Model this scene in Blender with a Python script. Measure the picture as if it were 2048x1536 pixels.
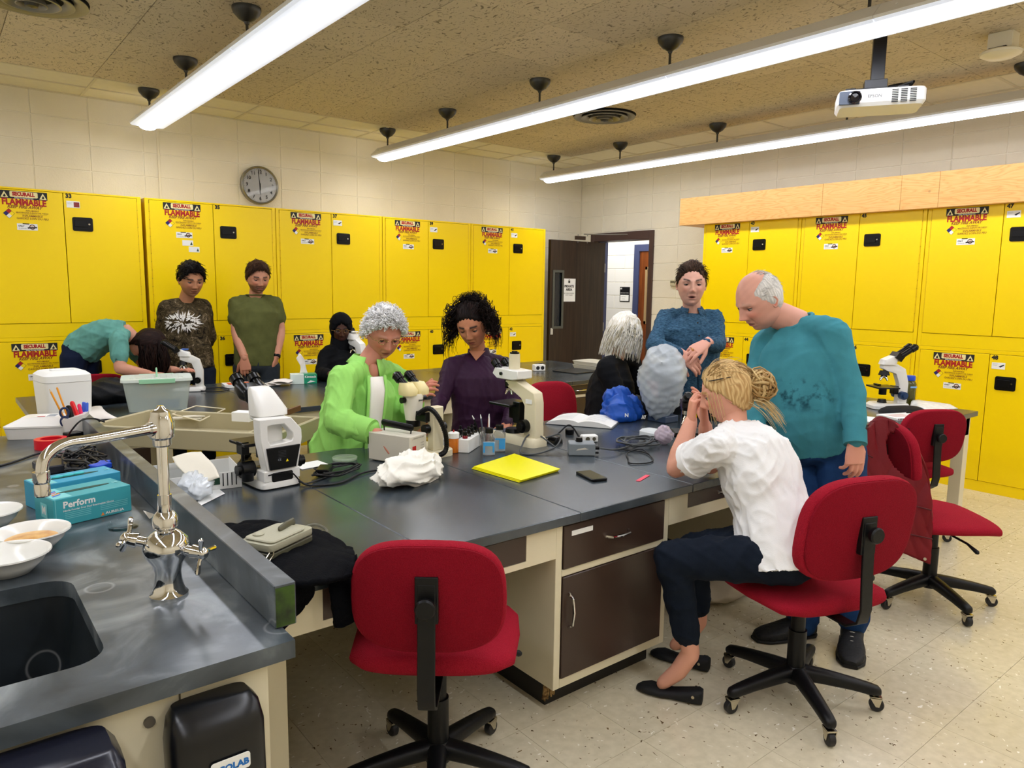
import bpy, bmesh, math, random
import numpy as np
from mathutils import Vector, Matrix
random.seed(7); rng = np.random.RandomState(7)
for o in list(bpy.data.objects): bpy.data.objects.remove(o)
S = bpy.context.scene; C = S.collection
PI = math.pi
# ---------------------------------------------------------------- camera, world, exposure
CAM = {'f': 1455.93, 'r': [0.78053, -0.62498, 0.01341], 'u': [0.07226, 0.11151, 0.99113], 'w': [0.62093, 0.77264, -0.1322], 'h': 1.5496}
cd = bpy.data.cameras.new('camera'); cam = bpy.data.objects.new('camera', cd); C.objects.link(cam)
cd.sensor_width = 36; cd.lens = CAM['f']*36/2048; cd.clip_start = .05
r_, u_, w_ = (Vector(CAM[k]) for k in 'ruw')
cam.matrix_world = Matrix(((r_.x,u_.x,-w_.x,0),(r_.y,u_.y,-w_.y,0),(r_.z,u_.z,-w_.z,CAM['h']),(0,0,0,1)))
S.camera = cam
wd = bpy.data.worlds.new('world'); S.world = wd; wd.use_nodes = True
wd.node_tree.nodes['Background'].inputs[0].default_value = (.75,.85,1,1)
wd.node_tree.nodes['Background'].inputs[1].default_value = .05
S.view_settings.view_transform = 'Standard'; S.view_settings.look = 'None'
S.view_settings.gamma = 1; S.view_settings.use_curve_mapping = False
S.view_settings.exposure = 0.0
LAMP = 23.0          # strength of the fluorescent lenses
# ---------------------------------------------------------------- materials
def lin(h):
    if isinstance(h, str):
        h = h.lstrip('#'); c = [int(h[i:i+2],16)/255 for i in (0,2,4)]
        return [x/12.92 if x <= .04045 else ((x+.055)/1.055)**2.4 for x in c]
    return list(h)
MATS = {}
def M(name, col='#808080', rough=.5, metal=0, bump=0, bs=60, var=0, vs=6, col2=None, trans=0, alpha=1, emit=0, coat=0, ior=1.45, stretch=None, sss=0, world=False, spec=.5, detail=4):
    if name in MATS: return MATS[name]
    m = bpy.data.materials.new(name); m.use_nodes = True; nt = m.node_tree; N = nt.nodes; L = nt.links
    b = N['Principled BSDF']; c = lin(col)
    b.inputs['Base Color'].default_value = (*c,1); b.inputs['Roughness'].default_value = rough
    b.inputs['Metallic'].default_value = metal; b.inputs['Alpha'].default_value = alpha
    b.inputs['Transmission Weight'].default_value = trans; b.inputs['IOR'].default_value = ior
    b.inputs['Coat Weight'].default_value = coat; b.inputs['Coat Roughness'].default_value = .15
    b.inputs['Specular IOR Level'].default_value = spec
    if sss: b.inputs['Subsurface Weight'].default_value = sss; b.inputs['Subsurface Radius'].default_value = (.02,.008,.004)
    if emit: b.inputs['Emission Color'].default_value = (*c,1); b.inputs['Emission Strength'].default_value = emit
    src = None
    if bump or var or col2:
        if world: g = N.new('ShaderNodeNewGeometry'); src = g.outputs['Position']
        else: g = N.new('ShaderNodeTexCoord'); src = g.outputs['Object']
        if stretch:
            mp = N.new('ShaderNodeMapping'); mp.inputs['Scale'].default_value = stretch; L.new(src, mp.inputs[0]); src = mp.outputs[0]
    if var or col2:
        n = N.new('ShaderNodeTexNoise'); n.inputs['Scale'].default_value = vs; n.inputs['Detail'].default_value = detail; L.new(src, n.inputs[0])
        r = N.new('ShaderNodeValToRGB'); r.color_ramp.elements[0].position = .32; r.color_ramp.elements[1].position = .68
        c2 = lin(col2) if col2 else [min(1,x*(1+var)+.002) for x in c]
        c1 = c if col2 else [x*(1-var) for x in c]
        r.color_ramp.elements[0].color = (*c1,1); r.color_ramp.elements[1].color = (*c2,1)
        L.new(n.outputs[0], r.inputs[0]); L.new(r.outputs[0], b.inputs['Base Color'])
    if bump:
        n = N.new('ShaderNodeTexNoise'); n.inputs['Scale'].default_value = bs; n.inputs['Detail'].default_value = 5; L.new(src, n.inputs[0])
        bp = N.new('ShaderNodeBump'); bp.inputs['Strength'].default_value = bump; bp.inputs['Distance'].default_value = .01
        L.new(n.outputs[0], bp.inputs['Height']); L.new(bp.outputs[0], b.inputs['Normal'])
    MATS[name] = m; return m
def nodes(m): return m.node_tree.nodes, m.node_tree.links, m.node_tree.nodes['Principled BSDF']
def attr_mat(name, rough=.5, bump=0, bs=200, spec=.35, stretch=None, sss=0):
    m = M(name, '#808080', rough, bump=bump, bs=bs, spec=spec, stretch=stretch, sss=sss); N, L, b = nodes(m)
    a = N.new('ShaderNodeAttribute'); a.attribute_name = 'Col'; L.new(a.outputs['Color'], b.inputs['Base Color'])
    return m
# ---------------------------------------------------------------- tagging and objects
def tag(o, label=None, cat=None, group=None, kind=None):
    if label: o['label'] = label
    if cat: o['category'] = cat
    if group: o['group'] = group
    if kind: o['kind'] = kind
    return o
def thing(name, label, cat, loc=(0,0,0), rz=0, group=None):
    o = bpy.data.objects.new(name, None); C.objects.link(o); o.empty_display_size = .05
    o.location = loc; o.rotation_euler = (0,0,rz); return tag(o, label, cat, group)
def V(*a): return Vector(a if len(a) == 3 else a[0])
def basis(d, ref=None):
    d = V(d).normalized(); ref = V(ref) if ref is not None else (Vector((0,0,1)) if abs(d.z) < .9 else Vector((0,1,0)))
    a = ref - d*ref.dot(d)
    if a.length < 1e-6: a = Vector((1,0,0)) - d*d.x
    a.normalize(); return a, d.cross(a), d          # a ~ ref direction, b, d
def RZ(a): return Matrix.Rotation(a, 3, 'Z')
def RX(a): return Matrix.Rotation(a, 3, 'X')
def RY(a): return Matrix.Rotation(a, 3, 'Y')
class MB:
    def __init__(s): s.v = []; s.f = []; s.m = []
    def add(s, vs, fs, mi=0):
        k = len(s.v); s.v += [tuple(v) for v in vs]; s.f += [tuple(i+k for i in f) for f in fs]; s.m += [mi]*len(fs); return s
    def addm(s, vf, mat, mi=0):
        return s.add([mat @ Vector(v) for v in vf[0]], vf[1], mi)
    def box(s, c, sz, mi=0, rot=None, taper=1):
        x, y, z = (t/2 for t in sz); vs = []
        for k in (-1,1):
            q = taper if k > 0 else 1
            for a, b in ((-1,-1),(1,-1),(1,1),(-1,1)):
                p = Vector((a*x*q, b*y*q, k*z)); vs.append(V(c)+(rot @ p if rot else p))
        return s.add(vs, [(3,2,1,0),(4,5,6,7),(0,1,5,4),(1,2,6,5),(2,3,7,6),(3,0,4,7)], mi)
    def b2(s, lo, hi, mi=0):
        return s.box([(a+b)/2 for a, b in zip(lo,hi)], [b-a for a, b in zip(lo,hi)], mi)
    def cyl(s, p0, p1, r0, r1=None, n=16, mi=0, caps=True):
        r1 = r0 if r1 is None else r1; p0 = V(p0); p1 = V(p1); a, b, d = basis(p1-p0); vs = []
        for p, r in ((p0,r0),(p1,r1)):
            for i in range(n):
                t = 2*PI*i/n; vs.append(p+(a*math.cos(t)+b*math.sin(t))*r)
        fs = [(i,(i+1)%n,n+(i+1)%n,n+i) for i in range(n)]
        if caps: fs += [tuple(range(n-1,-1,-1)), tuple(range(n,2*n))]
        return s.add(vs, fs, mi)
    def lathe(s, prof, c=(0,0,0), n=20, mi=0, ax=None, ref=None):
        # prof: (radius, height) along axis
        a, b, d = basis(ax if ax is not None else (0,0,1), ref); c = V(c); vs = []; fs = []
        for r, h in prof:
            for i in range(n):
                t = 2*PI*i/n; vs.append(c+d*h+(a*math.cos(t)+b*math.sin(t))*max(r,1e-5))
        for k in range(len(prof)-1):
            for i in range(n): j = (i+1)%n; fs.append((k*n+i,k*n+j,(k+1)*n+j,(k+1)*n+i))
        if prof[0][0] > 1e-4: fs.append(tuple(range(n-1,-1,-1)))
        if prof[-1][0] > 1e-4: k = (len(prof)-1)*n; fs.append(tuple(range(k,k+n)))
        return s.add(vs, fs, mi)
    def tube(s, pts, rad, n=8, mi=0, asp=1, ref=None, caps=True):
        # swept ellipse with rounded ends; rad scalar or list; asp = width ratio along ref
        pts = [V(p) for p in pts]; rad = list(rad) if hasattr(rad,'__len__') else [rad]*len(pts); k = len(pts); rings = []
        a = None
        for i, p in enumerate(pts):
            d = (pts[min(i+1,k-1)]-pts[max(i-1,0)])
            if d.length < 1e-9: d = Vector((0,0,1))
            if a is None: a, b, d = basis(d, ref)
            else:
                d.normalize(); a = a-d*a.dot(d)
                if a.length < 1e-6: a, b, d = basis(d)
                a.normalize(); b = d.cross(a)
            rings.append((p,a.copy(),b.copy(),d.copy(),rad[i]))
        full = []
        if caps:
            p,a,b,d,r = rings[0]
            for t in (.25,.65): full.append((p-d*r*(1-t*t)**.5, a, b, r*t if t else 1e-4))
        for p,a,b,d,r in rings: full.append((p,a,b,r))
        if caps:
            p,a,b,d,r = rings[-1]
            for t in (.65,.25): full.append((p+d*r*(1-t*t)**.5, a, b, r*t))
        vs = []; fs = []
        for p,a,b,r in full:
            for i in range(n):
                t = 2*PI*i/n; vs.append(p+a*math.cos(t)*r*asp+b*math.sin(t)*r)
        for q in range(len(full)-1):
            for i in range(n): j = (i+1)%n; fs.append((q*n+i,q*n+j,(q+1)*n+j,(q+1)*n+i))
        fs.append(tuple(range(n-1,-1,-1))); q = (len(full)-1)*n; fs.append(tuple(range(q,q+n)))
        return s.add(vs, fs, mi)
    def loft(s, secs, n=24, mi=0, p=2.0, cap=True):
        # secs: (center, A vector, B vector) closed rings, optional superellipse power
        vs = []; fs = []
        for sec in secs:
            c, A, B = (V(t) for t in sec[:3])
            for i in range(n):
                t = 2*PI*i/n; ct, st = math.cos(t), math.sin(t)
                vs.append(c+A*(abs(ct)**(2/p)*(1 if ct > 0 else -1))+B*(abs(st)**(2/p)*(1 if st > 0 else -1)))
        for q in range(len(secs)-1):
            for i in range(n): j = (i+1)%n; fs.append((q*n+i,q*n+j,(q+1)*n+j,(q+1)*n+i))
        if cap: fs.append(tuple(range(n-1,-1,-1))); q = (len(secs)-1)*n; fs.append(tuple(range(q,q+n)))
        return s.add(vs, fs, mi)
    def prism(s, poly, z0, z1, mi=0, mat=None):
        n = len(poly); mat = mat or Matrix.Identity(4)
        vs = [mat @ Vector((x,y,z)) for z in (z0,z1) for x, y in poly]
        return s.add(vs, [tuple(range(n-1,-1,-1)), tuple(range(n,2*n))]+[(i,(i+1)%n,n+(i+1)%n,n+i) for i in range(n)], mi)
    def ball(s, c, r, n=12, mi=0, rot=None):
        r = V(r) if hasattr(r,'__len__') else Vector((r,r,r)); vs = []; fs = []; m = n//2+1
        for i in range(1,m):
            th = PI*i/m
            for j in range(n):
                ph = 2*PI*j/n; p = Vector((r.x*math.sin(th)*math.cos(ph), r.y*math.sin(th)*math.sin(ph), r.z*math.cos(th)))
                vs.append(V(c)+(rot @ p if rot else p))
        for i in range(m-2):
            for j in range(n): k = (j+1)%n; fs.append((i*n+j,(i+1)*n+j,(i+1)*n+k,i*n+k))
        fs.append(tuple(range(n))); fs.append(tuple(range((m-2)*n+n-1,(m-2)*n-1,-1)))
        return s.add(vs, fs, mi)
    def quad(s, a, b, c, d, mi=0): return s.add([a,b,c,d], [(0,1,2,3)], mi)
    def build(s, name, mats, parent=None, bev=0, seg=1, smooth=35, world=False, kind=None, label=None, fix=False):
        me = bpy.data.meshes.new(name); vs = s.v
        if world and parent is not None:
            q = parent
            inv = Matrix.Identity(4)
            while q is not None: inv = inv @ Matrix.Identity(4); q = q.parent
            off = Vector(parent.location); rz = parent.rotation_euler.z
            if parent.parent is not None: off = Vector(parent.parent.location); rz = parent.parent.rotation_euler.z
            Rm = RZ(-rz); vs = [tuple(Rm @ (Vector(v)-off)) for v in vs]
        me.from_pydata(vs, [], s.f)
        for m in (mats if isinstance(mats,(list,tuple)) else [mats]): me.materials.append(m)
        me.polygons.foreach_set('material_index', s.m)
        if bev or fix:
            bm = bmesh.new(); bm.from_mesh(me)
            if fix: bmesh.ops.recalc_face_normals(bm, faces=bm.faces)
            if bev:
                bm.normal_update()
                es = [e for e in bm.edges if len(e.link_faces) == 2 and e.calc_face_angle(0) > .6]
                bmesh.ops.bevel(bm, geom=es, offset=bev, segments=seg, profile=.6, affect='EDGES', clamp_overlap=True)
            bm.to_mesh(me); bm.free()
        if smooth:
            me.polygons.foreach_set('use_smooth', [True]*len(me.polygons))
            me.set_sharp_from_angle(angle=math.radians(smooth))
        me.update(); o = bpy.data.objects.new(name, me); C.objects.link(o)
        if parent is not None: o.parent = parent
        if kind: o['kind'] = kind
        if label: o['label'] = label
        return o
def struct(name, mb, m, parent=None, **k):
    o = mb.build(name, m, parent, **k)
    if parent is None: o['kind'] = 'structure'
    return o
def inst(name, me, parent=None, loc=(0,0,0), rot=(0,0,0)):
    o = bpy.data.objects.new(name, me); C.objects.link(o); o.parent = parent; o.location = loc; o.rotation_euler = rot; return o
TC = {}
def text(s, size=.1, bold=0, shear=0, align='CENTER', sx=1):
    k = (s,size,bold,shear,align,sx)
    if k not in TC:
        cu = bpy.data.curves.new('t','FONT'); cu.body = s; cu.size = size; cu.offset = bold; cu.shear = shear; cu.align_x = align; cu.align_y = 'CENTER'; cu.resolution_u = 2
        o = bpy.data.objects.new('t', cu); C.objects.link(o); bpy.context.view_layer.update()
        me = bpy.data.meshes.new_from_object(o.evaluated_get(bpy.context.evaluated_depsgraph_get()))
        TC[k] = ([(v.co.x*sx, v.co.y, 0) for v in me.vertices], [tuple(p.vertices) for p in me.polygons])
        bpy.data.objects.remove(o); bpy.data.curves.remove(cu); bpy.data.meshes.remove(me)
    return TC[k]
def frame(o, x, y):      # matrix whose local x, y lie along the given directions
    x = V(x).normalized(); y = V(y); y = (y-x*y.dot(x)).normalized(); z = x.cross(y)
    return Matrix(((x.x,y.x,z.x,o[0]),(x.y,y.y,z.y,o[1]),(x.z,y.z,z.z,o[2]),(0,0,0,1)))
def rrect(w, h, r, n=4):
    P = []
    for cx, cy, a in ((w/2-r,h/2-r,0),(-w/2+r,h/2-r,PI/2),(-w/2+r,-h/2+r,PI),(w/2-r,-h/2+r,1.5*PI)):
        for i in range(n+1): t = a+PI/2*i/n; P.append((cx+r*math.cos(t), cy+r*math.sin(t)))
    return P
def spline(pts, n=8):     # Catmull-Rom
    P = [V(p) for p in pts]; out = []
    Q = [P[0]*2-P[1]]+P+[P[-1]*2-P[-2]]
    for i in range(1,len(Q)-2):
        for k in range(n):
            t = k/n; a, b, c, d = Q[i-1:i+3]
            out.append(.5*((2*b)+(c-a)*t+(2*a-5*b+4*c-d)*t*t+(3*b-a-3*c+d)*t**3))
    out.append(P[-1]); return out
def cable(name, pts, r, m, label=None, cat='cable', n=8, parent=None, group=None):
    o = MB().tube(spline(pts,n), r, 6).build(name, m, parent, world=parent is not None, smooth=60)
    if parent is None: tag(o, label, cat, group)
    return o
# numpy noise used to crumple cloth
def nz(P, sc, seed=0, n=9):
    R = np.random.RandomState(seed); out = np.zeros(len(P))
    for i in range(n):
        k = R.normal(size=3); k /= np.linalg.norm(k); f = sc*(.6+1.3*R.rand())
        q = P+.35/sc*np.sin(P[:,[1,2,0]]*sc*.9+R.rand(3)*6.28)
        out += np.sin(q@k*f+R.rand()*6.28)
    return out/n**.5
def ridge(P, sc, seed=0, n=4):
    R = np.random.RandomState(seed); out = np.zeros(len(P))
    for i in range(n):
        k = R.normal(size=3); k /= np.linalg.norm(k)
        ph = P@k*sc*(.7+.9*R.rand())+1.3*nz(P, sc*.35, seed+i+11, 4)
        out += (1-np.abs(np.sin(ph)))**2*(.5+.5*np.tanh(2*nz(P, sc*.3, seed+i+31, 4)))
    return out/n
def coons(T, B, Lc, Rc, nu=24, nv=24):
    # surface between four boundary polylines (top, bottom left->right; left, right top->bottom)
    def rs(c, n):
        s = spline(c, 6); s = np.array([list(x) for x in s]); d = np.r_[0, np.cumsum(np.linalg.norm(np.diff(s,axis=0),axis=1))]
        t = np.linspace(0, d[-1], n+1); return np.stack([np.interp(t, d, s[:,k]) for k in range(3)], 1)
    T, B, Lc, Rc = rs(T,nu), rs(B,nu), rs(Lc,nv), rs(Rc,nv)
    u = np.linspace(0,1,nu+1)[None,:,None]; v = np.linspace(0,1,nv+1)[:,None,None]
    P = (1-v)*T[None]+v*B[None]+(1-u)*Lc[:,None]+u*Rc[:,None]-((1-u)*(1-v)*T[0]+u*(1-v)*T[-1]+(1-u)*v*B[0]+u*v*B[-1])
    return P
def sheet(name, P, m, parent=None, thick=.004, hole=None, world=True, amp=0, sc=20, seed=1, smooth=80, floorz=None):
    nv, nu = P.shape[0]-1, P.shape[1]-1; Q = P.reshape(-1,3).copy()
    if amp:
        G = np.gradient(P, axis=1).reshape(-1,3); H = np.gradient(P, axis=0).reshape(-1,3); N = np.cross(G,H); N /= np.linalg.norm(N,axis=1)[:,None]+1e-9
        Q += N*(amp*(ridge(Q,sc,seed)*2-.6+.4*nz(Q,sc*.5,seed)))[:,None]
    if floorz is not None: Q[:,2] = np.maximum(Q[:,2], floorz)
    fs = []
    for i in range(nv):
        for j in range(nu):
            if hole and hole((j+.5)/nu, (i+.5)/nv): continue
            a = i*(nu+1)+j; fs.append((a,a+1,a+nu+2,a+nu+1))
    mb = MB(); mb.add([tuple(q) for q in Q], fs)
    o = mb.build(name, m, parent, world=world, smooth=smooth)
    if thick:
        md = o.modifiers.new('s','SOLIDIFY'); md.thickness = thick; md.offset = 0
    return o
def remesh(mb, vox, it=3, fac=.5):
    me = bpy.data.meshes.new('r'); me.from_pydata(mb.v, [], mb.f)
    bm = bmesh.new(); bm.from_mesh(me); bmesh.ops.recalc_face_normals(bm, faces=bm.faces); bm.to_mesh(me); bm.free()
    o = bpy.data.objects.new('r', me); C.objects.link(o)
    md = o.modifiers.new('r','REMESH'); md.mode = 'VOXEL'; md.voxel_size = vox
    if it: s = o.modifiers.new('s','SMOOTH'); s.iterations = it; s.factor = fac
    bpy.context.view_layer.update(); e = o.evaluated_get(bpy.context.evaluated_depsgraph_get()); m2 = e.to_mesh()
    n = len(m2.vertices); P = np.empty(n*3); m2.vertices.foreach_get('co', P); P = P.reshape(-1,3)
    Nn = np.empty(n*3); m2.vertices.foreach_get('normal', Nn); Nn = Nn.reshape(-1,3)
    F = [tuple(p.vertices) for p in m2.polygons]
    e.to_mesh_clear(); bpy.data.objects.remove(o); bpy.data.meshes.remove(me)
    return P, Nn, F
def raw(name, parts, m, parent=None, label=None, off=None, smooth=True):
    # parts: list of (P, F, colour array or tuple); one mesh with a colour attribute
    P = np.concatenate([p[0] for p in parts]); F = []; k = 0; cols = []; mi = []
    for p in parts:
        F += [tuple(i+k for i in f) for f in p[1]]; k += len(p[0])
        c = np.array(p[2], float)
        if c.ndim == 1: c = np.tile(c, (len(p[0]),1))
        cols.append(c); mi += [p[3] if len(p) > 3 else 0]*len(p[1])
    cols = np.concatenate(cols)
    if off is not None: P = P-np.array(off)
    me = bpy.data.meshes.new(name); me.from_pydata(P.tolist(), [], F)
    for q in (m if isinstance(m,(list,tuple)) else [m]): me.materials.append(q)
    me.polygons.foreach_set('material_index', mi)
    a = me.color_attributes.new('Col','FLOAT_COLOR','POINT'); a.data.foreach_set('color', np.c_[cols, np.ones(len(cols))].ravel())
    if smooth: me.polygons.foreach_set('use_smooth', [True]*len(me.polygons))
    me.update(); o = bpy.data.objects.new(name, me); C.objects.link(o); o.parent = parent
    if label: o['label'] = label
    return o
def blob(name, c, r, m, amp, sc, seed, parent=None, zmin=None, n=64, rot=None, power=1, smooth=True, extra=None):
    # crumpled lump of cloth or bag standing at c
    th = np.linspace(0, PI, n//2+1); ph = np.linspace(0, 2*PI, n, endpoint=False)
    T, Ph = np.meshgrid(th, ph, indexing='ij'); Q = np.stack([np.sin(T)*np.cos(Ph), np.sin(T)*np.sin(Ph), np.cos(T)], -1).reshape(-1,3)
    Nn = Q.copy(); q = Q*np.array(r)
    d = amp*(ridge(q+seed, sc, seed)*2.2-.5+.5*nz(q, sc*.5, seed+3)); q = q+Nn*d[:,None]
    if extra is not None: q = extra(q)
    if rot is not None: q = q@np.array(rot.transposed())
    q = q+np.array(c)
    if zmin is not None: q[:,2] = np.maximum(q[:,2], zmin)
    F = []
    for i in range(n//2):
        for j in range(n): k = (j+1)%n; F.append((i*n+j,(i+1)*n+j,(i+1)*n+k,i*n+k))
    return MB().add([tuple(x) for x in q], F).build(name, m, parent, world=parent is not None, smooth=70)
# ================================================================ THE ROOM
RX0, RX1, RY0, RY1, RH = -2.6, 6.845, -2.4, 7.108, 3.057
wall_m = M('painted_block', '#e9e1cb', .75, bump=.25, bs=90, var=.03, vs=3, world=True)
mortar_m = M('mortar', '#f4eedc', .85, bump=.2, bs=80, world=True)
floor_m = M('vinyl_tile', '#d5cbb0', .22, coat=.25)
def floor_nodes(m):
    N, L, b = nodes(m); g = N.new('ShaderNodeNewGeometry')
    mp = N.new('ShaderNodeMapping'); mp.inputs['Scale'].default_value = (1,.32,1); mp.inputs['Rotation'].default_value = (0,0,.6); L.new(g.outputs['Position'], mp.inputs[0])
    mp2 = N.new('ShaderNodeMapping'); mp2.inputs['Scale'].default_value = (.3,1,1); mp2.inputs['Rotation'].default_value = (0,0,.2); L.new(g.outputs['Position'], mp2.inputs[0])
    dn = N.new('ShaderNodeTexNoise'); dn.inputs['Scale'].default_value = 14; dn.inputs['Detail'].default_value = 4; L.new(g.outputs['Position'], dn.inputs[0])
    dm = N.new('ShaderNodeMixRGB'); dm.blend_type = 'LINEAR_LIGHT'; dm.inputs[0].default_value = .045; L.new(g.outputs['Position'], dm.inputs[1]); L.new(dn.outputs['Color'], dm.inputs[2])
    for q_ in (mp,mp2): L.new(dm.outputs[0], q_.inputs[0])
    base = N.new('ShaderNodeTexNoise'); base.inputs['Scale'].default_value = 30; L.new(g.outputs['Position'], base.inputs[0])
    r0 = N.new('ShaderNodeValToRGB'); r0.color_ramp.elements[0].color = (*lin('#cfc5a8'),1); r0.color_ramp.elements[1].color = (*lin('#dcd2b6'),1); r0.color_ramp.elements[0].position=.3; r0.color_ramp.elements[1].position=.7; L.new(base.outputs[0], r0.inputs[0])
    out = r0.outputs[0]
    info = N.new('ShaderNodeObjectInfo'); mr = N.new('ShaderNodeMapRange'); mr.inputs[3].default_value = .97; mr.inputs[4].default_value = 1.03; L.new(info.outputs['Random'], mr.inputs[0])
    hv = N.new('ShaderNodeHueSaturation'); L.new(mr.outputs[0], hv.inputs['Value']); L.new(out, hv.inputs['Color']); out = hv.outputs[0]
    for src, sc, th, col in ((mp,60,.17,'#5e4a30'),(mp2,75,.15,'#7f6a4a'),(mp2,48,.18,'#f8f3e6'),(mp,58,.16,'#f2ecdc')):
        v = N.new('ShaderNodeTexVoronoi'); v.inputs['Scale'].default_value = sc; L.new(src.outputs[0], v.inputs[0])
        # keep only some of the cells
        lt = N.new('ShaderNodeMath'); lt.operation = 'LESS_THAN'; lt.inputs[1].default_value = th; L.new(v.outputs['Distance'], lt.inputs[0])
        sp = N.new('ShaderNodeSeparateColor'); L.new(v.outputs['Color'], sp.inputs[0])
        g2 = N.new('ShaderNodeMath'); g2.operation = 'GREATER_THAN'; g2.inputs[1].default_value = .80; L.new(sp.outputs[0], g2.inputs[0])
        mu = N.new('ShaderNodeMath'); mu.operation = 'MULTIPLY'; L.new(lt.outputs[0], mu.inputs[0]); L.new(g2.outputs[0], mu.inputs[1])
        mx = N.new('ShaderNodeMixRGB'); mx.inputs[2].default_value = (*lin(col),1); L.new(mu.outputs[0], mx.inputs[0]); L.new(out, mx.inputs[1]); out = mx.outputs[0]
    L.new(out, b.inputs['Base Color'])
    n = N.new('ShaderNodeTexNoise'); n.inputs['Scale'].default_value = 5; L.new(g.outputs['Position'], n.inputs[0])
    m2 = N.new('ShaderNodeMapRange'); m2.inputs[3].default_value = .17; m2.inputs[4].default_value = .26; L.new(n.outputs[0], m2.inputs[0]); L.new(m2.outputs[0], b.inputs['Roughness'])
floor_nodes(floor_m)
under_m = M('floor_joint', '#8a7c60', .8)
fl = struct('floor', MB().b2((RX0,RY0,-.12),(RX1,RY1,-.0025)), under_m)
T_ = .3048
tb = MB().box((0,0,-.0015),(T_-.0012,T_-.0012,.003)); tile_o = tb.build('tile', floor_m, fl, smooth=0); tme = tile_o.data; first = True
ix0, iy0 = .61, .305
for i in range(19):
    for j in range(10):
        p = (ix0+(i+.5)*T_, iy0+(j+.5)*T_-.0, 0)
        if first: tile_o.location = p; first = False
        else: inst('tile', tme, fl, p)
# remaining floor out of sight: one joined part
rest = MB()
for i in range(-11,24):
    for j in range(-9,23):
        if 0 <= i < 19 and 0 <= j < 10: continue
        x = ix0+(i+.5)*T_; y = iy0+(j+.5)*T_
        if RX0+.16 < x < RX1-.14 and RY0+.16 < y < RY1-.14: rest.box((x,y,-.0015),(T_-.0012,T_-.0012,.003))
rest.build('distant_tiles', floor_m, fl, smooth=0, kind='stuff')
# walls
BH, BW = .2032, .4064
def wall(name, kind):
    if kind == 'left':  return struct(name, MB().b2((RX0,RY1+.004,0),(RX1+.2,RY1+.2,RH)), mortar_m)
wl = struct('wall_left', MB().b2((RX0,RY1+.003,0),(RX1+.2,RY1+.2,RH)), mortar_m)
blk = MB().box((0,0,0),(BW-.006,.01,BH-.006)).build('block', wall_m, wl, bev=.003, smooth=0); bme = blk.data; first = True
for i in range(-2,17):
    for k in range(5):
        x = .757+(i-.5)*BW; z = 2.155+(k)*BH
        if x+BW/2 > RX1+.12: continue
        w2 = BW
        hh = min(z+BH/2, RH)-(z-BH/2)
        if hh < .05: continue
        p = (x, RY1+.002, z-BH/2+hh/2)
        sc = (min(1,(RX1-.003-(x-BW/2))/BW),1,hh/BH)
        p = (x-BW/2+BW*sc[0]/2, p[1], p[2])
        if first: blk.location = p; o = blk; first = False
        else: o = inst('block', bme, wl, p)
        o.scale = sc
# right wall with the doorway cut out of it
DY0, DY1, DZ = 5.86, 6.87, 2.215
wr = MB(); t = .2
wr.b2((RX1+.003,RY0,0),(RX1+t,DY0,RH)); wr.b2((RX1+.003,DY1,0),(RX1+t,RY1+.1,RH)); wr.b2((RX1+.003,DY0,DZ),(RX1+t,DY1,RH))
wr = struct('wall_right', wr, mortar_m)
def rblock(y0, y1, z0, z1):
    global bl2
    o = inst('block', bl2, wr, (RX1+.002,(y0+y1)/2,(z0+z1)/2)); o.scale = (1,(y1-y0)/BW,(z1-z0)/BH)
b0_ = MB().box((0,0,0),(.01,BW-.006,BH-.006)).build('block', wall_m, wr, bev=.003, smooth=0); bl2 = b0_.data; bpy.data.objects.remove(b0_)
rows = [i*BH+.02 for i in range(16)]
for k, z in enumerate(rows):
    z1 = min(z+BH, RH)
    if z1-z < .05: continue
    for i in range(15):
        y1 = RY1-i*BW; y0 = y1-BW
        if z < 2.2 and y1 < 4.5: continue
        if y1 < 1.3: continue
        if z < DZ-.08 and y1 > DY0 and y0 < DY1:
            if y1 > DY1: rblock(DY1+.0, y1, z, z1)
            if y0 < DY0 < y1: rblock(y0, DY0, z, z1)
            continue
        rblock(y0, y1, z, z1)
struct('wall_back', MB().b2((RX0-.2,RY0-.2,0),(RX1+.2,RY0,RH)), wall_m)
struct('wall_far_left', MB().b2((RX0-.2,RY0,0),(RX0,RY1+.2,RH)), wall_m)
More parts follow.
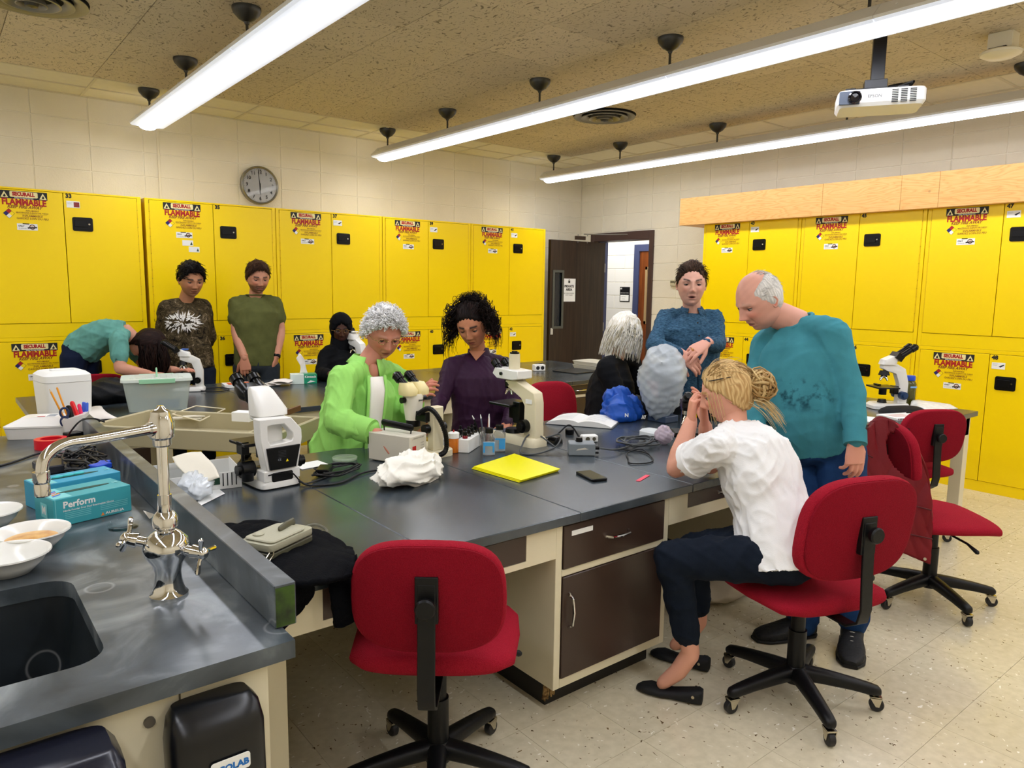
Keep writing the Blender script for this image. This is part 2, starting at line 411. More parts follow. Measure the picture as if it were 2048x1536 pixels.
# ceiling
ceil_m = M('fissured_tile', '#b7a98c', .9, bump=.5, bs=45, world=True)
def ceil_nodes(m, dark, light, n1=34, th=.085):
    N, L, b = nodes(m); g = N.new('ShaderNodeNewGeometry')
    w = N.new('ShaderNodeTexNoise'); w.inputs['Scale'].default_value = 6; L.new(g.outputs['Position'], w.inputs[0])
    mx = N.new('ShaderNodeMixRGB'); mx.blend_type = 'LINEAR_LIGHT'; mx.inputs[0].default_value = .12; L.new(g.outputs['Position'], mx.inputs[1]); L.new(w.outputs['Color'], mx.inputs[2])
    mp = N.new('ShaderNodeMapping'); mp.inputs['Scale'].default_value = (1,.33,1); L.new(mx.outputs[0], mp.inputs[0])
    v = N.new('ShaderNodeTexVoronoi'); v.inputs['Scale'].default_value = n1; L.new(mp.outputs[0], v.inputs[0])
    v2 = N.new('ShaderNodeTexNoise'); v2.inputs['Scale'].default_value = n1*1.3; v2.inputs['Detail'].default_value = 3; L.new(mp.outputs[0], v2.inputs[0])
    r = N.new('ShaderNodeValToRGB'); r.color_ramp.elements[0].position = .05; r.color_ramp.elements[1].position = .2; r.color_ramp.elements[0].color = (*lin(dark),1); r.color_ramp.elements[1].color = (1,1,1,1)
    L.new(v.outputs['Distance'], r.inputs[0])
    r2 = N.new('ShaderNodeValToRGB'); r2.color_ramp.elements[0].position = .34; r2.color_ramp.elements[1].position = .42; r2.color_ramp.elements[0].color = (*lin(dark),1); r2.color_ramp.elements[1].color = (1,1,1,1)
    L.new(v2.outputs[0], r2.inputs[0])
    info = N.new('ShaderNodeObjectInfo'); mr = N.new('ShaderNodeMapRange'); mr.inputs[3].default_value = .9; mr.inputs[4].default_value = 1.06; L.new(info.outputs['Random'], mr.inputs[0])
    c = N.new('ShaderNodeMixRGB'); c.blend_type = 'MULTIPLY'; c.inputs[0].default_value = .55; c.inputs[1].default_value = (*lin(light),1); L.new(r.outputs[0], c.inputs[2])
    c2 = N.new('ShaderNodeMixRGB'); c2.blend_type = 'MULTIPLY'; c2.inputs[0].default_value = .7; L.new(c.outputs[0], c2.inputs[1]); L.new(r2.outputs[0], c2.inputs[2])
    hv = N.new('ShaderNodeHueSaturation'); L.new(mr.outputs[0], hv.inputs['Value']); L.new(c2.outputs[0], hv.inputs['Color']); L.new(hv.outputs[0], b.inputs['Base Color'])
ceil_nodes(ceil_m, '#665a48', '#d6c8ac', 52)
edge_tile_m = M('border_tile', '#e6dfc8', .85, bump=.15, bs=120, var=.02, vs=20, world=True)
cl = struct('ceiling', MB().b2((RX0,RY0,RH+.012),(RX1+.2,RY1+.2,RH+.15)), M('ceiling_grid','#c9bfa6',.8))
cme = MB().box((0,0,.006),(.606,.606,.012)).build('ceiling_tile', ceil_m, cl, bev=.0015, smooth=0); first = True; cm_ = cme.data
YB, XB = 6.40, 5.97
for i in range(-1,13):
    for j in range(0,14):
        x1 = XB-i*.6096; y1 = YB-j*.6096; x = x1-.3048; y = y1-.3048
        if i < 0 or x < RX0+.3 or y < RY0+.3: continue
        if y < -.2 and x < 2: continue
        if first: cme.location = (x,y,RH); first = False
        else: inst('ceiling_tile', cm_, cl, (x,y,RH))
bt = MB().box((0,0,.006),(1,1,.012)).build('border_tile', edge_tile_m, cl, smooth=0); bm_ = bt.data; first = True
def btile(x0, x1, y0, y1):
    global first
    if first: o = bt; first = False
    else: o = inst('border_tile', bm_, cl)
    o.location = ((x0+x1)/2,(y0+y1)/2,RH+.004); o.scale = (x1-x0-.02,y1-y0-.02,1)
for i in range(-5,10):
    for ya, yb in ((YB,6.77),(6.77,RY1)):
        x0 = 1.12+i*.62; btile(x0, min(x0+.62,RX1), ya, yb) if x0 < RX1-.1 else None
for j in range(0,9):
    for xa, xb in ((XB,6.42),(6.42,RX1)):
        y1 = YB-j*.62; btile(xa, xb, y1-.62, y1)
gr = MB()
gr.b2((RX0,YB-.012,RH-.004),(RX1,YB+.012,RH+.012)); gr.b2((RX0,6.76,RH-.004),(RX1,6.78,RH+.012)); gr.b2((XB-.012,RY0,RH-.004),(XB+.012,YB,RH+.012)); gr.b2((6.41,RY0,RH-.004),(6.43,YB,RH+.012)); gr.b2((RX0,RY1-.02,RH-.006),(RX1,RY1,RH+.012)); gr.b2((RX1-.02,RY0,RH-.006),(RX1,RY1,RH+.012))
for i in range(-5,10): gr.b2((1.12+i*.62-.01,YB,RH-.003),(1.12+i*.62+.01,RY1,RH+.012))
for j in range(0,9): gr.b2((XB,YB-j*.62-.63,RH-.003),(RX1,YB-j*.62-.61,RH+.012))
gr.build('grid_bars', M('grid_bar','#d8cfb4',.6), cl, smooth=0)
struct('baseboard_right', MB().b2((RX1-.006,RY0,0),(RX1+.002,DY0-.12,.1)), M('vinyl_base','#15120f',.5))
struct('trim_1', MB().cyl((1.69,RY1-.012,2.2),(1.69,RY1-.012,RH-.01),.011), M('cream_paint','#e8dfc6',.5))
# ---------------------------------------------------------------- lamps
lens_m = M('lamp_lens', '#f4f6ff', .4, emit=LAMP)
flank_m = M('lamp_flank', '#dfe6f4', .35, emit=.55)
house_m = M('lamp_housing', '#e6e3da', .45, bump=.02, bs=20)
dark_metal = M('dark_metal', '#4a4a48', .4, metal=.8)
def lamp_row(x, label, ys, y0=-1.9):
    t = thing('linear_ceiling_light', label, 'light', (x,0,2.80), 0, 'suspended fluorescent light rows')
    n = len(ys); y = ys[0]+.1; first = True
    while y > y0:
        ya, yb = y-1.219, y
        h = MB(); prof = [(-.062,.082),(.062,.082),(.135,.012),(.13,0),(-.13,0),(-.135,.012)]
        m4 = Matrix(((1,0,0,0),(0,0,1,0),(0,1,0,0),(0,0,0,1)))
        h.prism(prof, ya+.001, yb-.001, mat=m4)
        for q in (-.5,.5): h.cyl((.1*q*2*.9,(ya+yb)/2+.52,.045),(.1*q*2*.9+.012*q*2,(ya+yb)/2+.52,.05),.006,n=8)
        hp = h.build('housing', house_m, t, fix=True)
        f = MB()
        for s in (-1,1): f.prism([(s*.06,-.003),(s*.127,.001),(s*.127,-.004),(s*.115,-.012),(s*.06,-.016)][::s], ya+.003, yb-.003, mat=m4)
        f.build('reflector_panel', flank_m, hp, fix=True, smooth=0)
        l = MB(); arc = [(.062*math.cos(PI*k/10), -.012-.026*math.sin(PI*k/10)) for k in range(11)]
        l.prism(arc, ya+.004, yb-.004, mat=m4); l.build('lens', lens_m, hp, fix=True, smooth=60)
        y = ya
    for yy in ys:
        MB().cyl((0,yy,.08),(0,yy,RH-2.80-.02),.008,n=10).build('stem', dark_metal, t)
        MB().lathe([(.012,0),(.016,.012),(.045,.028),(.072,.058),(.078,.075),(.078,.088)], (0,yy,RH-2.80-.088), 24).build('canopy', dark_metal, t)
    return t
lamp_row(1.50, 'long fluorescent light row at upper left nearest the clock wall side', [6.50,5.46,4.25,3.03,1.82,.6])
lamp_row(3.64, 'middle fluorescent light row running diagonally over the big bench', [6.52,5.47,4.25,3.04,1.83,.61])
lamp_row(5.80, 'farthest right fluorescent light row in front of the plank valance', [6.50,5.46,4.25,3.03,1.82,.6])
lamp_row(-.65, 'fluorescent light row outside the left edge of the view', [6.50,5.46,4.25,3.03])
# round air diffusers
def vent(x, y, label, R=.23):
    t = thing('ceiling_vent', label, 'vent', (x,y,RH-.05)); vm = M('vent_metal','#8d8a80',.4,metal=.5)
    for i, rr in enumerate((1,.76,.52,.28)):
        r0 = R*rr; MB().lathe([(r0*.72,.05),(r0*.80,.038-.006*i),(r0*.93,.028-.008*i),(r0,.03-.008*i),(r0*.99,.036-.008*i),(r0*.8,.05)], (0,0,0), 40).build('ring', vm, t)
    MB().lathe([(0,-.006),(.03,.0),(.045,.03)], (0,0,0), 20).build('hub', dark_metal, t)
    MB().cyl((0,0,.047),(0,0,.0505),R*1.02,n=32).build('throat', M('black_void','#121212',.9), t)
vent(4.78,4.70,'round ringed air diffuser in the ceiling beyond the middle light row',.27)
vent(.56,4.86,'round air diffuser cut by the top left corner of the view',.27)
# ---------------------------------------------------------------- doorway
frame_m = M('brown_paint', '#4a3530', .45); blue_m = M('blue_frame_paint', '#3d4468', .45)
dr = MB()
dr.b2((RX1-.03,DY0-.02,0),(RX1+t,DY0+.04,DZ+.03)); dr.b2((RX1-.03,DY1-.045,0),(RX1+.06,DY1+.02,DZ+.03)); dr.b2((RX1-.03,DY0+.0405,DZ-.07),(RX1+t,DY1-.0455,DZ+.03))
dtrim = struct('trim_2', dr, frame_m, bev=.003)
MB().b2((RX1+.06,DY1-.06,0),(RX1+t+.02,DY1-.0,DZ-.07)).build('jamb_lining', blue_m, dtrim)
wood_m = M('dark_walnut', '#35241a', .38, col2='#1f140d', vs=5, stretch=(7,7,.45), coat=.2, detail=6)
leafr = thing('door_1', None, None, (RX1-.02,DY1-.22,0)); leafr['kind'] = 'structure'
lf = MB(); W_, zt = .93, 2.12
wx0, wx1, wz0, wz1 = -.86, -.74, 1.08, 1.73      # window opening, measured from the hinge
lf.b2((-W_,-.022,.01),(wx0,.022,zt)); lf.b2((wx1,-.022,.01),(0,.022,zt)); lf.b2((wx0,-.022,.01),(wx1,.022,wz0)); lf.b2((wx0,-.022,wz1),(wx1,.022,zt))
lf.build('door_leaf', wood_m, leafr)
fr = MB()
for a in ((wx0-.03,wz0-.03,wx0,wz1+.03),(wx1,wz0-.03,wx1+.03,wz1+.03),(wx0,wz0-.03,wx1,wz0),(wx0,wz1,wx1,wz1+.03)): fr.b2((a[0],-.03,a[1]),(a[2],.03,a[3]))
fr.build('window_frame', M('grey_paint','#55564e',.5), leafr)
MB().b2((wx0,-.003,wz0),(wx1,.003,wz1)).build('pane', M('dark_glass','#20242a',.08, bump=.6, bs=30, spec=.8), leafr)
MB().b2((-.91,-.028,.98),(-.875,-.02,1.06)).build('latch_plate', M('pale_metal','#c9c5b8',.4), leafr)
hg = MB(); 
for z in (.3,1.0,1.75): hg.cyl((.004,-.02,z),(.004,-.02,z+.11),.008)
hg.build('hinge', M('steel','#9a9a9a',.3,metal=.9), leafr)
cl_ = thing('door_closer', 'thin metal door closer arm across the top of the doorway', 'door closer', (RX1-.05,DY1-.24,2.16))
MB().box((-.42,-.005,.0),(.16,.03,.045)).build('closer_body', M('closer_brown','#3a2a20',.4), cl_)
MB().tube([(-.40,-.05,.045),(-.18,-.10,.05),(.02,-.38,.05)],.007,8).build('arm', M('steel'), cl_)
b_ = MB(); 
for q in ((-.50,-.055),(-.34,-.055),(-.50,.03),(-.34,.03)): b_.cyl((q[0],-.046,q[1]),(q[0],-.052,q[1]),.007,n=10)
b_.build('bolts', M('steel'), cl_)
paper_m = M('paper_white', '#f2f2ee', .7); ink_m = M('ink_black', '#1a1a1c', .6); red_m = M('print_red', '#b01818', .5)
pn = thing('notice_paper', 'white private area notice taped to the dark open door', 'sign', (RX1-.02-.62,DY1-.22-.024,1.52))
MB().box((0,-.001,0),(.215,.001,.28)).build('sheet', paper_m, pn)
px = MB(); F0 = frame((0,-.003,0),(1,0,0),(0,0,1)); T4 = Matrix.Translation
px.addm(text('PRIVATE',.042,.0018), F0 @ T4((0,.045,0))); px.addm(text('AREA',.042,.0018), F0 @ T4((0,.005,0))); px.addm(text('NO UNAUTHORIZED',.018), F0 @ T4((0,-.04,0))); px.addm(text('ENTRY PLEASE',.018), F0 @ T4((0,-.062,0)))
px.build('lettering', ink_m, pn, smooth=0)
lk = MB(); lk.box((0,-.003,.10),(.03,.0008,.024)); lk.tube([(-.009,-.003,.112),(-.009,-.003,.124),(0,-.003,.130),(.009,-.003,.124),(.009,-.003,.112)],.0025,6); lk.build('padlock_symbol', ink_m, pn)
# corridor beyond
hall = struct('wall_hall', MB().b2((8.403,4.5,0),(8.5,9.5,RH)), mortar_m)
hb = MB().box((0,0,0),(.01,BW-.006,BH-.006)).build('block', M('hall_block','#e9e7e2',.7,bump=.1,bs=90), hall, bev=.003, smooth=0); hm = hb.data; hb.location = (8.402,9,.12)
for k in range(13):
    for i in range(7):
        if i in (2,3,4,5) or True:
            y = 8.95-(i+.5*(k%2))*BW
            if 6.35 < y < 7.5 and k*BH < 2.0: continue
            inst('block', hm, hall, (8.402,y,.12+k*BH))
struct('floor_hall', MB().b2((RX1+.2,4.0,-.1),(8.5,10,-.002)), M('hall_floor','#b9b09c',.3))
struct('ceiling_hall', MB().b2((RX1+.2,4.0,2.75),(8.5,10,2.9)), M('hall_ceiling','#e8e6e0',.8))
struct('wall_hall_end', MB().b2((RX1+.2,9.6,0),(8.5,9.7,2.9)), M('hall_block')); struct('wall_hall_start', MB().b2((RX1+.2,4.2,0),(8.5,4.3,2.9)), M('hall_block'))
ht = struct('trim_3', MB().b2((8.34,7.40,0),(8.42,7.50,2.2)).b2((8.34,6.35,2.10),(8.42,7.399,2.2)), blue_m)
hd = thing('door_2', None, None, (8.38,6.88,0)); hd['kind'] = 'structure'
MB().b2((-.02,-.5,.01),(.02,.13,2.10)).b2((-.02,.40,.01),(.02,.52,2.10)).b2((-.02,.13,.01),(.02,.40,1.05)).b2((-.02,.13,1.85),(.02,.40,2.10)).build('door_leaf', M('orange_oak','#8a4a20',.3,col2='#5f2f12',vs=4,stretch=(6,6,.5),coat=.3), hd)
MB().b2((-.005,.19,1.08),(.005,.36,1.82)).build('pane', M('dark_glass'), hd)
MB().b2((-.028,.36,1.03),(-.015,.40,1.87)).b2((-.028,.15,1.03),(-.015,.19,1.87)).b2((-.028,.15,1.03),(-.015,.40,1.07)).b2((-.028,.15,1.83),(-.015,.40,1.87)).build('window_frame', M('tan_trim','#a58a62',.5), hd)
rs = thing('room_sign', 'black and white room sign on the corridor wall', 'sign', (8.395,7.71,1.46))
MB().box((0,0,0),(.01,.20,.225)).build('plate', M('sign_black','#101012',.35), rs, bev=.002)
MB().box((-.006,0,-.055),(.003,.17,.09)).build('insert', paper_m, rs)
sg = MB(); FX = frame((-.0085,0,0),(0,-1,0),(0,0,1)); sg.addm(text('60',.035,.001), FX @ T4((-.07,.085,0)),1); sg.addm(text('DEPARTMENT OFFICE',.017), FX @ T4((0,.02,0)),1); sg.addm(text('room hours',.018), FX @ T4((-.02,-.035,0))); sg.addm(text('by request',.014), FX @ T4((-.02,-.07,0)))
sg.build('lettering', [ink_m, paper_m], rs, smooth=0)
l_ = bpy.data.lights.new('hall_lamp','AREA'); l_.energy = 58; l_.size = 1.2; l_.shape = 'RECTANGLE'; l_.size_y = 3; l_.color = (1,.98,.95); lo = bpy.data.objects.new('hall_lamp', l_); C.objects.link(lo); lo.location = (7.7,7.3,2.72)
th_ = thing('thermostat', 'small beige thermostat box on block wall beside blue shirted man', 'thermostat', (RX1-.02,5.50,1.62))
MB().box((0,0,0),(.04,.10,.07)).build('case', M('beige_plastic','#c8bf9e',.5), th_, bev=.004); MB().box((-.022,.01,.012),(.004,.06,.02)).build('dial_window', M('dark_slot','#5b5644',.5), th_)
# clock
ck = thing('wall_clock', 'round silver wall clock on the block wall above cabinets', 'clock', (2.565,RY1-.005,2.475)); Fc = frame((0,-.045,0),(1,0,0),(0,0,1))
MB().lathe([(.176,0),(.178,.05),(.17,.058),(.160,.05),(.158,.045)], (0,0,0), 48, ax=(0,-1,0)).build('rim', M('clock_rim','#8f8d86',.35,metal=.7), ck)
MB().cyl((0,-.001,0),(0,-.042,0),.159,n=48).build('dial', M('clock_dial','#d9dbd6',.35), ck)
nm = MB()
for h in range(1,13):
    a = h*PI/6; nm.addm(text(str(h),.044,.0016), Fc @ T4((.123*math.sin(a),.123*math.cos(a),0)))
for k in range(60):
    a = k*PI/30; nm.addm(([(-.0014,.146,0),(.0014,.146,0),(.0014,.155,0),(-.0014,.155,0)],[(0,1,2,3)]), Fc @ Matrix.Rotation(a,4,'Z'))
nm.build('numerals', ink_m, ck, smooth=0)
for nme, ang, ln, w0 in (('hour_hand',179.5,.085,.006),('minute_hand',353,.125,.004)):
    MB().addm(([(-w0,-.02,0),(w0,-.02,0),(w0*.5,ln,0),(-w0*.5,ln,0)],[(0,1,2,3)]), frame((0,-.047,0),(1,0,0),(0,0,1)) @ Matrix.Rotation(-math.radians(ang),4,'Z')).build(nme, ink_m, ck, smooth=0)
MB().cyl((0,-.05,0),(0,-.053,0),.171,n=48).build('glass', M('clear_glass','#ffffff',.02,trans=1,alpha=.06), ck)
# plank valance over the right cabinets
pl = thing('plank_valance', 'long knotty orange wooden plank boxed above the right cabinets', 'wooden beam', (6.30,0,2.205))
pine = M('knotty_pine', '#d39a58', .5, coat=.1)
def pine_nodes(m):
    N, L, b = nodes(m); tc = N.new('ShaderNodeTexCoord'); mp = N.new('ShaderNodeMapping'); mp.inputs['Scale'].default_value = (6,.9,7); L.new(tc.outputs['Object'], mp.inputs[0])
    n = N.new('ShaderNodeTexNoise'); n.inputs['Scale'].default_value = 1.3; n.inputs['Detail'].default_value = 3; L.new(mp.outputs[0], n.inputs[0])
    ml = N.new('ShaderNodeMath'); ml.operation = 'MULTIPLY'; ml.inputs[1].default_value = 16; L.new(n.outputs[0], ml.inputs[0])
    fr_ = N.new('ShaderNodeMath'); fr_.operation = 'FRACT'; L.new(ml.outputs[0], fr_.inputs[0])
    r = N.new('ShaderNodeValToRGB'); e = r.color_ramp.elements; e[0].color = (*lin('#d39a54'),1); e[1].color = (*lin('#e2b06c'),1); e[0].position = 0; e[1].position = .5; x = e.new(.95); x.color = (*lin('#dba760'),1); L.new(fr_.outputs[0], r.inputs[0])
    v = N.new('ShaderNodeTexVoronoi'); v.inputs['Scale'].default_value = 3.2; L.new(tc.outputs['Object'], v.inputs[0])
    r2 = N.new('ShaderNodeValToRGB'); r2.color_ramp.elements[0].position = .025; r2.color_ramp.elements[1].position = .07; r2.color_ramp.elements[0].color = (*lin('#4a2410'),1); r2.color_ramp.elements[1].color = (1,1,1,1); L.new(v.outputs['Distance'], r2.inputs[0])
    mx = N.new('ShaderNodeMixRGB'); mx.blend_type = 'MULTIPLY'; mx.inputs[0].default_value = 1; L.new(r.outputs[0], mx.inputs[1]); L.new(r2.outputs[0], mx.inputs[2]); L.new(mx.outputs[0], b.inputs['Base Color'])
pine_nodes(pine)
ys = [5.045,3.465,2.79,2.50,1.2]
for a, b in zip(ys[:-1],ys[1:]): MB().b2((0,b+.001,.012),(.02,a-.001,.29)).build('plank', pine, pl, bev=.0015)
MB().b2((.02,1.2,.012),(.54,5.03,.03)).b2((.02,4.995,.03),(.54,5.03,.28)).build('underside_board', pine, pl)
# ================================================================ YELLOW CABINETS
yel = M('safety_yellow', '#ffdb00', .32, bump=.015, bs=14, spec=.4)
yel2 = M('safety_yellow_edge', '#f2c800', .35)
black_p = M('black_plastic', '#08080a', .3, spec=.25); gap_m = M('gap_shade', '#3a2f05', .9); chrome = M('chrome', '#d8d8d8', .08, metal=1); steel = M('steel')
blue_p = M('print_blue','#15156a',.5); brown_p = M('print_brown','#8a4a10',.5); cream_p = M('print_cream','#f3e6a8',.5); yprint = M('print_yellow','#ffe100',.4)
def label_mesh():
    m = MB(); F = frame((0,-.0008,0),(1,0,0),(0,0,1)); mats = [ink_m,red_m,cream_p,brown_p,blue_p,yprint,paper_m]
    def rect(x0,z0,x1,z1,mi,d=0): m.addm(([(x0,z0,d),(x1,z0,d),(x1,z1,d),(x0,z1,d)],[(0,1,2,3)]), F, mi)
    rect(0,-.058,.298,0,0)
    m.addm(([(x,y,0) for x, y in rrect(.176,.042,.008)],[tuple(range(20))]), F @ T4((.149,-.025,.0006)), 2)
    m.addm(text('SECURALL',.036,.0024,sx=.84), F @ T4((.147,-.024,.0012)), 1)
    m.addm(text('Safety Storage Equipment',.0115,.0002), F @ T4((.149,-.0515,.0012)), 6)
    for x in (.028,.27):
        m.addm(([(-.024,-.02,0),(.024,-.02,0),(0,.025,0)],[(0,1,2)]), F @ T4((x,-.032,.0006)), 2)
        m.addm(([(0,.012,0),(.007,.002,0),(.009,-.007,0),(.003,-.012,0),(-.005,-.011,0),(-.009,-.004,0),(-.003,.003,0)],[(0,6,5,4,3,2,1)[::-1]]), F @ T4((x,-.036,.0012)), 0)
    m.addm(text('FLAMMABLE',.062,.0028,sx=.835), F @ T4((.149,-.083,0)), 1)
    m.addm(text('KEEP FIRE AWAY',.03,.001,shear=.35,sx=.96), F @ T4((.149,-.117,0)), 3)
    for pts, mi in (([(0,0),(.034,0),(.034,.034),(0,.034)],1),([(-.034,0),(0,0),(0,.034),(-.034,.034)],4),([(0,-.034),(.034,-.034),(.034,0),(0,0)],5),([(-.034,-.034),(0,-.034),(0,0),(-.034,0)],6)):
        m.addm(([(x*.72,y*.72,0) for x, y in pts],[(0,1,2,3)]), F @ T4((.049,-.168,.0004)) @ Matrix.Rotation(PI/4,4,'Z'), mi)
    m.addm(([(-.026,-.026,0),(.026,-.026,0),(.026,.026,0),(-.026,.026,0)],[(0,1,2,3)]), F @ T4((.049,-.168,.0)) @ Matrix.Rotation(PI/4,4,'Z'), 0)
    for s, z, h in (('INFLAMABLE',-.142,.0145),('MANTENGASE ALEJADO DEL FUEGO',-.157,.0125),('INFLAMMABLE',-.180,.02),('GARDEZ LOIN DU FEU',-.199,.02)):
        m.addm(text(s,h,.0003,shear=.15), F @ T4((.195,z,0)), 3)
    rect(.095,-.1685,.29,-.1670,3)
    return m, mats
def sticker_mesh():
    m = MB(); F = frame((0,-.0008,0),(1,0,0),(0,0,1)); mats = [ink_m,paper_m,brown_p]
    m.addm(([(0,0,0),(.13,0,0),(.13,.048,0),(0,.048,0)],[(0,1,2,3)]), F, 1)
    m.addm(([(.036,.043,0),(.078,.043,0),(.078,.050,0),(.036,.050,0)],[(0,1,2,3)]), F @ T4((0,0,.0004)), 0)
    m.addm(text('ONLY',.014,.0006), F @ T4((.027,.029,.0005))); m.addm(text('FM APPROVED',.0075), F @ T4((.035,.012,.0005)))
    def disc(r, mi, d, n=20): m.addm(([(r*math.cos(2*PI*k/n),r*math.sin(2*PI*k/n),0) for k in range(n)],[tuple(range(n))]), F @ T4((.096,.025,d)), mi)
    disc(.019,0,.0004); disc(.016,2,.0007); disc(.012,1,.001)
    m.addm(text('10',.014,.0008), F @ T4((.096,.026,.0013)), 2)
    m.addm(([(-.03,-.006,0),(.03,.0,0),(.03,.009,0),(-.03,.004,0)],[(0,1,2,3)]), F @ T4((.096,.018,.0012)), 0)
    return m, mats
lm, lmats = label_mesh(); LME = lm.build('t', lmats, smooth=0); sm_, smats = sticker_mesh(); SME = sm_.build('t', smats, smooth=0)
LD, SD = LME.data, SME.data; bpy.data.objects.remove(LME); bpy.data.objects.remove(SME)
CABM = {}
def cab_part(key, fn):
    if key not in CABM: o = fn(); CABM[key] = o.data; bpy.data.objects.remove(o)
    return CABM[key]
CW, CH, CDp = 1.087, 1.1165, .44
def cabinet(loc, rz, number, label, lower=False, card=None, extra=False):
    t = thing('safety_cabinet', label, 'cabinet', loc, rz, 'yellow flammable storage cabinets'); dz = -.02 if lower else 0
    z0, z1 = (.085,1.084) if lower else (.106,1.10); xm = .5395
    def carc():
        m = MB(); m.b2((.0,.012,0),(CW,CDp,CH)); m.b2((0,0,0),(.030,.012,CH)); m.b2((CW-.030,0,0),(CW,.012,CH)); m.b2((.03,0,z1+.003),(CW-.03,.012,CH)); m.b2((.03,0,0),(CW-.03,.012,z0-.003))
        return m.build('t', yel, bev=.0015)
    inst('carcass', cab_part(('c',lower),carc), t)
    inst('gap_shade_sheet', cab_part(('g',lower), lambda: MB().b2((.028,.0105,z0-.005),(CW-.028,.0125,z1+.005)).build('t', gap_m, smooth=0)), t)  # dark sheet behind the doors, its colour stands for shade in the gaps
    for i, (a, b) in enumerate(((.034,xm-.0025),(xm+.0025,CW-.034))):
        d = inst('door', cab_part(('d',lower,i), lambda: MB().b2((a,-.004,z0),(b,.0105,z1)).build('t', yel, bev=.002)), t)
        def hinge():
            m = MB(); xh = .032 if i == 0 else CW-.032
            k = 14
            for q in range(k): za = z0+.02+(z1-z0-.04)*q/k; m.cyl((xh,-.002,za),(xh,-.002,za+(z1-z0-.04)/k*.9),.0032,n=6)
            return m.build('t', yel2)
        inst('hinge', cab_part(('h',lower,i),hinge), d)
        if i == 0:
            o = inst('warning_label', LD, d, (.138,-.0045,1.091+dz)); inst('approval_sticker', SD, d, (.231,-.0045,.806+dz))
            if extra:
                for q, (x, z) in enumerate(((.277,.742),(.327,.690))):
                    MB().b2((x,-.0058,z),(x+.087,-.0042,z+.046)).build('card', paper_m, d, label='small white card taped below the stickers')
                    MB().addm(([(0,0,0),(.02,0,0),(.012,.028,0),(.006,.014,0)],[(0,1,2,3)]), frame((x+.062,-.0062,z+.008),(1,0,0),(0,0,1))).build('picture', M('print_green','#2c4a38',.6), d, smooth=0)
        else:
            MB().addm(text(str(number),.042,.0024,align='LEFT'), frame((.556,-.0048,1.083+dz-.002),(1,0,0),(0,0,1))).build('number', ink_m, d, smooth=0)
            if card:
                MB().b2((.560,-.0058,.995+dz),(.650,-.0042,1.045+dz)).build('card', paper_m, d, smooth=0)
                MB().addm(([(0,.006,0),(.012,0,0),(.036,.018,0),(.034,.024,0),(.014,.016,0)],[(0,1,2,3,4)]) if card != 'red' else ([(0,-.008,0),(.038,-.008,0),(.038,.03,0),(0,.03,0)],[(0,1,2,3)]), frame((.608,-.0062,1.008+dz),(1,0,0),(0,0,1))).build('picture', M('print_red2','#8a2a2a',.5) if card == 'red' else ink_m, d, smooth=0)
                tx = MB(); tx.b2((.566,-.0061,1.033+dz),(.600,-.0059,1.035+dz)); tx.b2((.566,-.0061,1.023+dz),(.596,-.0059,1.025+dz)); tx.build('print_lines', M('print_grey','#9aa0a8',.6), d, smooth=0)
            def handle():
                m = MB(); P = rrect(.14,.106,.014); m.prism(P, 0, .006, 0, frame((.662,-.004,.872),(1,0,0),(0,0,1)))
                P2 = rrect(.118,.084,.01); m.prism(P2, .006, .0085, 0, frame((.662,-.004,.872),(1,0,0),(0,0,1)))
                m.prism(rrect(.092,.05,.008), .0085, .016, 0, frame((.650,-.004,.876),(1,0,0),(0,0,1)))
                m.cyl((.705,-.012,.874),(.705,-.0155,.874),.008,n=16,mi=1)
                return m.build('t', [black_p, chrome], bev=.0015)
            o = inst('handle', cab_part('handle',handle), d, (0,0,dz*.2))
    return t
FB, FA = 6.649, 6.384
LB = {41:'upper yellow cabinet numbered 41 next to the open dark door',39:'upper yellow cabinet numbered 39 behind the white curls and purple top',37:'upper yellow cabinet numbered 37 above the person in headscarf',35:'upper yellow cabinet numbered 35 below the clock with two white cards',33:'upper yellow cabinet numbered 33 cut by the left edge, red picture card',43:'upper yellow cabinet numbered 43 at the left end of the valance',45:'upper yellow cabinet numbered 45 above the balding man',47:'upper yellow cabinet numbered 47 cut by the right edge'}
for k, (n, hi, lo) in enumerate(((41,'beside the open door','beside the open door'),(39,'','' ),(37,'',''),(35,'',''),(33,'',''))):
    x = 5.831-(k+1)*1.093-(.021 if k == 4 else 0)
    cabinet((x,FB,CH+.001), 0, n, LB[n], card={41:'a',39:'a',37:'a',35:None,33:'red'}[n], extra=n==35)
    vis = {42:'bottom yellow cabinet numbered 42 behind the purple shirted woman',40:'bottom yellow cabinet numbered 40 behind the bench and stereo microscope',38:'bottom yellow cabinet behind the person in black headscarf',36:'bottom yellow cabinet numbered 36 behind the two standing men',34:'bottom yellow cabinet at far left behind the foam box'}[n+1]
    cabinet((x,FB,0), 0, n+1, vis, lower=True, card='a' if n+1 == 42 else None)
for k, n in enumerate((43,45,47)):
    y = 4.786-k*1.093
    cabinet((FA,y,CH+.001), -PI/2, n, LB[n], card={43:'a',45:None,47:'a'}[n])
    cabinet((FA,y,0), -PI/2, n+1, {44:'bottom yellow cabinet numbered 44 behind the blue shirted man',46:'bottom yellow cabinet behind the teal shirted man and white microscope',48:'bottom yellow cabinet numbered 48 at right beside the chairs'}[n+1], lower=True, card='a' if n == 47 else None)
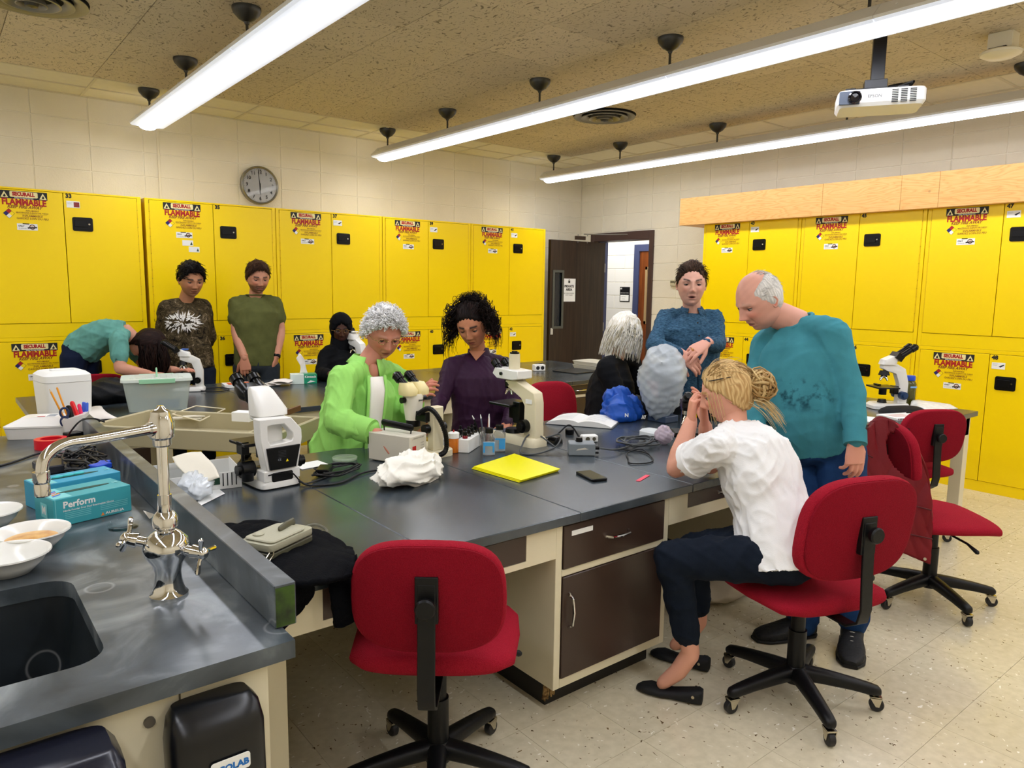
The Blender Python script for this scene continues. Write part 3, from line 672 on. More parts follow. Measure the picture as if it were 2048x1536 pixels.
# ================================================================ BENCHES
epoxy = M('black_epoxy', '#20262a', .2, coat=.0, spec=.9)
def epoxy_nodes(m):
    N, L, b = nodes(m); g = N.new('ShaderNodeNewGeometry')
    n = N.new('ShaderNodeTexNoise'); n.inputs['Scale'].default_value = 3; n.inputs['Detail'].default_value = 8; L.new(g.outputs['Position'], n.inputs[0])
    r = N.new('ShaderNodeValToRGB'); r.color_ramp.elements[0].position = .35; r.color_ramp.elements[1].position = .75; r.color_ramp.elements[0].color = (*lin('#242a2e'),1); r.color_ramp.elements[1].color = (*lin('#465058'),1); L.new(n.outputs[0], r.inputs[0])
    n2 = N.new('ShaderNodeTexNoise'); n2.inputs['Scale'].default_value = 420; L.new(g.outputs['Position'], n2.inputs[0])
    mr = N.new('ShaderNodeMapRange'); mr.inputs[3].default_value = .19; mr.inputs[4].default_value = .28; L.new(n2.outputs[0], mr.inputs[0]); L.new(mr.outputs[0], b.inputs['Roughness'])
    L.new(r.outputs[0], b.inputs['Base Color'])
    bp = N.new('ShaderNodeBump'); bp.inputs['Strength'].default_value = .04; bp.inputs['Distance'].default_value = .01; L.new(n2.outputs[0], bp.inputs['Height']); L.new(bp.outputs[0], b.inputs['Normal'])
epoxy_nodes(epoxy)
cream = M('cream_enamel', '#e4dabb', .4, var=.03, vs=4); brown = M('brown_enamel', '#3e2e26', .3, spec=.6); vinyl = M('vinyl_base')
TT = .76
def pull(mb, p, axis, L_=.12, out=(0,-1,0), mi=0):
    p = V(p); a = V(axis); o = V(out); mb.tube([p-a*L_/2, p-a*L_*.38+o*.022, p+o*.028, p+a*L_*.38+o*.022, p+a*L_/2], [.007,.005,.006,.005,.007], 8, mi); return mb
def front_unit(parent, x0, x1, y, zs, handles=True, cab=None, out=-1):
    for kind, za, zb in zs:
        pp = MB().b2((x0,min(y,y+.012*out),za),(x1,max(y,y+.012*out),zb)).build('drawer' if kind == 'd' else 'cabinet_door', brown, parent, bev=.002)
        hm_ = MB()
        if kind == 'd': pull(hm_, ((x0+x1)/2, y+.012*out, (za+zb)/2), (1,0,0), .12, (0,out,0))
        else: pull(hm_, (x0+.03, y+.012*out, zb-.13), (0,0,1), .13, (0,out,0))
        hm_.build('handle', chrome, pp)
# bench A
bA = thing('lab_bench', 'large central black topped lab bench with cream and brown cabinets', 'lab bench', (0,0,0))
xs = [.627,1.13,1.76,2.395,3.03,3.68]
for a, b in zip(xs[:-1],xs[1:]): MB().b2((a+.0006,1.79,TT-.034),(b-.0006,3.21,TT)).build('top_slab', epoxy, bA, bev=.0025)
k = MB(); k.b2((1.703,1.843,.101),(2.254,3.15,.723)); k.b2((1.672,1.82,.10),(1.702,3.16,.726)); k.b2((2.255,1.82,.10),(2.285,3.16,.726))
for za, zb in ((.10,.135),(.525,.55),(.715,.726)): k.b2((1.703,1.82,za),(2.254,1.842,zb))
k.build('cabinet_body', cream, bA, bev=.0015)
front_unit(bA, 1.706, 2.252, 1.826, [('d',.552,.713),('c',.137,.523)])
MB().b2((1.74,1.812,.672),(1.845,1.8135,.690)).build('label_strip', paper_m, bA)
MB().b2((1.70,1.895,0),(2.27,3.1,.10)).build('toe_kick', vinyl, bA)
kk = MB(); random.seed(3)
for i in range(16): x = 1.695+random.random()*.05; kk.box((x,1.892+random.random()*.004,.052+random.random()*.02),(.006,.006,.05+random.random()*.03), rot=RY(random.uniform(-.2,.2)))
kk.build('splintered_corner', M('raw_wood','#c9a468',.8,col2='#5a4020',vs=60), bA)
a_ = MB()
for lo, hi in (((.64,1.82,.60),(.80,1.845,.726)),((.80,1.82,.60),(1.10,1.845,.622)),((.80,1.82,.715),(1.10,1.845,.726)),((1.10,1.82,.60),(1.14,1.845,.726)),((1.14,1.82,.60),(1.535,1.845,.622)),((1.14,1.82,.715),(1.535,1.845,.726)),((1.535,1.82,.60),(1.672,1.845,.726)),
               ((2.285,1.82,.60),(2.405,1.845,.726)),((2.405,1.82,.60),(2.95,1.845,.65)),((2.405,1.82,.715),(2.95,1.845,.726)),((2.95,1.82,.60),(3.66,1.845,.726))): MB().b2(lo,hi).build('apron_rail', cream, bA, smooth=0)

front_unit(bA, .80, 1.10, 1.832, [('d',.623,.714)]); front_unit(bA, 1.14, 1.534, 1.832, [('d',.623,.714)]); front_unit(bA, 2.406, 2.948, 1.832, [('d',.651,.714)])
MB().b2((.64,2.0,0),(.76,3.18,.724)).b2((3.3,1.9,.1),(3.64,3.16,.724)).b2((.76,3.1,.1),(1.7,3.16,.724)).b2((2.28,3.1,.1),(3.3,3.16,.724)).build('side_panel', cream, bA, kind='stuff')
MB().b2((3.3,1.95,0),(3.6,3.1,.1)).build('plinth', vinyl, bA)
# bench C at right
bC = thing('lab_table', 'black topped cream table at right holding microscope and green bottle', 'lab table', (0,0,0))
for a, b in ((4.36,4.93),(4.93,5.5)): MB().b2((a+.0006,1.81,TT-.034),(b-.0006,3.21,TT)).build('top_slab', epoxy, bC, bev=.0025)
for lo, hi in (((4.42,1.84,.60),(5.45,1.87,.726)),((5.42,1.871,.60),(5.45,3.15,.726)),((4.42,1.871,.60),(4.45,3.15,.726))): MB().b2(lo,hi).build('apron_rail', cream, bC)
for x, y in ((4.40,1.84),(5.39,1.84),(4.40,3.09),(5.39,3.09)): MB().b2((x,y,0),(x+.075,y+.075,.726)).build('leg', cream, bC, bev=.002)
# bench B at the back
bB = thing('lab_bench', 'rear black topped lab bench along the yellow cabinets', 'lab bench', (0,0,0))
xs = [.43,1.07,1.70,2.34,2.98,3.61,4.25,4.76,5.28]
for a, b in zip(xs[:-1],xs[1:]): MB().b2((a+.0006,4.47,TT-.034),(b-.0006,5.92,TT)).build('top_slab', epoxy, bB, bev=.0025)
k = MB()
for x0, x1 in ((.5,1.07),(3.05,3.62),(4.09,4.66),(4.70,5.24)):
    k.b2((x0,4.521,.10),(x1,5.86,.724)); k.b2((x0,4.50,.10),(x0+.06,4.52,.726)); k.b2((x1-.06,4.50,.10),(x1,4.52,.726)); k.b2((x0+.061,4.50,.61),(x1-.061,4.52,.632)); k.b2((x0+.061,4.50,.10),(x1-.061,4.52,.14)); k.b2((x0+.061,4.50,.715),(x1-.061,4.52,.726))
k.b2((1.07,4.50,.60),(3.05,4.52,.726)); k.b2((3.62,4.50,.60),(4.09,4.52,.726))
k.build('cabinet_body', cream, bB)
for x0, x1 in ((.56,1.01),(3.11,3.56),(4.15,4.60),(4.76,5.18)): front_unit(bB, x0, x1, 4.507, [('d',.634,.713),('c',.142,.608)])
front_unit(bB, 3.68, 4.03, 4.507, [('d',.634,.713)])
MB().b2((.5,4.58,0),(1.07,5.8,.1)).b2((3.05,4.58,0),(3.62,5.8,.1)).b2((4.09,4.58,0),(5.24,5.8,.1)).build('toe_kick', vinyl, bB)
# sink counter
def boolean(mb, cutters, mats, name, parent, bev=0):
    a = mb.build('a', mats, smooth=0); 
    for c in cutters:
        b = c.build('b', mats, smooth=0, fix=True); md = a.modifiers.new('b','BOOLEAN'); md.object = b; md.operation = 'DIFFERENCE'; md.solver = 'EXACT'
    bpy.context.view_layer.update()
    me = bpy.data.meshes.new_from_object(a.evaluated_get(bpy.context.evaluated_depsgraph_get()))
    for md in list(a.modifiers): bpy.data.objects.remove(md.object)
    bpy.data.objects.remove(a)
    o = bpy.data.objects.new(name, me); C.objects.link(o); o.parent = parent; me.name = name
    return o
sink_top = M('worn_epoxy', '#3a4046', .3, spec=.6)
def worn(m, base='#2c3236', lt='#4c545a', white='#8f9698', amt=.52):
    N, L, b = nodes(m); g = N.new('ShaderNodeNewGeometry')
    n = N.new('ShaderNodeTexNoise'); n.inputs['Scale'].default_value = 4; n.inputs['Detail'].default_value = 9; n.inputs['Distortion'].default_value = 1.2; L.new(g.outputs['Position'], n.inputs[0])
    r = N.new('ShaderNodeValToRGB'); e = r.color_ramp.elements; e[0].position = .3; e[0].color = (*lin(base),1); e[1].position = amt; e[1].color = (*lin(lt),1); x = e.new(.74); x.color = (*lin(white),1); L.new(n.outputs[0], r.inputs[0])
    # rings left by bottles
    v = N.new('ShaderNodeTexVoronoi'); v.inputs['Scale'].default_value = 3.4; L.new(g.outputs['Position'], v.inputs[0])
    rr = N.new('ShaderNodeValToRGB'); q = rr.color_ramp.elements; q[0].position = .125; q[0].color = (0,0,0,1); q[1].position = .155; q[1].color = (0,0,0,1); z = q.new(.14); z.color = (.3,.3,.3,1); L.new(v.outputs['Distance'], rr.inputs[0])
    mx = N.new('ShaderNodeMixRGB'); mx.blend_type = 'ADD'; mx.inputs[0].default_value = .5; L.new(r.outputs[0], mx.inputs[1]); L.new(rr.outputs[0], mx.inputs[2])
    L.new(mx.outputs[0], b.inputs['Base Color'])
    n2 = N.new('ShaderNodeTexNoise'); n2.inputs['Scale'].default_value = 400; L.new(g.outputs['Position'], n2.inputs[0]); mr = N.new('ShaderNodeMapRange'); mr.inputs[3].default_value = .26; mr.inputs[4].default_value = .36; L.new(n2.outputs[0], mr.inputs[0]); L.new(mr.outputs[0], b.inputs['Roughness'])
worn(sink_top)
sc = thing('sink_counter', 'near left black stone counter with sink and upstand along its right edge', 'counter', (0,0,0))
SX0, SX1, SY0, SY1 = -.42, .25, 1.66, 2.20
scx, scy, sw, sh = (SX0+SX1)/2, (SY0+SY1)/2, SX1-SX0, SY1-SY0
cut = MB().prism([(scx+x,scy+y) for x, y in rrect(sw,sh,.07,6)], TT-.1, TT+.1)
boolean(MB().b2((-1.4,1.50,TT-.042),(.592,4.463,TT)), [cut], [sink_top], 'countertop', sc)
bas = MB(); P1 = [(scx+x,scy+y) for x, y in rrect(sw+.006,sh+.006,.073,6)]; P2 = [(scx+x,scy+y) for x, y in rrect(sw-.06,sh-.06,.05,6)]; P3 = [(scx+x,scy+y) for x, y in rrect(sw+.06,sh+.06,.09,6)]; n = len(P1)
vs = [(x,y,TT-.043) for x, y in P3]+[(x,y,TT-.043) for x, y in P1]+[(x,y,.50) for x, y in P2]
bas.add(vs, [(i,(i+1)%n,n+(i+1)%n,n+i) for i in range(n)]+[(n+i,n+(i+1)%n,2*n+(i+1)%n,2*n+i) for i in range(n)]+[tuple(range(2*n,3*n))])
sb = M('basin_stone','#14181a',.45); worn(sb,'#14181b','#2a3034','#5a6064',.7); bas.build('sink_basin', sb, sc, smooth=40)
up = MB().b2((.5745,1.572,TT+.001),(.6255,4.463,TT+.105)).build('upstand', sink_top, sc, bev=.002)
MB().b2((.577,1.5705,TT+.004),(.622,1.5725,TT+.098)).build('painted_end', M('green_paint','#3d5c12',.6,col2='#1d2a10',vs=25), up)
k = MB(); k.b2((.39,1.53,0),(.539,4.4,.716)); k.b2((-1.3,1.535,.0),(.39,1.56,.52)); k.b2((.20,1.53,0),(.352,1.56,.716)); k.b2((.356,1.53,0),(.39,1.56,.716)); k.b2((-1.3,1.53,0),(-.6,4.4,.716)); k.b2((-.6,2.35,0),(.39,4.4,.716)); k.b2((-.6,1.53,.52),(.20,1.56,.716))
k.build('cabinet_body', cream, sc)
MB().cyl((.294,1.531,.663),(.294,1.523,.663),.011,n=14).build('bolt', M('dull_metal','#6a655c',.5,metal=.6), sc)
# faucet
fc = thing('lab_faucet', 'tall chrome gooseneck lab faucet with two lever handles by the sink', 'faucet', (.431,1.92,TT))
ch = M('polished_chrome','#e2e2e2',.06,metal=1)
MB().lathe([(.046,0),(.046,.006),(.040,.012),(.033,.035),(.031,.062),(.036,.085),(.052,.108),(.056,.128),(.05,.15),(.034,.165),(.022,.172),(.024,.178),(.030,.182),(.030,.205),(.024,.215),(.019,.22)], (0,0,0), 32).build('body', ch, fc)
MB().tube([(0,0,.21),(.002,.004,.262),(.004,.008,.42)],[.0185,.0135,.0135],20).cyl((.001,.002,.215),(.002,.004,.262),.0165,n=20).build('riser', ch, fc)
MB().lathe([(.018,0),(.022,.004),(.022,.018),(.029,.024),(.030,.06),(.024,.075),(.022,.088),(.012,.094),(.007,.102)], (.004,.008,.385), 24).build('top_fitting', ch, fc)
spd = Vector((-.222,-.085,.0)); s0 = Vector((.004,.008,.432)); e1 = s0+spd
MB().tube(spline([s0, s0+spd*.3, s0+spd*.75, e1, e1+Vector((-.035,-.015,-.022)), e1+Vector((-.045,-.019,-.06))],6),.0125,16).cyl(s0+spd*.0, s0+spd*.14,.018,n=20).build('spout', ch, fc)
e2 = e1+Vector((-.045,-.019,-.05)); MB().lathe([(.0165,0),(.0165,-.022),(.0145,-.026),(.0155,-.03),(.0155,-.052),(.013,-.055)][::-1], e2, 20).build('nozzle', ch, fc)
for s, dd in ((-1,Vector((-.75,.35,.25))),(1,Vector((.62,-.62,-.12)))):
    dd.normalize(); p0 = Vector((0,0,.128))+dd*.04; p1 = p0+dd*.055
    hb_ = MB().cyl(p0,p0+dd*.03,.013,n=14).cyl(p0+dd*.03,p1,.019,.015,n=14).ball(p1,(.016,.016,.016))
    a, b, d = basis(dd)
    for q in range(3):
        t_ = q*2*PI/3+.5; v = a*math.cos(t_)+b*math.sin(t_); hb_.tube([p1,p1+v*.022,p1+v*.048+dd*.006],[.007,.005,.0068],8)
    hb_.build('lever_handle', ch, fc)
# dispensers on the end panel
sd = thing('soap_dispenser', 'black wall soap dispenser with white and blue badge under the counter', 'soap dispenser', (.404,1.52,.28))
body = MB(); 
for za, zb, w0, w1, d0, d1 in ((0,.36,.17,.19,.09,.11),): pass
secs = []
for z, w, d in ((0,.080,.07),(.02,.088,.085),(.25,.094,.108),(.36,.095,.10),(.40,.088,.085),(.415,.075,.06)): secs.append(((0,-d/2,z),(w,0,0),(0,d/2,0)))
body.loft(secs, 32, p=4.2); body.build('housing', M('satin_black','#101114',.28), sd, smooth=50)
pl2 = MB(); F = frame((.012,-.1085,.30),(1,0,0),(0,0,1)); pl2.prism(rrect(.078,.034,.006), 0, .002, 0, F); pl2.addm(text('ECOLAB',.019,.001), F @ T4((0,-.002,.0026)), 1); pl2.build('badge', [paper_m, M('print_cyan_blue','#1a6fc0',.5)], sd, smooth=0)
td = thing('towel_dispenser', 'dark paper towel dispenser with smoky front at lower left corner', 'paper towel dispenser', (.03,1.52,.30))
MB().loft([((0,-.09,0),(.19,0,0),(0,.09,0)),((0,-.09,.30),(.20,0,0),(0,.09,0)),((0,-.085,.385),(.195,0,0),(0,.082,0)),((0,-.07,.405),(.18,0,0),(0,.065,0))], 32, p=6).build('housing', M('navy_black','#1a1c28',.25), td, smooth=50)
MB().loft([((-.01,-.178,.0),(.155,0,0),(0,.01,0)),((-.01,-.182,.30),(.16,0,0),(0,.01,0)),((-.01,-.165,.36),(.15,0,0),(0,.012,0))], 32, p=6).build('front_window', M('smoky_plastic','#34344a',.15,spec=.8), td, smooth=50)
# projector
pj = thing('projector', 'white ceiling projector hanging from a black column mount', 'projector', (4.063,1.954,2.555), 0)
pj.rotation_euler.z = math.radians(-58)
pw, pd, ph = .42, .27, .085; pwht = M('projector_white','#e9e9e6',.35)
bp = MB(); bp.loft([((0,0,-ph/2),(pw/2*.94,0,0),(0,pd/2*.9,0)),((0,0,-ph/2+.018),(pw/2,0,0),(0,pd/2,0)),((0,0,ph/2-.01),(pw/2,0,0),(0,pd/2,0)),((0,0,ph/2),(pw/2*.97,0,0),(0,pd/2*.95,0))], 40, p=9); bp.build('case', pwht, pj, smooth=30)
vt = MB()
for c in range(3):
    for r in range(8): vt.box((.06+c*.042,-pd/2-.0005,-.03+r*.0085),(.03,.003,.0045))
for c in range(10): vt.box((pw/2+.0005,-.08+c*.006,.0),(.003,.003,.05))
vt.build('vent_slots', ink_m, pj, smooth=0)
MB().box((-.155,-pd/2-.003,0),(.10,.008,.068)).build('lens_panel', M('slate_plastic','#4a5260',.4), pj, bev=.003)
MB().lathe([(.032,0),(.033,.012),(.026,.016),(.020,.008),(.0,.006)], (-.130,-pd/2-.004,0), 28, ax=(0,-1,0)).build('lens', M('lens_black','#0a0a10',.08,spec=1), pj)
MB().addm(text('EPSON',.022,.0006), frame((-.035,-pd/2-.0015,.004),(1,0,0),(0,0,1))).build('lettering', M('grey_print','#7a7a7a',.5), pj, smooth=0)
mt = MB(); mt.box((-.03,.02,ph/2+.012),(.20,.16,.02)); mt.box((-.02,.03,ph/2+.045),(.11,.09,.06)); mt.b2((-.045,.005,ph/2+.07),(.02,.055,RH-(4.063,1.954,2.555)[2]-.01)); 
for q in ((-.15,-.1),(.1,-.1),(-.15,.12),(.1,.12)): mt.box((q[0],q[1],ph/2+.006),(.05,.03,.012))
mt.build('mount', M('mount_black','#0d1018',.35), pj, bev=.002)
cb = MB()
for q in range(6): cb.tube(spline([(.04,.04,ph/2+.03),(.10+.01*q,.02+.012*q,ph/2+.04+.006*q),(.16,.03*q-.02,ph/2+.05),(.12,.06,ph/2+.02+.008*q),(.05,.05,ph/2+.05)],6),.005,6)
cb.build('cable_bundle', black_p, pj)
# wifi access point
ap = thing('access_point', 'white dome network access point on ceiling at top right', 'network device', (5.02,1.72,RH-.11))
MB().lathe([(0,-.035),(.07,-.03),(.105,-.012),(.11,0),(.10,.008),(0,.012)], (0,0,0), 40).build('dome', M('warm_white','#e4dcc2',.4), ap)
MB().box((.02,0,.06),(.11,.13,.10)).build('junction_box', M('warm_white'), ap, bev=.003); MB().box((.0,0,.014),(.13,.09,.012)).build('bracket', black_p, ap)
# ================================================================ SWIVEL CHAIRS
red_fab = M('red_fabric', '#a81a2e', .95, bump=.7, bs=420, var=.12, vs=300, spec=.15)
nylon = M('black_nylon', '#0b0c0e', .42, bump=.08, bs=40, spec=.35)
wheel_m = M('caster_rubber', '#1c1c1e', .5); nickel = M('nickel', '#c9c2b0', .22, metal=1)
CHM = {}
def shape(key, fn):
    if key not in CHM: o = fn(); CHM[key] = o.data; bpy.data.objects.remove(o)
    return CHM[key]
def chair(x, y, head, base, label, seat_z=.0, back_z=.0, bs=1.0):
    t = thing('swivel_chair', label, 'chair', (x,y,0), 0, 'red swivel chairs around the benches')
    hr = math.radians(head-90)
    def seat():
        m = MB(); secs = []
        for yy, w, zc, th in ((-.215,.15,.475,.018),(-.205,.20,.474,.030),(-.16,.238,.470,.038),(0,.252,.468,.038),(.12,.248,.468,.038),(.19,.225,.458,.036),(.225,.17,.446,.026),(.235,.12,.440,.014)):
            secs.append(((0,yy,zc),(w,0,0),(0,0,th)))
        m.loft(secs, 40, p=2.7); return m.build('t', red_fab, smooth=60)
    inst('seat', shape('seat',seat), t, (0,0,seat_z), (0,0,hr))
    def back():
        m = MB(); n, k = 40, 7; secs = []
        # cushion: rounded outline layered front to back; curves forward at the sides
        for dd, s in ((-.030,.80),(-.026,.93),(-.014,.995),(0,1),(.016,.99),(.022,.965)):
            secs.append((dd,s))
        vs = []; fs = []
        for dd, s in secs:
            for i in range(n):
                a = 2*PI*i/n; c_, s_ = math.cos(a), math.sin(a); X = .212*s*(abs(c_)**.62)*(1 if c_ > 0 else -1); Zz = .165*s*(abs(s_)**.66)*(1 if s_ > 0 else -1)
                X *= 1+.06*(Zz/.165)*-1*.3; vs.append((X, -dd+.32*X*X-.15*Zz, Zz))
        for q in range(len(secs)-1):
            for i in range(n): j = (i+1)%n; fs.append((q*n+i,q*n+j,(q+1)*n+j,(q+1)*n+i))
        cf = len(vs); vs.append((0,.032+0,0)); fs += [(cf,(i+1)%n,i) for i in range(n)]; q = (len(secs)-1)*n; cb = len(vs); vs.append((0,-.021,0)); fs += [(q+i,q+(i+1)%n,cb) for i in range(n)]
        m.add(vs, fs); return m.build('t', red_fab, smooth=50, fix=True)
    bo = inst('backrest', shape('back',back), t, tuple(RZ(hr) @ Vector((0,-.245,.735+back_z))), (0,0,hr))
    bo.scale = (bs,bs,bs)
    def shell():
        m = MB(); n = 40; vs = []; fs = []
        for dd, s in ((.0225,.955),(.030,.955),(.034,.90)):
            for i in range(n):
                a = 2*PI*i/n; c_, s_ = math.cos(a), math.sin(a); X = .212*s*(abs(c_)**.62)*(1 if c_ > 0 else -1); Zz = .165*s*(abs(s_)**.66)*(1 if s_ > 0 else -1)
                vs.append((X, -dd+.32*X*X-.15*Zz, Zz))
        for q in range(2):
            for i in range(n): j = (i+1)%n; fs.append((q*n+i,q*n+j,(q+1)*n+j,(q+1)*n+i))
        cb = len(vs); vs.append((0,-.034,0)); fs += [(2*n+i,2*n+(i+1)%n,cb) for i in range(n)]
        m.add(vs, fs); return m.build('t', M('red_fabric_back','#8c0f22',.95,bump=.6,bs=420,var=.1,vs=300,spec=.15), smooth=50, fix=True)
    inst('back_shell', shape('shell',shell), bo)
    def bar():
        m = MB(); hw = .024
        P = [(-.045,.405),(-.14,.398),(-.245,.40),(-.292,.43),(-.305,.48),(-.298,.60),(-.292,.78)]
        vs = []; fs = []
        for i, (yy, zz) in enumerate(P):
            a = Vector((P[min(i+1,len(P)-1)][0]-P[max(i-1,0)][0], P[min(i+1,len(P)-1)][1]-P[max(i-1,0)][1])).normalized(); nx, nzz = -a.y, a.x
            for sx, sn in ((-hw,-.005),(hw,-.005),(hw,.005),(-hw,.005)): vs.append((sx, yy+nx*sn, zz+nzz*sn))
        for q in range(len(P)-1):
            for i in range(4): j = (i+1)%4; fs.append((q*4+i,q*4+j,q*4+4+j,q*4+4+i))
        fs += [(3,2,1,0),tuple(range(len(P)*4-4,len(P)*4))]
        m.add(vs, fs); m.box((0,-.285,.735),(.062,.022,.13)); return m.build('t', nylon, bev=.002, fix=True)
    inst('back_bar', shape('bar',bar), t, (0,0,back_z*.5), (0,0,hr))
    inst('adjuster_knob', shape('knob', lambda: MB().lathe([(.012,0),(.014,.012),(.026,.016),(.028,.030),(.024,.036)], (0,-.298,.735), 24, ax=(0,-1,0)).build('t', nylon)), t, (0,0,back_z), (0,0,hr))
    inst('seat_mechanism', shape('mech', lambda: MB().box((0,-.02,.415),(.16,.20,.03)).tube([(.06,.02,.41),(.19,.05,.395),(.25,.06,.375)],[.006,.006,.011],8).build('t', nylon, bev=.003)), t, (0,0,seat_z), (0,0,hr))
    inst('gas_column', shape('col', lambda: MB().cyl((0,0,.10),(0,0,.28),.033,n=24).cyl((0,0,.27),(0,0,.41+seat_z),.026,n=24).build('t', nylon)), t)
    inst('hub', shape('hub', lambda: MB().lathe([(.042,.075),(.05,.10),(.046,.125),(.036,.14)], (0,0,0), 24).build('t', nylon)), t)
    for q in range(5):
        a = math.radians(base+72*q)
        def leg():
            m = MB(); secs = []
            for d_, w, z, h in ((.02,.032,.112,.030),(.10,.029,.106,.027),(.20,.025,.094,.023),(.265,.023,.083,.021),(.292,.020,.079,.018),(.302,.012,.077,.010)): secs.append(((d_,0,z),(0,w,0),(0,0,h)))
            m.loft(secs, 16, p=2.6); return m.build('t', nylon, smooth=60)
        l = inst('leg', shape('leg',leg), t, rot=(0,0,a))
        def fork():
            m = MB(); m.cyl((.28,0,.05),(.28,0,.075),.008,n=8)
            for s in (-1,1): m.add([(.262,s*.017,.058),(.305,s*.017,.056),(.297,s*.017,.022),(.285,s*.017,.022),(.262,s*.014,.058),(.305,s*.014,.056),(.297,s*.014,.022),(.285,s*.014,.022)],[(0,1,2,3),(7,6,5,4),(0,4,5,1),(1,5,6,2),(2,6,7,3),(3,7,4,0)])
            m.b2((.262,-.017,.054),(.305,.017,.060)); return m.build('t', nickel, fix=True, smooth=0)
        inst('caster_fork', shape('fork',fork), l, rot=(0,0,0))
        inst('caster_wheel', shape('wheel', lambda: MB().lathe([(.008,-.0125),(.022,-.0125),(.0255,-.009),(.0255,.009),(.022,.0125),(.008,.0125)], (.29,0,.0258), 24, ax=(0,1,0)).build('t', wheel_m)), l)
    return t
ch_front = chair(1.16, 1.79, 51, 18, 'red swivel chair in the foreground with its back to the view', .02, -.02)
ch_w = chair(2.49, 1.35, 71, 18, 'red swivel chair under the woman in the white blouse', -.01, .02, 1.12)
ch_v = chair(3.87, 1.42, -38, 20, 'red swivel chair with the quilted vest hung over its back', -.03, .02)
ch_c = chair(4.74, 1.96, 60, 15, 'red swivel chair tucked under the right table beside the notebook', -.01, -.03)
chair(3.32, 3.50, -97, 40, 'red swivel chair behind the open book across the big bench')
chair(4.42, 3.72, 190, 10, 'red swivel chair partly hidden by the plastic covered microscope', 0, .05)
chair(1.02, 6.26, 75, 25, 'red swivel chair in shade below the woman leaning over', -.02, -.02)
def stool(x, y, label, h=.47):
    t = thing('low_stool', label, 'stool', (x,y,0)); MB().lathe([(.0,h-.05),(.15,h-.05),(.17,h-.03),(.165,h),(0,h+.005)], (0,0,0), 24).build('seat', black_p, t)
    for q in range(4): a = PI/4+q*PI/2; MB().cyl((.12*math.cos(a),.12*math.sin(a),h-.045),(.17*math.cos(a),.17*math.sin(a),0),.012,n=8).build('leg', nylon, t)
stool(3.78, 3.70, 'low black stool under the white haired woman in black', .42); stool(2.93, 6.22, 'low black stool under the person in black headscarf', .44)
# ================================================================ MICROSCOPES
w_en = M('white_enamel', '#ecebe6', .3); c_en = M('cream_enamel_scope', '#e2d8b8', .35); b_en = M('black_enamel', '#08090a', .3, spec=.35); blu = M('blue_plastic', '#2c5fae', .4); rubber = M('rubber', '#111113', .6, spec=.2); clear = M('clear_glass')
def objectives(m, c, tilt=0, n=4, s=1, mi=0):
    c = V(c)
    for q in range(n):
        a = 2*PI*q/n+.4; d = Vector((math.cos(a)*.55, math.sin(a)*.55, -.85)).normalized()
        m.cyl(c+d*.008*s, c+d*.030*s, .0095*s, n=12, mi=mi); m.cyl(c+d*.030*s, c+d*.050*s, .0075*s, .004*s, n=12, mi=mi)
def eyep(m, p, d, r=.0165, L=.07, mi=0):
    p = V(p); d = V(d).normalized(); m.cyl(p, p+d*L, r, r*.95, n=18, mi=mi); m.cyl(p+d*L, p+d*(L+.03), r*1.25, r*1.25, n=18, mi=mi); m.cyl(p+d*(L+.03), p+d*(L+.042), r*1.35, r*.8, n=18, mi=mi)
def microscope(name, loc, head, label, body, eye, knob, s=1.0, flip=False, top=None, photo=False):
    t = thing(name, label, 'microscope', loc, math.radians(head-90)); t.scale = (s,s,s)
    MB().loft([((0,.0,.004),(.075,0,0),(0,.115,0)),((0,.0,.022),(.075,0,0),(0,.115,0)),((0,-.005,.036),(.066,0,0),(0,.10,0))], 28, p=5).build('base', body, t)
    m = MB(); P = [(-.105,.03),(-.048,.03),(-.052,.15),(-.028,.215),(.03,.232),(.055,.245),(.055,.268),(-.03,.275),(-.085,.245),(-.108,.16)]
    Mx = Matrix(((0,0,1,0),(1,0,0,0),(0,1,0,0),(0,0,0,1))); m.prism(P, -.024, .024, 0, Mx); m.build('arm', body, t, bev=.006, seg=2, fix=True)
    MB().box((0,.035,.132),(.15,.135,.010)).box((0,-.035,.115),(.05,.03,.05)).box((.04,.05,.142),(.06,.02,.008)).build('stage', b_en, t, bev=.002)
    MB().cyl((0,.035,.085),(0,.035,.125),.022,n=20).cyl((0,.035,.036),(0,.035,.058),.028,.022,n=20).build('condenser', b_en, t)
    mm = MB(); mm.cyl((0,.035,.205),(0,.035,.232),.033,.024,n=24); ob = mm.build('nosepiece', b_en, t); m2 = MB(); objectives(m2,(0,.035,.215)); m2.build('objective', chrome, ob)
    sy = -1 if flip else 1
    hm_ = MB(); hm_.loft([((0,.02,.270),(.036,0,0),(0,.046,0)),((0,.02+.01*sy,.30),(.036,0,0),(0,.045,0)),((0,.02+.035*sy,.322),(.030,0,0),(0,.022,0))], 24, p=4); hd_ = hm_.build('head', body, t, smooth=40)
    if top: MB().box((0,.018,.322),(.05,.05,.010)).build('top_plate', top, hd_, bev=.003)
    et = MB(); dv = Vector((0,sy*.82,.57)); et.box((0,.02+sy*.055,.318),(.085,.045,.04), rot=RX(-sy*.6))
    for x in (-.03,.03): eyep(et,(x,.02+sy*.065,.322),dv)
    et.build('eyepiece', eye, t)
    for x in (-1,1): kb = MB(); kb.cyl((x*.024,-.07,.085),(x*.056,-.07,.085),.024,n=24); kb.cyl((x*.056,-.07,.085),(x*.068,-.07,.085),.013,n=16); kb.build('focus_knob', knob, t)
    return t
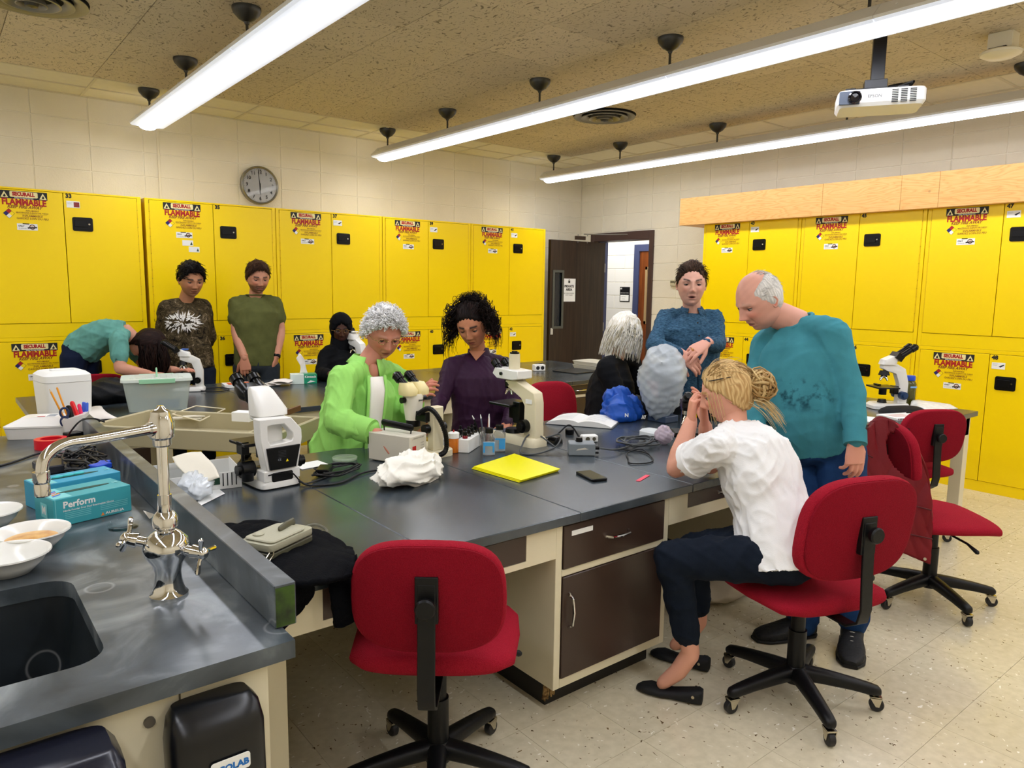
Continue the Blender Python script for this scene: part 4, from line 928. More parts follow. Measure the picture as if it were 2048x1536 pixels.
# modern white and black stand seen from behind
t = thing('compound_microscope', 'white and black compound microscope seen from behind on the bench left side', 'microscope', (1.025,2.81,TT), math.radians(6))
MB().loft([((0,0,.004),(.085,0,0),(0,.105,0)),((0,0,.022),(.085,0,0),(0,.105,0)),((0,0,.034),(.078,0,0),(0,.098,0))], 28, p=6).build('base', w_en, t)
MB().loft([((0,0,0.0005),(.088,0,0),(0,.108,0)),((0,0,.006),(.088,0,0),(0,.108,0))], 28, p=6).build('foot_rim', b_en, t)
Mxz = Matrix(((1,0,0,0),(0,0,1,0),(0,1,0,0),(0,0,0,1)))
def ring_prism(outer, inner, y0, y1, m, mi=0):
    n = len(outer); vs = [(x,y,z) for y in (y0,y1) for P in (outer,inner) for x, z in P]; fs = []
    for i in range(n):
        j = (i+1)%n; fs += [(i,j,n+j,n+i),(2*n+i,3*n+i,3*n+j,2*n+j),(i,2*n+i,2*n+j,j),(n+i,n+j,3*n+j,3*n+i)]
    m.add(vs, fs, mi)
rr = MB(); O_ = [(-.072,.03),(0,.03),(.078,.03),(.080,.07),(.0,.07),(-.070,.07)]; rr.prism([(-.072,.03),(.078,.03),(.078,.075),(-.072,.075)], -.10,-.03, 0, Mxz); rr.build('rear_block', w_en, t, bev=.004, fix=True)
MB().prism([(x+.002,z+.047) for x, z in rrect(.088,.036,.008)], -.1015, -.099, 0, Mxz).build('rear_recess', b_en, t, fix=True)
outer = [(-.060,.075),(.020,.075),(.070,.075),(.090,.19),(.088,.225),(.045,.275),(-.045,.278),(-.085,.278),(-.082,.19)]
inner = [(-.042,.175),(.012,.178),(.046,.182),(.052,.195),(.050,.212),(.015,.252),(-.03,.252),(-.052,.250),(-.052,.195)]
rr = MB(); ring_prism(outer, inner, -.10, -.045, rr); rr.build('arm', w_en, t, bev=.003, fix=True)
MB().prism([(-.050,.078),(.058,.078),(.078,.165),(-.062,.165)], -.108, -.098, 0, Mxz).build('rear_cover', b_en, t, bev=.002, fix=True)
bl = MB(); bl.addm(text('CE',.012), frame((-.012,-.1085,.115),(1,0,0),(0,0,1)),0); bl.addm(([(-.006,-.005,0),(.006,-.005,0),(0,.006,0)],[(0,1,2)]), frame((.02,-.1085,.110),(1,0,0),(0,0,1)),1)
for q in range(5): bl.addm(text('- - - - - - - - -',.006), frame((0,-.1085,.150-.006*q),(1,0,0),(0,0,1)),0)
bl.build('type_label', [M('print_grey'), yprint], t, smooth=0)
MB().b2((-.05,-.05,.255),(.05,.06,.278)).b2((-.035,-.05,.07),(.035,-.01,.25)).build('upper_arm', w_en, t, bev=.006, fix=True)
MB().box((-.02,.06,.165),(.17,.14,.012)).box((-.09,.04,.15),(.03,.05,.05)).cyl((-.095,.03,.08),(-.095,.03,.15),.007).build('stage', b_en, t, bev=.002)
MB().cyl((0,.05,.10),(0,.05,.16),.03,n=20).cyl((0,.05,.03),(0,.05,.06),.03,n=20).build('condenser', b_en, t)
mm = MB().cyl((0,.04,.23),(0,.04,.256),.036,.03,n=24).build('nosepiece', b_en, t); m2 = MB(); objectives(m2,(0,.04,.236),s=1.1); m2.build('objective', chrome, mm)
MB().loft([((0,.0,.279),(.066,0,0),(0,.055,0)),((0,.0,.30),(.066,0,0),(0,.055,0)),((-.012,.035,.372),(.046,0,0),(0,.030,0)),((-.014,.045,.385),(.038,0,0),(0,.02,0))], 32, p=4).build('head', w_en, t, smooth=45)
et = MB(); et.loft([((-.014,.06,.345),(.05,0,0),(0,.01,.03)),((-.014,.12,.365),(.055,0,0),(0,.008,.028))], 20, p=4)
for x in (-.048,.024): et.tube([(x,.09,.35),(x,.13,.372)],[.028,.028],16); eyep(et,(x,.115,.368),(0,.8,.55),.02,.045)
et.build('eyepiece', b_en, t)
for x in (-1,1): kb = MB(); kb.cyl((x*.075,-.01,.075),(x*.125,-.01,.075),.032 if x < 0 else .026,n=24); kb.cyl((x*.125,-.01,.075),(x*.14,-.01,.075),.02,n=20); kb.build('focus_knob', b_en, t)
MB().cyl((-.115,-.05,.04),(-.115,-.05,.07),.022,n=20).build('stage_knob', b_en, t)
MB().tube(spline([(-.06,-.112,.062),(-.02,-.118,.066),(.03,-.115,.06),(.07,-.105,.02)],6),.003,6).build('cord', black_p, t)
# old cream compound microscope
t = thing('compound_microscope', 'old cream compound microscope with vertical camera tube beside the reagent bottles', 'microscope', (2.33,2.86,TT), math.radians(3))
MB().loft([((0,0,.0),(.062,0,0),(0,.185,0)),((0,0,.030),(.062,0,0),(0,.185,0)),((0,-.01,.045),(.055,0,0),(0,.165,0))], 28, p=6).build('base', c_en, t)
MB().box((-.005,.09,.046),(.075,.10,.006)).build('base_plate', M('slate_plastic'), t, bev=.002)
m = MB(); P = [(-.175,.04),(-.085,.04),(-.090,.20),(-.062,.235),(.055,.290),(.055,.318),(-.015,.322),(-.160,.270),(-.172,.22)]; m.prism(P, -.030, .030, 0, Matrix(((0,0,1,0),(1,0,0,0),(0,1,0,0),(0,0,0,1)))); m.build('arm', c_en, t, bev=.004, fix=True)
MB().box((-.0315,-.125,.225),(.002,.045,.022)).build('label', paper_m, t)
m = MB(); P = [(-.02,.322),(.10,.322),(.135,.345),(.115,.378),(-.06,.372),(-.06,.33)]; m.prism(P, -.052, .052, 0, Matrix(((0,0,1,0),(1,0,0,0),(0,1,0,0),(0,0,0,1)))); hd_ = m.build('head', w_en, t, bev=.004, fix=True)
MB().cyl((0,.02,.372),(0,.02,.425),.029,n=28).cyl((0,.02,.425),(0,.02,.452),.028,n=28).build('camera_tube', c_en, t)
MB().cyl((0,.02,.452),(0,.02,.460),.024,n=24).cyl((0,.02,.460),(0,.02,.466),.015,n=20).build('tube_cap', b_en, t)
et = MB()
for x in (-.033,.033): eyep(et,(x,.095,.365),(0,.72,.68),.017,.028)
et.cyl((-.052,.06,.35),(-.062,.06,.35),.008,n=12); et.build('eyepiece', b_en, t)
mm = MB().cyl((0,.04,.285),(0,.055,.318),.034,.028,n=24).build('nosepiece', b_en, t); m2 = MB(); objectives(m2,(0,.045,.290),s=1.15,n=5); m2.build('objective', chrome, mm)
MB().box((0,.04,.195),(.17,.16,.014)).box((0,-.04,.16),(.08,.05,.11)).box((.03,.03,.15),(.06,.06,.07)).build('stage', b_en, t, bev=.003)
for x in (-1,1): kb = MB(); kb.cyl((x*.030,-.105,.10),(x*.062,-.105,.10),.033,n=28); kb.cyl((x*.062,-.105,.10),(x*.078,-.105,.10),.020,n=20); kb.build('focus_knob', b_en, t)
MB().cyl((0,.02,.046),(0,.02,.066),.045,.040,n=28).build('field_lens', b_en, t)
# cream stereo microscope
t = thing('stereo_microscope', 'cream stereo microscope with gooseneck lamp in front of the woman in green', 'microscope', (1.79,2.87,TT), math.radians(8))
MB().loft([((0,.02,0),(.10,0,0),(0,.12,0)),((0,.02,.028),(.10,0,0),(0,.12,0)),((0,.02,.034),(.096,0,0),(0,.115,0))], 28, p=7).build('base', c_en, t)
MB().box((.01,-.06,.135),(.062,.045,.205)).build('column', c_en, t, bev=.004)
MB().box((-.02,.01,.19),(.05,.13,.045)).cyl((.045,-.05,.135),(.075,-.05,.135),.022,n=20).cyl((-.025,-.05,.135),(-.055,-.05,.135),.022,n=20).build('focus_block', b_en, t, bev=.003)
MB().lathe([(.036,-.06),(.040,-.03),(.044,0),(.046,.03),(.05,.06),(.048,.065)], (-.03,.055,.225), 28).build('zoom_body', M('ivory_plastic','#e9e4d2',.35), t)
MB().cyl((-.08,.055,.262),(-.10,.055,.262),.014,n=14).cyl((.02,.055,.262),(.045,.055,.262),.012,n=14).cyl((-.03,.055,.135),(-.03,.055,.165),.034,n=24).build('zoom_knob', b_en, t)
MB().addm(text('zoom',.014,.0006), frame((-.02,.0062,.262),(1,0,0),(0,0,1))).build('lettering', ink_m, t, smooth=0)
for x in (-.063,.005):
    p = MB().loft([((x,.05,.285),(.034,0,0),(0,.044,0)),((x,.05,.31),(.037,0,0),(0,.046,0)),((x,.065,.342),(.026,0,0),(0,.032,0))], 24, p=3).build('prism_housing', M('yellowed_cream','#e6d79c',.4), t, smooth=50)
    e = MB(); eyep(e,(x-.003,.07,.33),(-.16,.75,.65),.0185,.035); e.build('eyepiece', b_en, p)
gn = MB(); gp = spline([(-.06,-.02,.205),(-.045,-.075,.235),(-.02,-.11,.20),(.012,-.125,.12),(.015,-.125,.04),(-.05,-.13,.018)],9); gn.tube(gp,.0105,12)
for q in range(0,len(gp),1): gn.tube([gp[q],gp[q]+(gp[min(q+1,len(gp)-1)]-gp[max(q-1,0)]).normalized()*.003],.0122,12,caps=False)
gn.build('gooseneck', b_en, t)
# black scope used by the seated woman
t = thing('compound_microscope', 'old black and chrome microscope used by the woman in the white blouse', 'microscope', (2.76,2.10,TT), math.radians(-40))
MB().loft([((0,.02,0),(.07,0,0),(0,.11,0)),((0,.02,.025),(.07,0,0),(0,.11,0)),((0,.02,.035),(.06,0,0),(0,.10,0))], 24, p=5).build('base', b_en, t)
m = MB(); m.prism([(.06,.03),(.11,.03),(.115,.16),(.09,.23),(.02,.245),(.02,.225),(.07,.20),(.075,.15)], -.02,.02, 0, Matrix(((0,0,1,0),(1,0,0,0),(0,1,0,0),(0,0,0,1)))); m.build('arm', b_en, t, bev=.004, fix=True)
MB().box((0,.03,.12),(.14,.12,.010)).cyl((0,.03,.07),(0,.03,.115),.02,n=18).build('stage', b_en, t, bev=.002)
m2 = MB().cyl((0,.03,.205),(0,.03,.225),.03,n=24); objectives(m2,(0,.03,.208),s=1.2); m2.box((.03,.05,.13),(.05,.015,.012)); m2.build('objective', chrome, t)
MB().loft([((0,.03,.225),(.034,0,0),(0,.04,0)),((0,.02,.265),(.034,0,0),(0,.036,0)),((0,-.0,.285),(.034,0,0),(0,.02,0))], 22, p=4).build('head', b_en, t, smooth=40)
et = MB(); 
for x in (-.03,.03): eyep(et,(x,.01,.262),(0,-.90,.42),.0165,.075)
et.box((0,-.01,.262),(.09,.05,.035)); et.build('eyepiece', b_en, t)
for x in (-1,1): MB().cyl((x*.02,.09,.10),(x*.055,.09,.10),.022,n=22).build('focus_knob', chrome, t)
MB().cyl((-.03,-.07,.05),(-.03,-.066,.05),.03,n=24).tube([(-.03,-.068,.02),(-.03,-.068,.0)],.004,6).build('mirror', M('mirror','#ccd2d6',.08,metal=1), t)
microscope('compound_microscope', (5.09,2.23,TT), 142, 'white microscope with blue focus knob on the right table', w_en, b_en, M('navy_knob','#27446e',.35), 1.12, flip=True)
microscope('compound_microscope', (1.47,5.62,TT), 155, 'small white microscope with blue top used by the leaning woman', w_en, b_en, b_en, .95, top=blu)
microscope('compound_microscope', (2.83,5.66,TT), 100, 'white microscope used by the person in black headscarf', w_en, b_en, b_en, 1.22, top=w_en)
# microscope hidden under a translucent dust cover
cover_m = M('dust_cover', '#cdd6dd', .25, alpha=.66, bump=.3, bs=18, spec=.6)
t = thing('covered_microscope', 'microscope draped in a tall translucent plastic dust cover', 'microscope', (3.40,2.80,TT+.0))
MB().box((.02,0,.02),(.12,.14,.04)).box((.04,0,.15),(.06,.08,.26)).box((-.02,0,.30),(.12,.09,.10)).build('hidden_stand', M('navy_stand','#34435a',.4), t, bev=.004)  # stand inside the cover is plain navy
def taper(q):
    zz = q[:,2]; k = np.clip(.74+.34*np.clip((zz+.26)/.30,0,1)-.12*np.clip((zz-.10)/.2,0,1)**2,.1,1.2); q = q.copy(); q[:,0] *= k; q[:,1] *= k; return q
cv = blob('dust_cover', (0,0,.235), (.150,.135,.235), cover_m, .013, 46, 21, None, None, 110, extra=taper); cv.parent = t
# ================================================================ THINGS ON BENCH A
def one(name, mb, m, label, cat, group=None, **k):
    return tag(mb.build(name, m, **k), label, cat, group)
def cbox(name, c, sz, rz, m, label, cat, bev=.002):
    t = thing(name, label, cat, c, math.radians(rz)); MB().box((0,0,sz[2]/2),sz).build('case', m, t, bev=bev); return t
# lamp transformer with carry handle
t = cbox('lamp_transformer', (1.625,2.845,TT+.004), (.125,.235,.128), 22, M('putty_grey','#cfc9b8',.4), 'putty coloured lamp transformer box with black carry handle and red switch', 'transformer', .004)
MB().tube([(-.0,-.08,.155),(0,.08,.165)],.010,12,asp=1.6).tube([(0,-.075,.125),(0,-.078,.158)],.003,6).tube([(0,.075,.125),(0,.078,.165)],.003,6).build('handle', black_p, t)
f = MB(); FF = frame((0,-.1185,.07),(1,0,0),(0,0,1)); f.addm(([(-.045,-.02,0),(-.018,-.02,0),(-.018,.012,0),(-.045,.012,0)],[(0,1,2,3)]), FF, 1); f.addm(text('MADE FOR 6V 20W LAMP',.007), FF @ T4((.0,.045,0)))
for q in range(5): f.addm(text('6V 20W',.007), FF @ T4((.028,.02-.012*q,0)))
f.addm(text('!',.012), FF @ T4((-.045,.042,0)), 1); f.build('front_print', [ink_m, red_m], t, smooth=0)
for q in ((-.04,-.09),(.04,-.09),(-.04,.09),(.04,.09)): MB().cyl((q[0],q[1],0),(q[0],q[1],-.004),.008,n=10).build('foot', black_p, t)
# white crumpled cloth
cw = M('white_cotton', '#e9e6da', .8, bump=.15, bs=60)
tag(blob('dust_cloth', (1.50,2.52,TT+.045), (.215,.115,.060), cw, .026, 62, 4, None, TT+.001, 110, rot=RZ(.55)), 'crumpled white cloth dust cover lying in front of the transformer', 'cloth')
# card and paper near first scope
one('paper_note', MB().box((1.27,2.99,TT+.002),(.13,.10,.002),rot=RZ(.1)), paper_m, 'small white paper lying right of the white and black microscope', 'paper')
one('glass_dish', MB().lathe([(.055,0),(.057,.010),(.055,.012),(.053,.004),(0,.003)],(1.44,3.00,TT+.001),32), M('pale_green_glass','#cfe0c4',.1,alpha=.35), 'shallow clear dish beside the paper and cables', 'dish')
cord = M('black_cord','#161618',.5); gcord = M('grey_cord','#4c5052',.5)
rng_ = random.Random(5)
def loops(name, c, label, m, n=4, R=.09, r=.0035, z=TT+.006, ex=(), seed=1, asp=.6, rot=.4):
    g = random.Random(seed); pts = []
    for k in range(n*8):
        a = k*PI/4+g.uniform(-.2,.2); rr_ = R*g.uniform(.65,1.1); x = math.cos(a)*rr_; y = math.sin(a)*rr_*asp; ca, sa = math.cos(rot), math.sin(rot)
        pts.append((c[0]+x*ca-y*sa+g.uniform(-.01,.01), c[1]+x*sa+y*ca+k*.0006, z+abs(math.sin(k*1.7))*.012+k*.0004))
    return cable(name, list(ex)+pts, r, m, label)
loops('power_cable', (1.30,2.78), 'tangled black power cable right of the white and black microscope', cord, 4, .12, seed=2, ex=[(1.11,2.72,TT+.01),(1.15,2.70,TT+.006)])
cable('power_cable', [(1.60,2.70,TT+.03),(1.52,2.66,TT+.008),(1.45,2.72,TT+.006),(1.36,2.70,TT+.008),(1.24,2.63,TT+.005),(1.13,2.66,TT+.006),(1.10,2.70,TT+.02)], .0045, cord, 'black cable running from the transformer to the left microscope')
tag(MB().box((1.25,2.80,TT+.019),(.055,.10,.030),rot=RZ(-.6)).build('power_brick', black_p, bev=.004), 'small black power brick among the tangled cable', 'power supply')
# tape roll, pill bottle, dropper bottles in white rack, jars
tag(MB().lathe([(.030,0),(.045,0),(.045,.045),(.030,.045),(.030,0)],(1.70,2.70,TT+.001),28).build('tape_roll', M('masking_tape','#e8d7a8',.5)), 'roll of masking tape between transformer and microscope column', 'tape roll')
t = thing('pill_bottle', 'orange pill bottle with white cap and small red tip', 'bottle', (1.925,2.835,TT+.001)); MB().lathe([(.023,0),(.0245,.003),(.0245,.066),(.022,.072)],(0,0,0),28).build('body', M('amber_plastic','#e07a10',.15,alpha=.85,spec=.8), t); MB().lathe([(.027,.070),(.027,.094),(.020,.098),(0,.099)],(0,0,0),28).build('cap', paper_m, t); MB().lathe([(.004,.098),(.004,.106),(0,.110)],(0,0,0),10).build('red_tip', red_m, t)
for q in range(4): MB().tube([(-.014+.008*q,.004,.006),(.012-.006*q,-.004,.055)],.0015,5).build('swab', paper_m, t)
t = thing('dropper_bottle', 'dark dropper bottle with yellow label behind the pill bottle', 'bottle', (2.02,2.915,TT+.001)); gd = M('dark_bottle','#1c1210',.12,spec=.9)
MB().lathe([(.020,0),(.020,.05),(.010,.062),(.010,.068)],(0,0,0),24).build('body', gd, t); MB().lathe([(.0125,.066),(.0125,.085),(.006,.090),(.0065,.104),(.0,.108)],(0,0,0),18).build('dropper', black_p, t); MB().lathe([(.0206,.008),(.0206,.034)],(0,0,0),24).build('label', M('pale_yellow','#dfe08a',.6), t)
t = thing('bottle_rack', 'white foam rack holding a row of small dropper bottles', 'rack', (2.035,2.855,TT), math.radians(36)); MB().box((0,0,.033),(.20,.056,.066)).build('block', M('white_foam','#f2f2ee',.8), t, bev=.003)
r0 = Matrix.Rotation(math.radians(36),4,'Z')
for q in range(4):
    p = Matrix.Translation((2.035,2.855,TT+.0665)) @ r0 @ Vector((-.075+.05*q,.0,0))
    tt_ = thing('dropper_bottle', ['front','second','third','rear'][q]+' small black topped dropper bottle standing in the white rack', 'bottle', p, 0, 'dropper bottles in the white rack'); MB().lathe([(.013,0),(.013,.012),(.009,.016)],(0,0,0),18).build('neck', M('red_stain','#7a1020',.2) if q == 0 else gd, tt_); MB().lathe([(.011,.014),(.011,.032),(.0055,.036),(.006,.048),(0,.052)],(0,0,0),16).build('dropper', black_p, tt_)
water = M('blue_label','#3f9fe0',.3); cg = M('bottle_glass','#ffffff',.03,trans=1,alpha=.45)
def square_bottle(x, y, rz, label, half):
    t = thing('reagent_bottle', label, 'bottle', (x,y,TT+.001), math.radians(rz)); w = .030
    MB().loft([((0,0,0),(w*.92,0,0),(0,w*.92,0)),((0,0,.004),(w,0,0),(0,w,0)),((0,0,.082),(w,0,0),(0,w,0)),((0,0,.096),(w*.7,0,0),(0,w*.7,0)),((0,0,.102),(w*.55,0,0),(0,w*.55,0)),((0,0,.108),(w*.55,0,0),(0,w*.55,0))],28,p=4).build('glass_body', cg, t, smooth=50)
    MB().lathe([(.0195,.104),(.0195,.125),(.018,.127),(0,.1275)],(0,0,0),28).build('screw_cap', b_en, t)
    MB().loft([((0,0,.004),(w*.9,0,0),(0,w*.9,0)),((0,0,.056),(w*.9,0,0),(0,w*.9,0))],24,p=4).build('liquid', M('clear_liquid','#cfe3ee',.05,alpha=.5), t)
    if half: MB().b2((-.002,-w-.001,.014),(w-.003,-w+.001,.060)).b2((-w+.004,-w-.001,.058),(w-.003,-w+.001,.066)).build('label', water, t)
    else: MB().b2((-w+.004,-w-.001,.014),(-w+.012,-w+.001,.064)).b2((-w+.012,-w-.001,.046),(w-.004,-w+.001,.064)).b2((w-.012,-w-.001,.016),(w-.004,-w+.001,.046)).build('label', water, t)
    MB().ball((.0,0,.028),(.014,.012,.012),8).build('specimen', M('specimen_tan','#b89a6a',.7), t)
    return t
square_bottle(2.035,2.70,-38,'square glass bottle with partly peeled blue label, nearest the yellow folder',False); square_bottle(2.125,2.735,-38,'square glass bottle with solid blue label beside the cream microscope',True)
t = thing('tool_jar', 'clear glass jar of brushes and tools behind the square bottles', 'jar', (2.135,2.86,TT+.001)); MB().lathe([(.030,0),(.033,.09),(.034,.09),(.031,0)],(0,0,0),24).build('glass', cg, t)
for q, (a, b, m_, nm_) in enumerate((((-.01,0),(-.062,.03),black_p,'black brush with pale tip leaning left in the tool jar'),((0,.01),(-.012,.03),M('slate_plastic'),'grey handled tool upright in the jar'),((.01,0),(.035,.02),M('orange_wood','#b5501c',.5),'orange tipped stick leaning right in the jar'),((.012,-.01),(.02,.0),paper_m,'white tipped rod standing in the jar'))):
    o_ = MB().tube([(2.135+a[0],2.86+a[1],TT+.008),(2.135+a[0]+(b[0]-a[0])*.85,2.86+a[1]+(b[1]-a[1])*.85,TT+.135)],[.003,.004],8).tube([(2.135+a[0]+(b[0]-a[0])*.86,2.86+a[1]+(b[1]-a[1])*.86,TT+.138),(2.135+b[0],2.86+b[1],TT+.155)],[.004,.0015],8,1).build('tool', [m_, paper_m]); tag(o_, nm_, 'tool')
t = thing('petri_dish', 'white lidded plastic dish behind the pill bottle', 'dish', (2.0,3.03,TT+.001)); MB().lathe([(0,0),(.065,0),(.068,.028),(.07,.03),(.07,.034),(0,.036)],(0,0,0),36).build('dish', M('milky_plastic','#dfe5e8',.3), t)
tag(MB().ball((1.90,3.0,TT+.014),(.03,.022,.014),10).ball((1.93,2.985,TT+.01),(.02,.018,.010),8).build('specimen', M('dark_specimen','#5a4632',.8,col2='#2a2018',vs=60)), 'small brown crumpled specimen beside the pill bottle', 'specimen')
# yellow folders
yf = M('yellow_paper','#f2ea00',.35)
for q in range(3):
    pts = [(1.807,2.522,0.760),(1.830,2.223,0.760),(2.087,2.268,0.760),(2.107,2.611,0.760)]
    c = np.mean(np.array(pts),0); mb = MB(); dx = .004*q; z = TT+.001+.004*q
    mb.add([(p[0]+dx,p[1]-dx*.5,z) for p in pts]+[(p[0]+dx,p[1]-dx*.5,z+.003) for p in pts],[(3,2,1,0),(4,5,6,7),(0,1,5,4),(1,2,6,5),(2,3,7,6),(3,0,4,7)])
    one('yellow_folder', mb, yf, ['bottom','middle','top'][q]+' yellow plastic folder of the stack at the bench front', 'folder', 'stacked yellow folders', fix=True, bev=.001)
t = thing('smartphone', 'black smartphone lying face up near the bench front edge', 'phone', (2.135,2.115,TT+.001), math.radians(-15)); MB().prism(rrect(.075,.150,.012),0,.010).build('case', black_p, t, bev=.002); MB().prism(rrect(.067,.140,.008),.0102,.0108).build('screen', M('phone_screen','#2a2c16',.08,spec=.9), t, smooth=0)
one('paper_strip', MB().box((2.30,1.975,TT+.0015),(.115,.018,.0015),rot=RZ(.35)), M('pink_paper','#f0546a',.6), 'narrow pink paper strip at the front edge of the bench', 'paper strip')
# open book
t = thing('open_book', 'thick open book lying on the bench behind the cream microscope', 'book', (2.98,3.03,TT+.001), math.radians(-58))
for s in (-1,1):
    m = MB(); n = 10; vs = []; fs = []
    for j in range(n+1):
        x = s*.19*j/n; z = .008+.030*math.sin(PI*min(1,(j/n)*.9+.1))**.7*(1-.35*j/n)
        for yy in (-.125,.125): vs += [(x,yy,.002),(x,yy,z)]
    for j in range(n): a = j*4; fs += [(a+1,a+3,a+7,a+5),(a,a+4,a+6,a+2),(a,a+1,a+5,a+4),(a+2,a+6,a+7,a+3)]
    fs += [(0,2,3,1),(n*4,n*4+1,n*4+3,n*4+2)]
    m.add(vs, fs); m.build('page_block', paper_m, t, fix=True, smooth=50)
    l_ = MB()
    for r in range(7): l_.add([(s*.04,-.10+.03*r,.0405),(s*.15,-.10+.03*r,.0345),(s*.15,-.096+.03*r,.0345),(s*.04,-.096+.03*r,.0405)],[(0,1,2,3)])
    l_.build('print_lines', M('print_grey'), t, smooth=0)
MB().box((0,0,.001),(.40,.26,.002)).build('cover', M('dark_cover','#3a4048',.5), t)
# transformer, plug, little knob and cords
t = cbox('footswitch_box', (2.40,2.45,TT+.001), (.125,.085,.058), -38, M('grey_hammer','#7d858a',.4,bump=.1,bs=200), 'small grey metal box with black knob and silver arrow plate', 'control box', .004)
MB().lathe([(.016,.058),(.016,.072),(.014,.078),(0,.079)],(-.01,.01,0),20).build('knob', black_p, t); MB().addm(([(-.03,-.004,0),(.03,.002,0),(.012,.010,0),(-.02,.004,0)],[(0,1,2,3)]), frame((0,-.0432,.03),(1,0,0),(0,0,1))).build('badge', M('pale_metal'), t, smooth=0); MB().cyl((.062,0,.03),(.085,0,.03),.009,n=12).cyl((.062,-.02,.012),(.08,-.02,.012),.006,n=10).build('connector', black_p, t)
t = cbox('plug_adapter', (2.63,2.63,TT+.001), (.085,.045,.036), -25, paper_m, 'white plug adapter with dark sockets beside the grey box', 'plug', .005); MB().cyl((-.015,-.0235,.018),(-.015,-.022,.018),.012,n=16).cyl((.02,-.0235,.018),(.02,-.022,.018),.010,n=16).build('socket', M('dark_slot'), t)
tag(MB().lathe([(.022,0),(.024,.003),(.024,.026),(.021,.03),(0,.03)],(2.68,2.83,TT+.001),26).build('lens_cap', b_en), 'small round black cap between open book and white plug', 'cap')
tag(MB().lathe([(.026,0),(.028,.006),(.022,.008),(.018,.003)],(2.52,2.93,TT+.001),26).build('watch_glass', M('clear_thin','#e6eaea',.1,alpha=.5)), 'small clear watch glass beside the open book', 'dish')
loops('grey_cable', (2.78,2.42), 'tangle of grey cord right of the grey metal box', gcord, 5, .13, .0042, seed=9, asp=.75, ex=[(2.47,2.39,TT+.03),(2.56,2.36,TT+.02)])
cable('grey_cable', [(2.36,2.66,TT+.05),(2.40,2.60,TT+.07),(2.33,2.55,TT+.03),(2.22,2.56,TT+.006),(2.16,2.61,TT+.006),(2.24,2.70,TT+.02),(2.30,2.73,TT+.055),(2.34,2.70,TT+.06),(2.38,2.62,TT+.01)], .0042, gcord, 'grey cord looping beside the cream microscope base')
cable('black_cable', [(2.44,2.66,TT+.06),(2.50,2.64,TT+.10),(2.54,2.60,TT+.03),(2.50,2.52,TT+.006),(2.42,2.53,TT+.03),(2.39,2.47,TT+.066)], .0045, cord, 'black cord arching down to the small grey box')
cable('black_cable', [(2.60,2.20,TT+.02),(2.62,2.27,TT+.03),(2.58,2.32,TT+.006),(2.50,2.24,TT+.005),(2.44,2.17,TT+.005),(2.52,2.13,TT+.005),(2.60,2.18,TT+.006),(2.66,2.30,TT+.006),(2.60,2.42,TT+.005)], .0032, cord, 'thin black cord in loose loops near the pink strip')
tag(MB().lathe([(.03,0),(.034,.004),(.034,.055),(.026,.06)],(2.46,2.74,TT+.002),28,ax=(.15,-.98,.0)).build('lamp_housing', b_en), 'black round lamp housing behind the cream microscope', 'lamp')
# blue bag and dark coat at the bench far right
bluebag = M('blue_nylon', '#0f4fb0', .5, bump=.1, bs=50)
t = thing('drawstring_bag', 'crumpled bright blue bag with small white marks near the white haired woman', 'bag', (3.28,2.99,TT))
blob('bag_body', (3.28,2.99,TT+.05), (.17,.13,.10), bluebag, .03, 45, 12, t, TT+.002, 90, rot=RZ(.3)); blob('bag_flap', (3.27,3.05,TT+.13), (.10,.07,.07), bluebag, .022, 60, 3, t, TT+.002, 60)
MB().addm(text('N',.03,.001), frame((3.17,2.865,TT+.05),(.78,-.63,0),(0,.1,1))).addm(text('///',.03,.001), frame((3.27,2.82,TT+.035),(.78,-.63,0),(0,.1,1))).build('bag_mark', paper_m, t, world=True, smooth=0)
tag(blob('dark_coat', (3.50,3.02,TT+.05), (.15,.12,.08), M('black_cloth','#0c0d10',.85,bump=.2,bs=80), .026, 45, 8, None, TT+.001, 70), 'black garment heaped behind the blue bag', 'coat')
tag(MB().loft([((2.98,2.50,TT+.002),(.05,0,0),(0,.07,0)),((2.98,2.50,TT+.035),(.05,0,0),(0,.07,0)),((2.98,2.50,TT+.045),(.04,0,0),(0,.06,0))],24,p=4).build('plastic_box', M('milky_plastic')), 'pale plastic container behind the black microscope', 'container')
tag(blob('sample_bag', (2.90,2.36,TT+.05), (.05,.04,.05), M('pink_bag','#d9c8d8',.3,alpha=.8), .01, 110, 6, None, TT+.001, 48), 'small pinkish plastic bag behind the black microscope', 'bag')
# purse and dark jacket at left corner
jk = M('black_denim', '#07080c', .85, bump=.35, bs=160, spec=.08)
t = thing('jacket', 'black jacket draped over the bench corner below the purse', 'jacket', (.8,2.1,TT))
P = coons([(0.668,2.298,0.785),(0.783,2.249,0.790),(0.887,2.101,0.785),(0.935,1.903,0.775)],[(0.658,2.073,0.775),(0.650,1.735,0.800),(0.726,1.666,0.800),(0.832,1.714,0.775)],[(0.668,2.298,0.785),(0.652,2.156,0.790),(0.658,2.073,0.775)],[(0.935,1.903,0.775),(0.877,1.781,0.785),(0.832,1.714,0.775)],60,30)
sheet('body_panel', P, jk, t, .014, None, True, .010, 55, 2)
P = coons([(0.659,1.830,0.800),(0.688,1.766,0.800),(0.732,1.734,0.800)],[(0.668,1.772,0.650),(0.682,1.760,0.681),(0.729,1.765,0.714)],[(0.659,1.830,0.800),(0.643,1.762,0.752),(0.668,1.772,0.650)],[(0.732,1.734,0.800),(0.745,1.762,0.746),(0.729,1.765,0.714)],20,30)
sheet('left_drape', P, jk, t, .014, None, True, .010, 55, 7)
